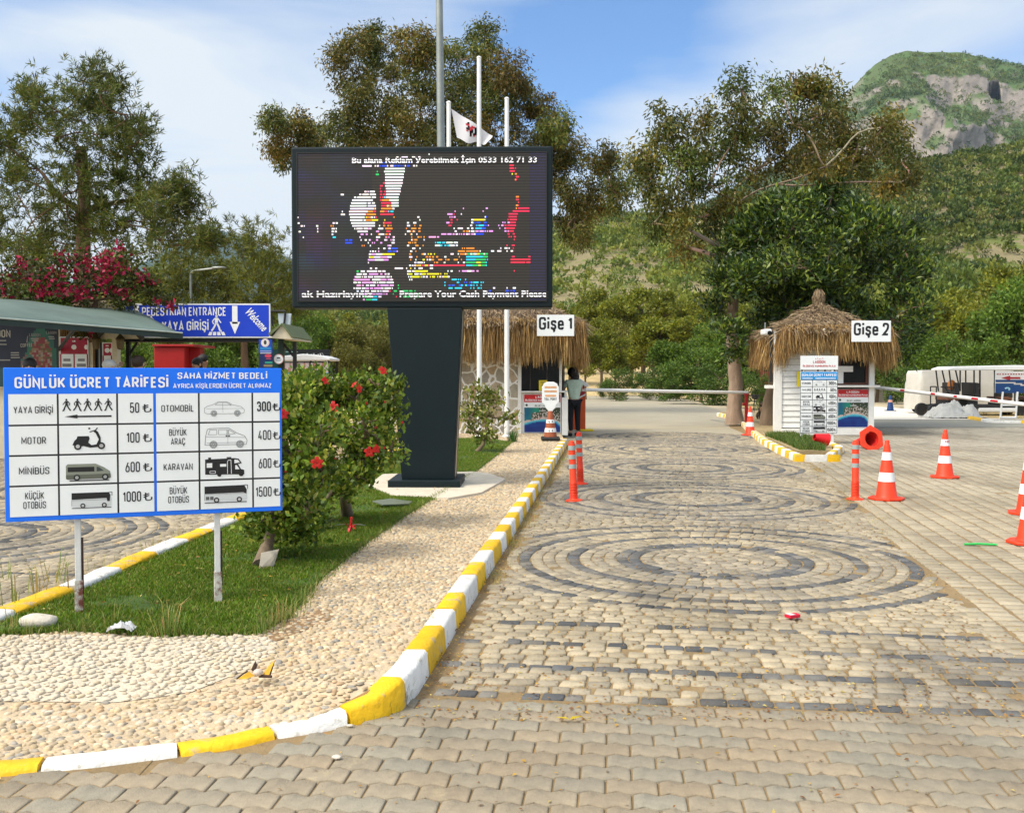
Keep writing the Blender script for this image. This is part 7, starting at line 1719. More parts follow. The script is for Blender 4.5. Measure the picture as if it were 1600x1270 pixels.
def tree(name, label, base, Y, clumps, trunk_r, fork, spec, seed, group=None, cat='tree', depthk=.9, bark=BK_E, trunkpath=None, twigs=True, mt=None):
    """clumps: photo position and radii of each leafy mass, placed at depth Y +- its own scatter; limbs run to every mass"""
    r = np.random.default_rng(seed); base = Vector(base)
    t = empty(name, base, label, cat, group=group); off = np.array(base)
    cs = []
    for c in clumps:
        px, py, rx, ry = c[:4]; dy = c[4] if len(c) > 4 else r.uniform(-1, 1) * spec.get('dspread', 2.2)
        p = P(px, py, Y + dy); k = (Y + dy) / FPX; cs.append((np.array(p), rx * k, ry * k))
    fork = Vector(fork); tb = MB()
    if trunkpath is None: trunkpath = [base, base.lerp(fork, .5) + Vector((r.normal(0, .08), r.normal(0, .08), 0)), fork]
    n_ = len(trunkpath); tb.tube([p - base for p in trunkpath], [trunk_r * (1.25 if i == 0 else 1 - .45 * i / (n_ - 1)) for i in range(n_)], 12, bark)
    tb.build('trunk', BARK, t, smooth=60)
    lb = MB(); B, A, W, C = [], [], [], []
    hubs = [fork]
    order = sorted(range(len(cs)), key=lambda i: (Vector(cs[i][0]) - fork).length)
    done = []
    for i in order:
        ce, rx, rz = cs[i]; ry = (rx + rz) / 2 * depthk; ve = Vector(ce)
        # nearest hub lower than the mass
        best = min(done + [(fork, trunk_r * .5)], key=lambda h: (h[0] - ve).length * (1 if h[0].z < ve.z + .3 else 1.8))
        d = (best[0] - ve).length; lk = spec.get('limb', 1.3); r0 = max(.018 * lk, best[1] * .8); r1 = max(.012 * lk, min(r0 * .55, .06 + .01 * d) * .7)
        pts = limb(lb, best[0] - base, ve - base, r0, r1, .09, r, bark, 6)
        done.append((ve, r1 * 1.05)); 
        if d > 2.5: done.append((base + pts[3], (r0 + r1) / 2))
        ns = max(4, int(spec['sub'] * (rx * rz) ** .5 / spec['subr'])) if spec.get('auto', True) else spec['sub']
        sc_ = ce + ellip(ns, r) * np.array([rx, ry, rz])
        tone = r.uniform(.82, 1.18)
        if spec['mode'] == 'droop': hq = r.uniform(-1, 1); tone = r.uniform(.72, 1.3) * np.array([1 + .22 * hq, 1 - .04 * hq, 1 - .1 * hq])
        for s in sc_:
            if twigs and r.random() < .75: limb(lb, ve - base, Vector(s) - base, max(.010, r1 * .6), .006, .10, r, bark, 3)
            m = int(spec['leaves'] * r.uniform(.6, 1.3)); sr = spec['subr'] * r.uniform(.65, 1.25)
            mode = spec['mode']
            out = s - ce; out = out / (np.linalg.norm(out) + 1e-6)
            if mode == 'pine':
                nb_ = max(2, m // 16)
                for q in range(nb_):
                    o = s + r.normal(0, sr * .55, 3); dr = out * .8 + np.array([0, 0, .75]) + r.normal(0, .45, 3); dr /= np.linalg.norm(dr)
                    k16 = 16; z_ = r.uniform(-.28, .12, (k16, 1)) * sr * 1.2
                    ax = dr[None] * .75 + r.normal(0, .55, (k16, 3)); ax /= np.linalg.norm(ax, axis=1, keepdims=True)
                    B.append(o + dr * z_); A.append(ax * spec['len'] * r.uniform(.7, 1.2, (k16, 1))); W.append(np.full(k16, spec['wid'])); C.append(palette(k16, spec['pal'], r) * tone)
                continue
            o = s + np.clip(r.normal(0, .5, (m, 3)), -1.1, 1.1) * sr * np.array([1, 1, spec.get('flat', .8)])
            if mode == 'droop': ax = np.column_stack([r.normal(0, .55, m), r.normal(0, .55, m), -r.normal(.6, .5, m)]) + out * .35
            elif mode == 'up': ax = out * .7 + np.array([0, 0, .55]) + r.normal(0, .55, (m, 3))
            else: ax = out * .35 + r.normal(0, .8, (m, 3))
            ax /= np.linalg.norm(ax, axis=1, keepdims=True)
            B.append(o); A.append(ax * spec['len'] * r.uniform(.65, 1.25, (m, 1))); W.append(spec['wid'] * r.uniform(.75, 1.25, m)); C.append(palette(m, spec['pal'], r) * tone * (1 + .15 * r.normal()))
    lb.build('limbs', BARK, t, smooth=60)
    B, A, W, C = np.vstack(B), np.vstack(A), np.concatenate(W), np.clip(np.vstack(C), 0, 1)
    leafmesh('crown', B - off, A, W, C, mt or FOL, t, r)
    t['leafcount'] = len(B); return t

EUC = dict(mode='droop', sub=9, subr=.44, leaves=125, len=.18, wid=.056, flat=.9, dspread=2.6, pal=[(.125, .135, .035), (.085, .105, .03), (.17, .125, .04), (.07, .095, .03), (.20, .18, .06), (.105, .12, .04)])
c1 = [(545, 105, 32, 40), (560, 70, 24, 24), (600, 75, 40, 32), (650, 65, 36, 30), (670, 110, 40, 40), (610, 130, 45, 40), (560, 160, 42, 36), (530, 200, 36, 28), (500, 215, 30, 22), (460, 195, 34, 22), (430, 195, 22, 20), (432, 225, 12, 20), (470, 225, 24, 18), (600, 190, 50, 34), (655, 180, 45, 40), (575, 222, 36, 16), (640, 222, 45, 18), (720, 95, 34, 40), (757, 62, 26, 30), (765, 100, 26, 34), (740, 140, 34, 36), (800, 120, 30, 34), (815, 150, 26, 36), (780, 160, 30, 30), (780, 200, 40, 30), (845, 165, 26, 24), (865, 195, 28, 26), (840, 215, 36, 28), (885, 225, 24, 26), (735, 200, 30, 22), (885, 265, 26, 30), (900, 300, 30, 28), (940, 250, 28, 22), (955, 280, 28, 28), (920, 320, 28, 22), (965, 305, 16, 22), (895, 345, 22, 26), (908, 372, 12, 16), (445, 250, 10, 18), (700, 150, 40, 40), (700, 215, 40, 25), (660, 255, 60, 30), (760, 255, 60, 30), (850, 260, 30, 30), (800, 320, 60, 40), (700, 330, 60, 40)]
tree('eucalyptus_tree', 'tall olive brown eucalyptus tree rising behind the billboard', G(705, 646), 42, c1, .42, P(690, 420, 42), EUC, 11, depthk=1.0)
c2 = [(1005, 240, 26, 26), (990, 265, 22, 22), (1020, 285, 30, 26), (1045, 185, 24, 26), (1035, 215, 20, 22), (1070, 225, 30, 30), (1100, 190, 30, 26), (1060, 255, 30, 28), (1110, 240, 34, 32), (1160, 145, 26, 28), (1155, 180, 26, 26), (1180, 200, 30, 28), (1150, 220, 34, 28), (1215, 150, 22, 26), (1245, 125, 22, 20), (1260, 150, 26, 26), (1290, 135, 24, 22), (1305, 160, 22, 22), (1285, 180, 30, 24), (1240, 195, 28, 24), (1210, 205, 30, 26), (1280, 215, 34, 26), (1320, 205, 26, 22), (1340, 225, 24, 22), (1375, 200, 26, 22), (1395, 195, 18, 20), (1390, 225, 26, 24), (1360, 245, 34, 24), (1410, 255, 20, 18), (1422, 275, 10, 12), (1330, 265, 36, 22), (1240, 250, 50, 30), (1180, 265, 50, 30), (1110, 290, 40, 30), (1050, 300, 34, 30), (1035, 330, 26, 26), (1060, 350, 30, 26), (1075, 385, 22, 18), (1020, 350, 16, 20), (1100, 340, 40, 30), (1150, 320, 50, 30), (1380, 285, 30, 16), (1290, 260, 40, 24)]
tb2 = G(1148, 662, .05); Y_ = tb2.y
EUC2 = dict(EUC, sub=7, leaves=88, pal=[(.105, .12, .03), (.075, .098, .026), (.14, .12, .035), (.06, .085, .026), (.17, .165, .05)], limb=1.9, dspread=2.2)
tree('eucalyptus_tree', 'olive eucalyptus tree with bare pale limbs above the dark glossy tree', tb2, Y_, c2, .26, P(1140, 420, Y_), EUC2, 12, bark=(.34, .24, .17),
     trunkpath=[tb2, P(1147, 640, Y_), P(1150, 600, Y_), P(1146, 560, Y_), P(1143, 520, Y_), P(1146, 470, Y_), P(1140, 420, Y_)])
DARKT = dict(mode='up', sub=7, subr=.40, leaves=60, len=.20, wid=.066, dspread=1.6, pal=[(.024, .058, .014), (.034, .078, .016), (.018, .045, .014), (.085, .15, .025), (.17, .24, .04)])
r_ = np.random.default_rng(5); c3 = []
for i in range(64):
    a = r_.uniform(0, 6.28); q = r_.random() ** .5; x = 1282 + 150 * q * math.cos(a); y = 432 - 118 * q * math.sin(a) if math.sin(a) > 0 else 432 - 120 * q * math.sin(a)
    c3.append((x, y, 27, 23, r_.uniform(-2.6, 1.0) * math.sqrt(max(.05, 1 - q * q))))
c3 += [(1225, 335, 26, 22), (1270, 318, 28, 22), (1310, 315, 26, 20), (1345, 330, 24, 20), (1380, 350, 24, 22), (1410, 390, 22, 24), (1425, 440, 20, 26), (1440, 480, 16, 20), (1420, 520, 22, 22), (1150, 400, 26, 26), (1130, 440, 18, 22), (1125, 480, 18, 24), (1135, 520, 20, 24), (1150, 545, 18, 16), (1170, 360, 24, 20), (1195, 340, 20, 18), (1300, 300, 16, 14), (1240, 310, 14, 14), (1430, 410, 14, 14), (1180, 560, 16, 14), (1400, 545, 16, 18), (1430, 350, 8, 8), (1200, 520, 30, 30), (1250, 540, 30, 25), (1350, 540, 30, 25)]
tb3 = Vector((wx(1201, 30.6), 30.6, .05)); 
tree('evergreen_tree', 'dense dark glossy evergreen tree crowning over booth 2', tb3, 30.8, c3, .24, P(1240, 470, 30.6), DARKT, 13, bark=(.20, .14, .09), trunkpath=[tb3, P(1203, 625, 30.6), P(1212, 590, 30.6), P(1240, 470, 30.6)], mt=FOLG)
PINE = dict(mode='pine', sub=8, subr=.40, leaves=170, len=.20, wid=.026, dspread=1.6, pal=[(.085, .12, .026), (.06, .095, .022), (.11, .145, .03), (.15, .15, .05), (.045, .075, .02)])
cp = [(142, 105, 20, 16), (165, 118, 22, 16), (130, 128, 18, 16), (155, 145, 24, 16), (185, 140, 16, 14), (115, 160, 18, 20), (45, 140, 20, 20), (62, 155, 22, 16), (80, 175, 24, 18), (20, 190, 26, 20), (50, 190, 26, 20), (110, 185, 26, 16), (170, 175, 28, 16), (200, 180, 20, 12), (205, 205, 18, 14), (220, 212, 12, 10), (150, 210, 34, 18), (90, 215, 34, 20), (30, 230, 34, 22), (-10, 220, 30, 26), (120, 245, 36, 20), (180, 240, 30, 18), (60, 265, 40, 24), (10, 280, 40, 26), (130, 285, 40, 22), (190, 275, 32, 20), (235, 285, 28, 16), (275, 305, 24, 16), (300, 318, 14, 16), (95, 310, 40, 22), (40, 325, 40, 24), (165, 320, 36, 22), (215, 315, 30, 18), (255, 332, 26, 14), (-20, 330, 40, 30), (120, 350, 36, 18), (190, 350, 34, 18), (235, 360, 26, 14), (60, 365, 34, 18), (270, 365, 14, 10), (325, 365, 22, 10), (345, 372, 10, 8), (300, 378, 14, 8), (150, 375, 34, 14), (0, 380, 30, 18), (285, 290, 14, 8), (140, 165, 30, 20), (255, 295, 30, 14), (290, 318, 20, 10), (240, 320, 30, 14), (215, 250, 18, 12), (190, 205, 26, 14), (280, 345, 26, 10), (315, 372, 24, 8), (200, 230, 20, 12), (160, 365, 40, 16), (80, 385, 40, 16), (30, 390, 36, 16), (250, 375, 26, 10)]
YP = 27
cp = [(a, b_, c, d * .62) for a, b_, c, d in cp]
tree('pine_tree', 'tall dark pine tree leaning to the right behind the kiosk', Vector((wx(128, YP), YP, 0)), YP, cp, .24, P(128, 330, YP), PINE, 21, bark=BK_P, depthk=1.1, trunkpath=[Vector((wx(126, YP), YP, 0)), P(128, 440, YP), P(130, 380, YP), P(132, 300, YP), P(126, 230, YP)])
cp2 = [(392, 362, 12, 14), (385, 385, 14, 12), (420, 385, 14, 12), (412, 405, 20, 14), (380, 410, 20, 14), (360, 430, 22, 18), (440, 412, 12, 12), (432, 428, 20, 16), (395, 435, 26, 18), (340, 440, 22, 20), (310, 425, 26, 20), (280, 415, 26, 22), (255, 420, 22, 18), (300, 450, 36, 22), (260, 450, 30, 22), (360, 460, 36, 20), (420, 455, 32, 20), (450, 445, 18, 22), (330, 400, 12, 12), (455, 475, 25, 25), (400, 480, 40, 18), (300, 480, 50, 20), (240, 475, 30, 20)]
PINE2 = dict(PINE, sub=8, subr=.75, leaves=220, len=.30, wid=.036, pal=[(.14, .165, .03), (.10, .135, .026), (.18, .19, .04), (.07, .10, .022)], dspread=2.5)
YQ = 48
tree('pine_tree', 'yellow green pine trees group with thin tops behind the blue entrance sign', Vector((wx(385, YQ), YQ, 0)), YQ, cp2, .22, P(380, 470, YQ), PINE2, 22, bark=BK_P)
# bougainvillea over the kiosk
cb = [(0, 450, 40, 26), (45, 430, 40, 30), (90, 425, 40, 30), (135, 430, 40, 30), (175, 430, 34, 34), (205, 415, 24, 22), (215, 450, 24, 22), (240, 440, 14, 14), (150, 460, 50, 18), (80, 460, 50, 16), (20, 470, 40, 14), (225, 395, 20, 10), (190, 400, 20, 14), (110, 400, 30, 12), (195, 470, 22, 12), (262, 470, 8, 8), (240, 465, 12, 10), (-40, 440, 40, 40), (130, 512, 6, 10), (140, 520, 6, 12)]
YV = 19.6
BOUG = dict(mode='round', sub=8, subr=.24, leaves=40, len=.085, wid=.052, dspread=.5, pal=[(.060, .085, .016), (.085, .115, .024), (.040, .06, .014), (.13, .13, .04), (.035, .05, .013)])
bv = tree('bougainvillea', 'bougainvillea with magenta bracts sprawling over the kiosk awning', Vector((wx(150, 20.6), 20.6, 0)), YV, cb, .07, P(150, 470, 20), BOUG, 31, cat='climbing plant', bark=(.16, .11, .07))
r_ = np.random.default_rng(8); B = []
for px, py, rx, ry, n in ((172, 408, 14, 12, 90), (180, 420, 16, 10, 90), (160, 405, 18, 6, 40), (135, 412, 22, 12, 50), (105, 420, 24, 14, 40), (35, 415, 10, 8, 40), (62, 460, 8, 6, 40), (70, 455, 14, 8, 30), (100, 455, 20, 8, 70), (125, 460, 18, 8, 60), (165, 445, 8, 10, 40), (163, 435, 10, 6, 30), (195, 460, 10, 8, 30), (185, 455, 8, 6, 25), (220, 438, 14, 6, 50), (243, 442, 8, 6, 30), (188, 388, 5, 4, 18), (95, 398, 8, 5, 14), (5, 458, 8, 8, 14), (150, 430, 40, 30, 60), (60, 435, 50, 30, 50), (268, 478, 5, 6, 26), (246, 472, 6, 4, 14), (135, 508, 8, 7, 30), (140, 522, 4, 8, 20), (215, 425, 12, 10, 20), (125, 395, 8, 5, 10), (15, 428, 14, 10, 30), (40, 440, 16, 10, 30), (0, 440, 10, 10, 24), (85, 432, 16, 10, 30)):
    for k in range(int(n * .85)):
        B.append(P(px + r_.normal(0, rx * .6), py + r_.normal(0, ry * .6), YV - .55 + r_.uniform(-.25, .35)))
B = np.array(B); n = len(B); leafmesh('bracts', B - np.array(bv.location), r_.normal(size=(n, 3)) * .055, .06, palette(n, [(.34, .006, .045), (.25, .005, .025), (.46, .012, .075), (.17, .008, .02)], r_), PETAL, bv, r_)
# hibiscus shrubs
HIB = dict(mode='up', sub=10, subr=.13, leaves=34, len=.058, wid=.038, dspread=.30, pal=[(.12, .20, .028), (.085, .16, .022), (.165, .24, .038), (.06, .12, .02), (.26, .30, .07), (.075, .14, .027)])
YH1, YH2 = 8.1, 9.9
ch1 = [(440, 825, 34, 16), (400, 830, 18, 12), (425, 800, 34, 24), (470, 825, 24, 14), (455, 745, 36, 34), (440, 800, 36, 26), (412, 790, 26, 26), (420, 755, 36, 34), (465, 770, 36, 34), (450, 710, 40, 40), (475, 660, 38, 38), (500, 735, 36, 34), (495, 690, 34, 34), (400, 720, 30, 30), (430, 660, 36, 36), (460, 620, 34, 26), (415, 815, 22, 14), (480, 800, 24, 18), (380, 760, 24, 24)]
gh1 = G(409, 886, KZ)
h1 = tree('hibiscus_shrub', 'hibiscus shrub behind the right end of the blue price board, thick leaning trunk', gh1, YH1, ch1, .062, P(440, 790, YH1), HIB, 41, 'red flowering hibiscus shrubs', 'shrub', bark=(.19, .14, .09), trunkpath=[gh1, P(418, 850, YH1), P(440, 790, YH1)])
ch2 = [(520, 640, 44, 36), (555, 625, 38, 30), (590, 625, 30, 30), (600, 665, 28, 28), (570, 670, 40, 36), (535, 690, 44, 36), (560, 720, 34, 26), (520, 740, 40, 28), (480, 610, 36, 24), (500, 606, 24, 14), (455, 612, 26, 16), (622, 610, 5, 12), (500, 586, 5, 10), (470, 596, 5, 10), (560, 596, 5, 12), (600, 600, 5, 12), (535, 600, 5, 12), (610, 700, 18, 18), (590, 705, 22, 20), (550, 616, 20, 12), (612, 640, 12, 14), (480, 640, 36, 30), (500, 700, 36, 30), (485, 780, 30, 20), (465, 812, 24, 14), (520, 765, 28, 18), (560, 745, 24, 16), (500, 810, 20, 10)]
gh2 = G(543, 806, KZ)
h2 = tree('hibiscus_shrub', 'taller hibiscus shrub between the price board and the billboard, most red flowers', gh2, YH2, ch2, .055, P(545, 740, YH2), HIB, 42, 'red flowering hibiscus shrubs', 'shrub', bark=(.20, .15, .10), trunkpath=[gh2, P(538, 775, YH2), P(545, 740, YH2)])
REDF = mat('red_petals', (.60, .012, .02), .5, 20, .15)
def flower(root, px, py, Y, s, face=(0, -1, .1), kind=0):
    p = P(px, py, Y) - Vector(root.location); f = Vector(face).normalized(); u = f.cross(Vector((0, 0, 1))).normalized(); v = u.cross(f); b = MB()
    if kind == 0:
        for i in range(5):
            a = i * 1.257 + .3 + s; d = u * math.cos(a) + v * math.sin(a); e = u * math.cos(a + 1.57) + v * math.sin(a + 1.57)
            b.add([p, p + d * s * .5 + e * s * .34 + f * s * .12, p + d * s * .95 + e * s * .30 + f * s * .02, p + d * s * 1.02 + f * s * .08, p + d * s * .95 - e * s * .34 + f * s * .03, p + d * s * .5 - e * s * .34 + f * s * .12], [(0, 1, 2, 3, 4, 5)], (.62 * random.uniform(.85, 1.1), .018, .012))
        b.tube([p, p + f * s * .6, p + f * s * 1.0 + v * s * .12], [s * .05, s * .05, s * .09], 6, (.50, .05, .02)); b.ball(p - f * s * .02, s * .13, s * .13, s * .13, (.12, .004, .01), n=8, k=6)
    else:
        d = (u * face[0] + v * .4 + f * .2).normalized(); b.tube([p - d * s * .7, p - d * s * .2, p + d * s * .4, p + d * s * .9], [s * .08, s * .22, s * .18, s * .04], 7, (.62, .03, .06)); b.tube([p - d * s * 1.0, p - d * s * .6], [s * .05, s * .16], 6, (.12, .15, .03))
    b.build('flower', PETAL, root)
for px, py, s, kd, fc in ((520, 636, .068, 0, (-.2, -1, .2)), (516, 655, .05, 0, (.5, -.8, -.3)), (577, 706, .06, 0, (.1, -1, .1)), (588, 701, .05, 0, (.7, -.7, .2)), (598, 579, .055, 0, (.5, -.6, .5)), (508, 595, .05, 0, (.6, -.5, .4)), (553, 601, .045, 0, (-.6, -.4, .6)), (561, 607, .05, 0, (.8, -.5, 0)), (587, 668, .05, 1, (.9, 0, 0)), (629, 660, .05, 1, (1, 0, 0)), (482, 674, .045, 1, (.6, 0, 0)), (488, 692, .045, 1, (.9, 0, 0)), (573, 630, .05, 1, (1, 0, 0)), (602, 628, .05, 1, (1, 0, 0)), (600, 700, .05, 1, (1, 0, 0)), (449, 610, .05, 1, (1, 0, .3)), (524, 717, .05, 1, (-1, 0, 0))): flower(h2, px, py, YH2 - .55, s * .82, fc, kd)
for px, py, s, kd, fc in ((495, 723, .058, 0, (.2, -1, .2)), (443, 647, .05, 0, (.4, -.8, .2)), (446, 737, .04, 1, (.8, 0, 0)), (505, 727, .04, 1, (1, 0, 0))): flower(h1, px, py, YH1 - .48, s * .8, fc, kd)
cs3 = [(748, 638, 18, 18), (764, 646, 10, 14), (758, 664, 18, 15), (742, 675, 14, 12), (765, 684, 16, 8), (746, 612, 6, 12), (775, 622, 5, 10), (793, 655, 6, 6), (735, 650, 12, 20), (760, 618, 5, 10)]
YS3 = 19.5; gs3 = Vector((wx(745, YS3), YS3, KZ)); tree('shrub', 'leafy green shrub before the stone wall, right of the billboard column', gs3, YS3, cs3, .04, P(755, 680, YS3), dict(HIB, sub=6, subr=.2, leaves=22, len=.11, wid=.05, pal=[(.12, .17, .03), (.17, .21, .05), (.08, .12, .02), (.28, .27, .14)]), 43, cat='shrub', bark=(.18, .13, .08))
def tuft(b_, p, n, h, sp, pal, r):
    for k in range(n):
        a = r.uniform(0, 6.28); l = h * r.uniform(.5, 1.1); o = Vector((math.cos(a), math.sin(a), 0)); q = Vector(p) + o * r.uniform(0, sp); ln = r.uniform(.15, .8); s = Vector((-o.y, o.x, 0)) * h * .011
        m1 = q + Vector((o.x * l * ln * .3, o.y * l * ln * .3, l * .6)); m2 = q + Vector((o.x * l * ln, o.y * l * ln, l * (.95 - .3 * ln)))
        c = pal[r.integers(0, len(pal))]; b_.add([q - s, q + s, m1 + s * .8, m1 - s * .8, m2], [(0, 1, 2, 3), (3, 2, 4)], tuple(x * r.uniform(.8, 1.2) for x in c))
r_ = np.random.default_rng(17)
GP = [(.16, .24, .04), (.22, .28, .05), (.28, .28, .07), (.11, .17, .03)]; YPAL = [(.42, .34, .10), (.34, .31, .09), (.50, .40, .14), (.22, .25, .06)]
gb = MB(); tuft(gb, (0, 0, 0), 130, .34, .12, [(.045, .13, .02), (.06, .15, .03)], r_); o = gb.build('leafy_plant', FOL); o.location = G(801, 690, KZ); tag(o, 'small green leafy plant at the foot of the bare flagpole', 'plant')
wb = MB()
for px, py, n, h, sp, pal in ((420, 985, 60, .20, .14, GP), (440, 970, 50, .22, .12, YPAL), (470, 945, 40, .20, .12, GP), (490, 930, 30, .16, .1, YPAL), (268, 992, 46, .24, .10, GP), (262, 990, 16, .34, .08, YPAL), (175, 975, 12, .22, .1, YPAL), (125, 985, 16, .16, .1, GP), (40, 992, 30, .14, .14, GP), (20, 985, 20, .22, .14, YPAL), (85, 910, 12, .40, .12, GP), (60, 930, 12, .46, .12, YPAL), (25, 950, 14, .40, .14, GP), (110, 925, 10, .36, .1, YPAL), (10, 905, 10, .3, .1, GP), (630, 805, 26, .26, .14, GP), (650, 795, 30, .20, .14, GP), (600, 820, 18, .22, .16, GP), (575, 770, 14, .3, .14, GP), (622, 1092, 70, .15, .10, GP), (603, 1110, 50, .12, .10, GP), (575, 1118, 30, .06, .1, GP), (545, 1128, 20, .05, .06, GP), (760, 715, 40, .22, .4, YPAL), (740, 735, 40, .2, .3, GP), (780, 700, 30, .22, .4, YPAL), (620, 700, 30, .2, .5, GP), (240, 855, 24, .2, .18, YPAL), (200, 880, 22, .18, .18, YPAL), (280, 838, 20, .2, .18, YPAL), (160, 895, 16, .2, .2, YPAL), (815, 1103, 20, .04, .1, GP), (1330, 782, 30, .12, .14, YPAL), (1310, 765, 20, .08, .2, YPAL), (1345, 790, 20, .1, .14, GP)):
    p = G(px, py, KZ if px < 700 and not (530 < px < 640 and py > 1050) and py > 700 else 0)
    tuft(wb, p, n, h * .78, sp, pal, r_)
# weeds along the kerb foot and the edge of the cobbles
for i in range(150):
    Yw = r_.uniform(7.5, 20); tuft(wb, (road_left(Yw) + r_.uniform(.05, .22), Yw, -.01), int(r_.integers(5, 12)), r_.uniform(.05, .14), .09, YPAL if r_.random() < .6 else GP, r_)
for i in range(150):
    Yw = r_.uniform(9, 24); tuft(wb, (road_right(Yw) + r_.normal(0, .10), Yw, -.01), int(r_.integers(5, 11)), r_.uniform(.03, .09), .10, YPAL if r_.random() < .7 else GP, r_)
for i in range(70): Yw = r_.uniform(6.6, 18); tuft(wb, (float(lrx(Yw)) - .2 + r_.normal(0, .12), Yw, -.01), int(r_.integers(5, 11)), r_.uniform(.06, .2), .10, YPAL, r_)
for i in range(90): p = G(r_.uniform(1450, 1640), r_.uniform(642, 652), .05); tuft(wb, p, 10, r_.uniform(.1, .3), .25, [(.45, .30, .08), (.36, .24, .06), (.2, .2, .05)], r_)
for i in range(160): p = G(r_.uniform(915, 1340), r_.uniform(606, 626), .02); tuft(wb, p, 8, r_.uniform(.15, .45), .6, [(.40, .30, .10), (.30, .25, .08), (.16, .19, .05)], r_)
tag(wb.build('weeds', FOL), 'weeds and dry grass along kerbs, verges and paving joints', kind='stuff')
pb = MB(); tuft(pb, (0, 0, .3), 90, .62, .25, [(.06, .13, .03), (.10, .16, .03), (.04, .09, .02)], r_); o = pb.build('potted_foliage', FOL); o.location = G(1549, 648) + Vector((0, 1.5, .1)); tag(o, 'leafy green plant standing before the right shuttle cart seats', 'plant')
# dry leaf litter
n = 5200; pts = []
q = scatter(lp, 4200, KZ + .02); q = q[(q[:, 1] > 6.2)]; sel = r_.random(len(q)) < np.clip(.15 + .5 * np.exp(-((q[:, 0] + 1.6) ** 2 + (q[:, 1] - 8.2) ** 2) / 3), 0, 1); pts.append(q[sel])
Yw = r_.uniform(5.2, 24, 2600); pts.append(np.column_stack([road_left(Yw) + np.abs(r_.normal(0, .14, 2600)) + .03, Yw, r_.uniform(.0, .012, 2600)]))
Yw = r_.uniform(6, 24, 1200); pts.append(np.column_stack([road_right(Yw) + r_.normal(0, .16, 1200), Yw, r_.uniform(.0, .012, 1200)]))
m = 5200; Yw = 4.7 + 16 * r_.random(m) ** 1.6; pts.append(np.column_stack([road_left(Yw) + (road_right(Yw) - road_left(Yw)) * r_.random(m), Yw, np.full(m, .002)]))
m = 700; Yw = 2.8 + 4 * r_.random(m); pts.append(np.column_stack([r_.uniform(-2.5, 3, m), Yw, np.where(Yw > 5, .0, .003)])); pts[-1] = pts[-1][[not inpoly([a], [b_], pave_poly)[0] for a, b_, _ in pts[-1]]]
pts = np.vstack(pts); n = len(pts); ax = np.column_stack([r_.normal(0, 1, (n, 2)), r_.uniform(0, .25, n)]); ax /= np.linalg.norm(ax, axis=1, keepdims=True)
sz = r_.uniform(.010, .030, n) ; sz[pts[:, 2] > .1] *= 1.7
tag(leafmesh('leaf_litter', pts, ax * sz[:, None], sz * .45, palette(n, [(.40, .20, .04), (.30, .13, .04), (.50, .32, .08), (.24, .12, .05), (.46, .40, .22)], r_), FOL, None, r_, nrm=np.tile([0, 0, 1.], (n, 1))), 'dry leaf litter in the joints, along kerbs and on the lawn', kind='stuff')
# single yellow leaves
for px, py, lab, z in ((670, 955, 'bright yellow leaf on the pebble paving near the kerb', KZ), (890, 1125, 'yellow green leaf lying on the pavers at the edge of the dark cobbles', 0.01)):
    b = MB(); 
    for a in ((.2, 2.5) if px > 800 else (.8,)): b.add([(0, 0, .004), (.025 * math.cos(a + .5), .025 * math.sin(a + .5), .012), (.075 * math.cos(a), .075 * math.sin(a), .008), (.025 * math.cos(a - .5), .025 * math.sin(a - .5), .010)], [(0, 1, 2, 3)], (.62, .48, .02))
    thing_mesh(b, 'leaf', FOL, lab, 'leaf', G(px, py, z), .3)

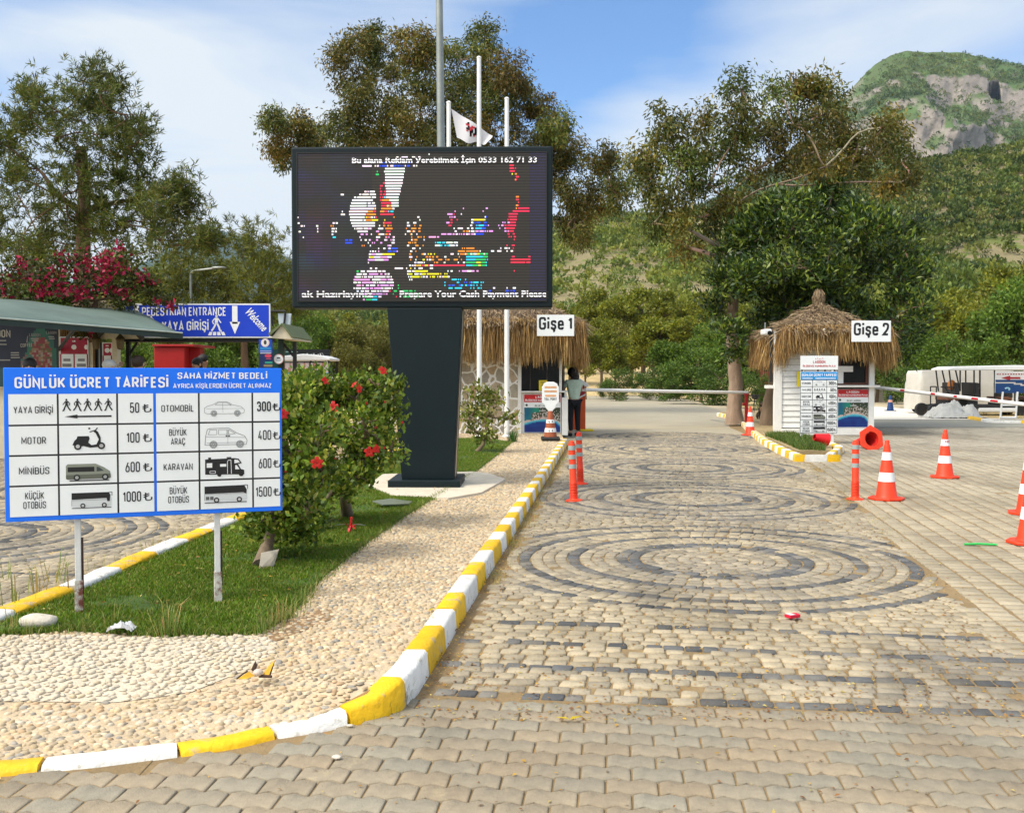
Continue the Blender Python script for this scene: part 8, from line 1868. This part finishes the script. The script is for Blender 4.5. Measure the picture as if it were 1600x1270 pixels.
# ---- the wood behind the booths: each tree a thing, shapes shared among copies
def proto(kind, seed):
    r = np.random.default_rng(seed); t = bpy.data.objects.new({'p': 'pine_tree', 'b': 'broadleaf_tree', 's': 'bush', 'o': 'olive_tree'}[kind], None); col.objects.link(t)
    tb = MB(); B, A, W, C = [], [], [], []
    if kind == 's': H, nc = 1.0, 16
    else: H, nc = 1.0, 26
    pal = {'p': [(.17, .20, .026), (.13, .165, .024), (.22, .24, .035), (.09, .125, .022)], 'b': [(.095, .18, .03), (.07, .14, .026), (.13, .21, .035), (.05, .105, .022)], 's': [(.055, .125, .03), (.085, .16, .035), (.04, .09, .024), (.12, .19, .04)], 'o': [(.15, .16, .045), (.12, .135, .04), (.19, .185, .065), (.085, .10, .03)]}[kind]
    ht = {'p': .42, 'b': .22, 's': .05, 'o': .2}[kind]
    if kind != 's': tb.tube([(0, 0, -.02), (r.normal(0, .02), r.normal(0, .02), ht), (r.normal(0, .04), r.normal(0, .04), .7)], [.028, .02, .008], 7, (.15, .10, .06))
    for i in range(nc):
        if kind == 'p': a = r.uniform(0, 6.28); z = r.uniform(.38, .97); q = (.34 * (1 - ((z - .55) / .5) ** 2 * .75)) * r.random() ** .5; ce = np.array([q * math.cos(a), q * math.sin(a), z]); rad = np.array([.13, .13, .075]) * r.uniform(.7, 1.25)
        else: v = ellip(1, r, .3)[0]; ce = np.array([v[0] * .34, v[1] * .34, (.58 if kind != 's' else .42) + v[2] * (.36 if kind != 's' else .40)]); rad = np.array([.15, .15, .13]) * r.uniform(.7, 1.2)
        if kind != 's' or i % 3 == 0: limb(tb, (0, 0, min(ce[2] * .7, .65)), ce, .010, .004, .08, r, (.15, .10, .06), 3)
        tone = r.uniform(.78, 1.22); m = 260
        s = ce + ellip(m, r, .2) * rad; ax = (s - ce) / rad * .6 + np.array([0, 0, .35]) + r.normal(0, .6, (m, 3)); ax /= np.linalg.norm(ax, axis=1, keepdims=True)
        B.append(s); A.append(ax * r.uniform(.028, .055, (m, 1))); W.append(r.uniform(.014, .026, m)); C.append(palette(m, pal, r) * tone)
    if tb.v: tb.build('trunk', BARK, t)
    leafmesh('crown', np.vstack(B), np.vstack(A), np.concatenate(W), np.vstack(C), FOL, t, r); return t
protos = {k: [proto(k, s + ord(k)) for s in range(3)] for k in 'pbso'}
used = set()
def wood(k, px, top, Y, wpx, label, group, base=None):
    zt_ = P(px, top, Y).z; x = wx(px, Y); zb_ = base if base is not None else ground_z(x, Y); h = zt_ - zb_; wd = wpx * Y / FPX
    i = int(abs(px * 7 + top)) % 3; src = protos[k][i]
    if (k, i) not in used: used.add((k, i)); o = src
    else: o = copy_tree(src)
    o.location = (x, Y, zb_ - .02); o.rotation_euler = (0, 0, random.uniform(0, 6.28)); s = wd / .80; o.scale = (s, s, h)
    tag(o, label, {'p': 'tree', 'b': 'tree', 's': 'bush', 'o': 'tree'}[k], group); return o
def ground_z(x, Y): return max(0, (Y - 76) * .049) + (max(0, Y - 34) * .022 if x < -2.0 - (Y - 20) * .01 and Y < 100 else 0) * 1.0
GRPS = ('trees of the wood between the booths', 'trees of the wood on the right', 'trees along the left road')
wl = {('p', 0): 'yellow green pine among the wood seen over the barrier between the booths', ('b', 0): 'fresh green broadleaf tree in the wood seen over the barrier', ('s', 0): 'dark green bush at the foot of the wood over the barrier', ('o', 0): 'grey olive tree in the wood seen over the barrier',
      ('p', 1): 'yellow green pine in the wood behind the carts on the right', ('b', 1): 'fresh green broadleaf tree behind the carts on the right', ('s', 1): 'dark green bush at the foot of the right wood by the low wall', ('o', 1): 'grey olive tree behind the carts on the right',
      ('p', 2): 'pine tree beside the left road behind the entrance gate', ('b', 2): 'broadleaf tree beside the left road behind the entrance gate', ('s', 2): 'bush along the edge of the left road', ('o', 2): 'olive coloured tree left of the billboard column beside the road'}
for g, lst in ((0, (('p', 890, 478, 92, 60), ('p', 925, 455, 110, 80), ('p', 965, 468, 100, 70), ('p', 1005, 455, 112, 90), ('p', 1050, 460, 108, 90), ('p', 1090, 462, 100, 80), ('p', 1130, 470, 96, 80), ('o', 985, 490, 90, 70), ('p', 940, 500, 75, 62), ('p', 915, 515, 66, 46), ('p', 1020, 500, 84, 80), ('p', 1070, 498, 82, 80), ('p', 960, 520, 66, 50), ('b', 1110, 505, 76, 80), ('b', 1060, 520, 66, 76), ('b', 1095, 530, 60, 70), ('s', 1040, 552, 62, 60), ('s', 1080, 558, 56, 70), ('s', 1125, 556, 54, 70), ('s', 965, 566, 62, 40), ('s', 1005, 572, 64, 40), ('s', 1170, 560, 52, 60), ('p', 870, 500, 90, 60), ('s', 945, 590, 70, 26), ('s', 1190, 575, 46, 46), ('b', 1160, 520, 60, 80), ('s', 1050, 585, 56, 40), ('p', 840, 470, 110, 80), ('p', 800, 480, 95, 70), ('p', 760, 465, 105, 80), ('b', 1210, 540, 62, 60), ('p', 1180, 470, 90, 80))),
               (1, (('b', 1420, 500, 62, 70), ('s', 1395, 545, 56, 60), ('s', 1420, 560, 50, 50), ('p', 1470, 470, 80, 90), ('b', 1490, 520, 58, 80), ('b', 1450, 530, 60, 60), ('s', 1470, 550, 52, 60), ('p', 1540, 470, 72, 90), ('b', 1530, 520, 56, 80), ('b', 1585, 440, 62, 110), ('b', 1620, 430, 58, 110), ('p', 1560, 500, 64, 90), ('s', 1520, 555, 50, 60), ('s', 1580, 550, 48, 70), ('o', 1440, 480, 84, 80), ('p', 1500, 455, 96, 90), ('p', 1580, 415, 90, 110), ('b', 1680, 420, 56, 130), ('s', 1650, 540, 48, 80), ('p', 1400, 470, 90, 80), ('b', 1370, 520, 60, 70), ('s', 1440, 575, 62, 40), ('s', 1500, 570, 58, 50), ('b', 1330, 530, 60, 70))),
               (2, (('o', 585, 485, 66, 70), ('o', 555, 505, 60, 60), ('o', 610, 500, 56, 60), ('o', 600, 520, 52, 50), ('b', 490, 480, 62, 60), ('b', 465, 495, 52, 60), ('b', 515, 498, 60, 50), ('b', 440, 490, 56, 60), ('p', 530, 490, 90, 60), ('b', 400, 500, 50, 70), ('b', 350, 490, 52, 80), ('b', 300, 495, 50, 80), ('b', 255, 500, 48, 80), ('p', 215, 470, 58, 80), ('p', 640, 480, 80, 80), ('o', 570, 530, 50, 46), ('o', 540, 535, 56, 40), ('s', 590, 560, 50, 40), ('s', 560, 566, 56, 30), ('b', 480, 525, 44, 60), ('b', 430, 530, 42, 60), ('b', 330, 520, 40, 80), ('b', 270, 530, 38, 70), ('b', 220, 520, 40, 60), ('p', 240, 425, 66, 60), ('p', 460, 440, 70, 60), ('s', 480, 560, 42, 50), ('b', 700, 500, 60, 80), ('p', 180, 400, 62, 70), ('p', 60, 390, 60, 90), ('b', 120, 430, 52, 80), ('b', 20, 440, 50, 90), ('p', -60, 400, 60, 80), ('b', -140, 440, 55, 80), ('p', -230, 410, 60, 85), ('b', -330, 450, 55, 85))) ):
    for k, px, top, Y, wp in lst: wood(k, px, top, Y, wp * 1.25, wl[(k, g)], GRPS[g])
for k in protos:
    for i, o in enumerate(protos[k]):
        if (k, i) not in used:
            for ch in list(o.children): bpy.data.objects.remove(ch)
            bpy.data.objects.remove(o)
# ================================================================== HILLS
def hill(name, sky_pts, Ya, Yb, nx, ny, mt, rough, seed, shape=1.25, px0=-900, px1=2500, cliff=None, cave=None, back=.5, rug=0):
    xs = np.linspace(px0, px1, nx); sp = np.array(sky_pts, float); V = np.zeros((ny, nx, 3)); top = np.interp(xs, sp[:, 0], sp[:, 1])
    for j in range(ny):
        t = j / (ny - 1) * (1 + back)
        for i in range(nx):
            Y = Ya + (Yb - Ya) * t; zr = EYE + (HZ - top[i]) * Yb / FPX
            X = (xs[i] - 800) / FPX * Y
            n1 = noise.fractal((X * rough, Y * rough, seed), 1.0, 2.1, 6)
            if t <= 1: f = t ** shape
            else: f = 1 - ((t - 1) / back) ** 1.5 * .9
            if cliff and t <= 1:
                for (cp0, cp1, ct, ch_) in cliff:
                    wv = .035 * noise.noise((X * rough * 2, 0, seed + 3)); wgt = min(1, max(0, (xs[i] - cp0) / 40)) * min(1, max(0, (cp1 - xs[i]) / 40))
                    s_ = min(1, max(0, (t - ct - wv) / .035)); f += wgt * ch_ * (s_ - t / 1.0) * (1 if t < 1 else 0) * min(1, (1 - t) / .1 + 0)
            z = f * zr + n1 * zr * .10 * min(1, t * 4) * (1 if t < .9 else max(.5, 1 - (t - .9) * 5))
            V[j, i] = (X, Y + rug * noise.fractal((X * .012, z * .012, seed + 2.), .9, 2.2, 5) * min(1, 4 * (1 - t) if t < 1 else 0), z - 1.0 * (t == 0))
            if cave:
                cpx, cpy, rx, ry, dp = cave; qx, qy = proj(V[j, i]); 
                if t < 1 and ((qx - cpx) / rx) ** 2 + ((qy - cpy) / ry) ** 2 < 1: V[j, i, 1] += dp; V[j, i, 0] += dp * (xs[i] - 800) / FPX
    idx = np.arange(nx * ny).reshape(ny, nx); F = np.stack([idx[:-1, :-1], idx[:-1, 1:], idx[1:, 1:], idx[1:, :-1]], -1).reshape(-1, 4)
    o = npmesh(name, V.reshape(-1, 3), F, None, mt, smooth=True); o['kind'] = 'structure'; return V
def hill_mat(name, soil, rock, scrub, s1, thr, steep=(.55, .75)):
    m = bpy.data.materials.new(name); m.use_nodes = True; t = m.node_tree; L = t.links; b_ = t.nodes['Principled BSDF']; b_.inputs['Roughness'].default_value = .95; b_.inputs['Specular IOR Level'].default_value = .1
    def nn(ty, **k):
        n = t.nodes.new(ty)
        for a, v in k.items(): setattr(n, a, v)
        return n
    tcn = nn('ShaderNodeTexCoord')
    def nz(sc_, det=6, ro=.6):
        n = nn('ShaderNodeTexNoise'); n.inputs['Scale'].default_value = sc_; n.inputs['Detail'].default_value = det; n.inputs['Roughness'].default_value = ro; L.new(tcn.outputs['Object'], n.inputs['Vector']); return n.outputs[0]
    def ramp(v, a, c):
        mr = nn('ShaderNodeMapRange'); mr.inputs['From Min'].default_value = a; mr.inputs['From Max'].default_value = c; L.new(v, mr.inputs[0]); return mr.outputs[0]
    def mix(f, a, c):
        mx_ = nn('ShaderNodeMix', data_type='RGBA'); L.new(f, mx_.inputs['Factor'])
        for q, k in ((a, 'A'), (c, 'B')):
            if isinstance(q, tuple): mx_.inputs[k].default_value = (*q, 1)
            else: L.new(q, mx_.inputs[k])
        return mx_.outputs['Result']
    base = mix(ramp(nz(s1 * .5), .4, .6), soil, tuple(x * .72 for x in soil))
    base = mix(ramp(nz(s1 * 3, 4), thr, thr + .06), base, scrub)
    geo = nn('ShaderNodeNewGeometry'); sep = nn('ShaderNodeSeparateXYZ'); L.new(geo.outputs['Normal'], sep.inputs[0])
    inv = nn('ShaderNodeMath', operation='SUBTRACT'); inv.inputs[0].default_value = 1; L.new(sep.outputs[2], inv.inputs[1])
    add = nn('ShaderNodeMath', operation='MULTIPLY_ADD'); add.inputs[1].default_value = .45; L.new(nz(s1 * 1.4, 8, .7), add.inputs[0]); L.new(inv.outputs[0], add.inputs[2])
    rk = mix(ramp(nz(s1 * 5, 8, .75), .35, .65), rock, tuple(x * .62 for x in rock))
    base = mix(ramp(add.outputs[0], *steep), base, rk); L.new(base, b_.inputs['Base Color'])
    bp = nn('ShaderNodeBump'); bp.inputs['Distance'].default_value = .06 / s1; bp.inputs['Strength'].default_value = .8; L.new(nz(s1 * 4, 8, .7), bp.inputs['Height']); L.new(bp.outputs[0], b_.inputs['Normal'])
    return m
HM1 = hill_mat('scrub_hill', (.30, .255, .14), (.46, .39, .30), (.15, .18, .05), .030, .52, (.62, .72))
HM2 = hill_mat('rocky_mountain', (.12, .165, .065), (.35, .305, .26), (.10, .16, .055), .011, .50, (.52, .62))
HM3 = hill_mat('wooded_mountain', (.05, .08, .04), (.16, .16, .13), (.03, .06, .03), .002, .45, (.9, 1.0))
V1 = hill('hill', [(-900, 500), (0, 490), (430, 480), (600, 440), (760, 390), (870, 345), (930, 330), (1000, 335), (1060, 340), (1100, 332), (1250, 306), (1400, 274), (1440, 262), (1520, 250), (1600, 236), (1800, 190), (2500, 150)], 120, 430, 260, 90, HM1, .006, 3.0, 1.35)
V2 = hill('mountain', [(-900, 560), (600, 470), (900, 390), (1000, 360), (1100, 326), (1200, 276), (1270, 220), (1305, 178), (1330, 150), (1360, 120), (1385, 104), (1410, 97), (1450, 99), (1500, 104), (1560, 121), (1600, 125), (1700, 140), (1900, 220), (2500, 380)], 700, 1700, 480, 170, HM2, .0026, 9.0, 1.15, px0=700, px1=1900,
          cliff=[(1440, 1800, .86, .085), (1350, 1560, .70, .05), (1400, 1800, .74, .055)], cave=(1554, 142, 9, 13, 80), rug=45)
V3 = hill('far_mountain', [(-900, 470), (0, 450), (160, 436), (230, 412), (262, 395), (300, 376), (345, 366), (385, 380), (420, 401), (452, 408), (480, 420), (560, 450), (700, 500), (2500, 560)], 3800, 6000, 160, 40, HM3, .0006, 5.0, 1.2, px0=-900, px1=900)
def scrub(name, V, n, size, quads, pal, px0, px1, dens, seed, label, tmax=.66, wide=1.0):
    r = np.random.default_rng(seed); ny, nx, _ = V.shape; C = []; S = []
    tot = 0
    while tot < n:
        j = r.integers(0, int(ny * tmax) - 1, 4000); i = r.integers(0, nx - 1, 4000); u = r.random((4000, 1)); v = r.random((4000, 1))
        p = (V[j, i] * (1 - u) + V[j, i + 1] * u) * (1 - v) + (V[j + 1, i] * (1 - u) + V[j + 1, i + 1] * u) * v
        px = 800 + FPX * p[:, 0] / p[:, 1]
        e1 = V[j + 1, i] - V[j, i]; st = e1[:, 2] / (np.abs(e1[:, 1]) + 1e-3)
        d = np.array([dens(a, b_, noise.noise((q[0] * .02 * wide, q[1] * .02 * wide, 1.))) for a, b_, q in zip(px, j / (ny * tmax), p)])
        k = (px > px0) & (px < px1) & (r.random(4000) < d) & (st < 1.6 + 2.5 * (r.random(4000) < .4)); C.append(p[k]); tot += k.sum()
    C = np.vstack(C)[:n]; n = len(C); s = size[0] + (size[1] - size[0]) * r.random(n) ** 1.7
    o = r.normal(size=(n, quads, 3)); o /= np.linalg.norm(o, axis=2, keepdims=True); o[..., 2] = np.abs(o[..., 2])
    hgt = r.uniform(.75, 1.15, (n, 1))
    off = o * (s[:, None] * .5)[..., None] * np.array([1, 1, 1.0]); off[..., 2] *= hgt; off[..., 2] += (s * .12)[:, None]
    B = (C[:, None] + off * .75).reshape(-1, 3); ax = (o * .35 + r.normal(0, .45, (n, quads, 3)) + np.array([0, 0, .35])); ax = (ax * (s[:, None] * .24)[..., None]).reshape(-1, 3)
    pal = np.asarray(pal) * [1.15, 1.05, .7]; c = pal[r.integers(0, len(pal), n)] * r.uniform(.75, 1.25, (n, 1)); tn = np.array([noise.noise((q[0] * .011 * wide, q[1] * .011 * wide, 5.)) for q in C])[:, None]; c = c * (1 + .45 * tn) * np.array([1, 1, 1.]) + np.maximum(tn, 0) * np.array([.05, .025, 0]); c = np.repeat(np.clip(c, .01, 1), quads, 0) * r.uniform(.8, 1.2, (n * quads, 1))
    tag(leafmesh(name, B, ax, np.repeat(s, quads) * .17, c, FOL, None, r), label, kind='stuff')
SP = [(.10, .155, .034), (.075, .125, .03), (.14, .185, .04), (.175, .21, .05), (.05, .095, .026)]
def d1(px, t, n):
    g = 1.0 if px > 1380 else .9
    return g if n > -.10 - (.14 if px > 1380 else 0) else .22
scrub('hill_scrub', V1, 18500, (1.4, 5.4), 32, SP, 300, 2100, d1, 5, 'scrub and small trees covering the near hill')
scrub('mountain_scrub', V2, 18500, (4.0, 12), 22, [(.065, .12, .035), (.085, .14, .04), (.05, .10, .032), (.12, .155, .05)], 950, 1680, lambda px, t, n: .9 if n > -.15 else .2, 6, 'scrub and woods on the rocky mountain', wide=.3)

# uphill road on the left beyond the gate
b = MB(); 
Ls = [(-5.2, -1.6, 33, .004), (-6.4, -2.6, 45, .25), (-9.5, -5.2, 62, .62), (-15, -9, 80, 1.0), (-22, -14, 110, 1.6)]
for (a, c, Y, z), (a2, c2, Y2_, z2) in zip(Ls[:-1], Ls[1:]): b.add([(a, Y, z), (c, Y, z), (c2, Y2_, z2), (a2, Y2_, z2)], [(0, 1, 2, 3)])
b.build('uphill_road', ASPH)['kind'] = 'structure'
b = MB()
for (a, c, Y, z), (a2, c2, Y2_, z2) in zip(Ls[:-1], Ls[1:]):
    b.add([(c, Y, z + .005), (c + .9 + z, Y, -.05), (c2 + .9 + z2 * 3, Y2_, -.05), (c2, Y2_, z2 + .005)], [(0, 1, 2, 3)]); b.add([(a - 16, Y, z * .3 - .04), (a, Y, z + .005), (a2, Y2_, z2 + .005), (a2 - 20, Y2_, z2 * .3 - .04)], [(0, 1, 2, 3)])
b.build('embankment', SAND)['kind'] = 'structure'
b = MB(); xs = np.linspace(-140, 180, 60)
for i in range(59): b.add([(xs[i], 76, -.05), (xs[i + 1], 76, -.05), (xs[i + 1] * 1.9, 150, 3.6), (xs[i] * 1.9, 150, 3.6)], [(0, 1, 2, 3)])
b.build('wood_floor', SAND)['kind'] = 'structure'

# ================================================================== AIR
b = MB(); b.box(-4200, 4200, -40, 6900, -2.5, 700)
hz = b.build('haze', []); hz['kind'] = 'stuff'; hz['label'] = 'thin bluish summer haze filling the air'
hm = bpy.data.materials.new('haze_air'); hm.use_nodes = True; t_ = hm.node_tree; t_.nodes.remove(t_.nodes['Principled BSDF'])
pv = t_.nodes.new('ShaderNodeVolumePrincipled'); pv.inputs['Color'].default_value = (.62, .78, 1, 1); pv.inputs['Density'].default_value = 4.5e-5; pv.inputs['Anisotropy'].default_value = .1
t_.links.new(pv.outputs[0], t_.nodes['Material Output'].inputs['Volume']); hz.data.materials.append(hm)
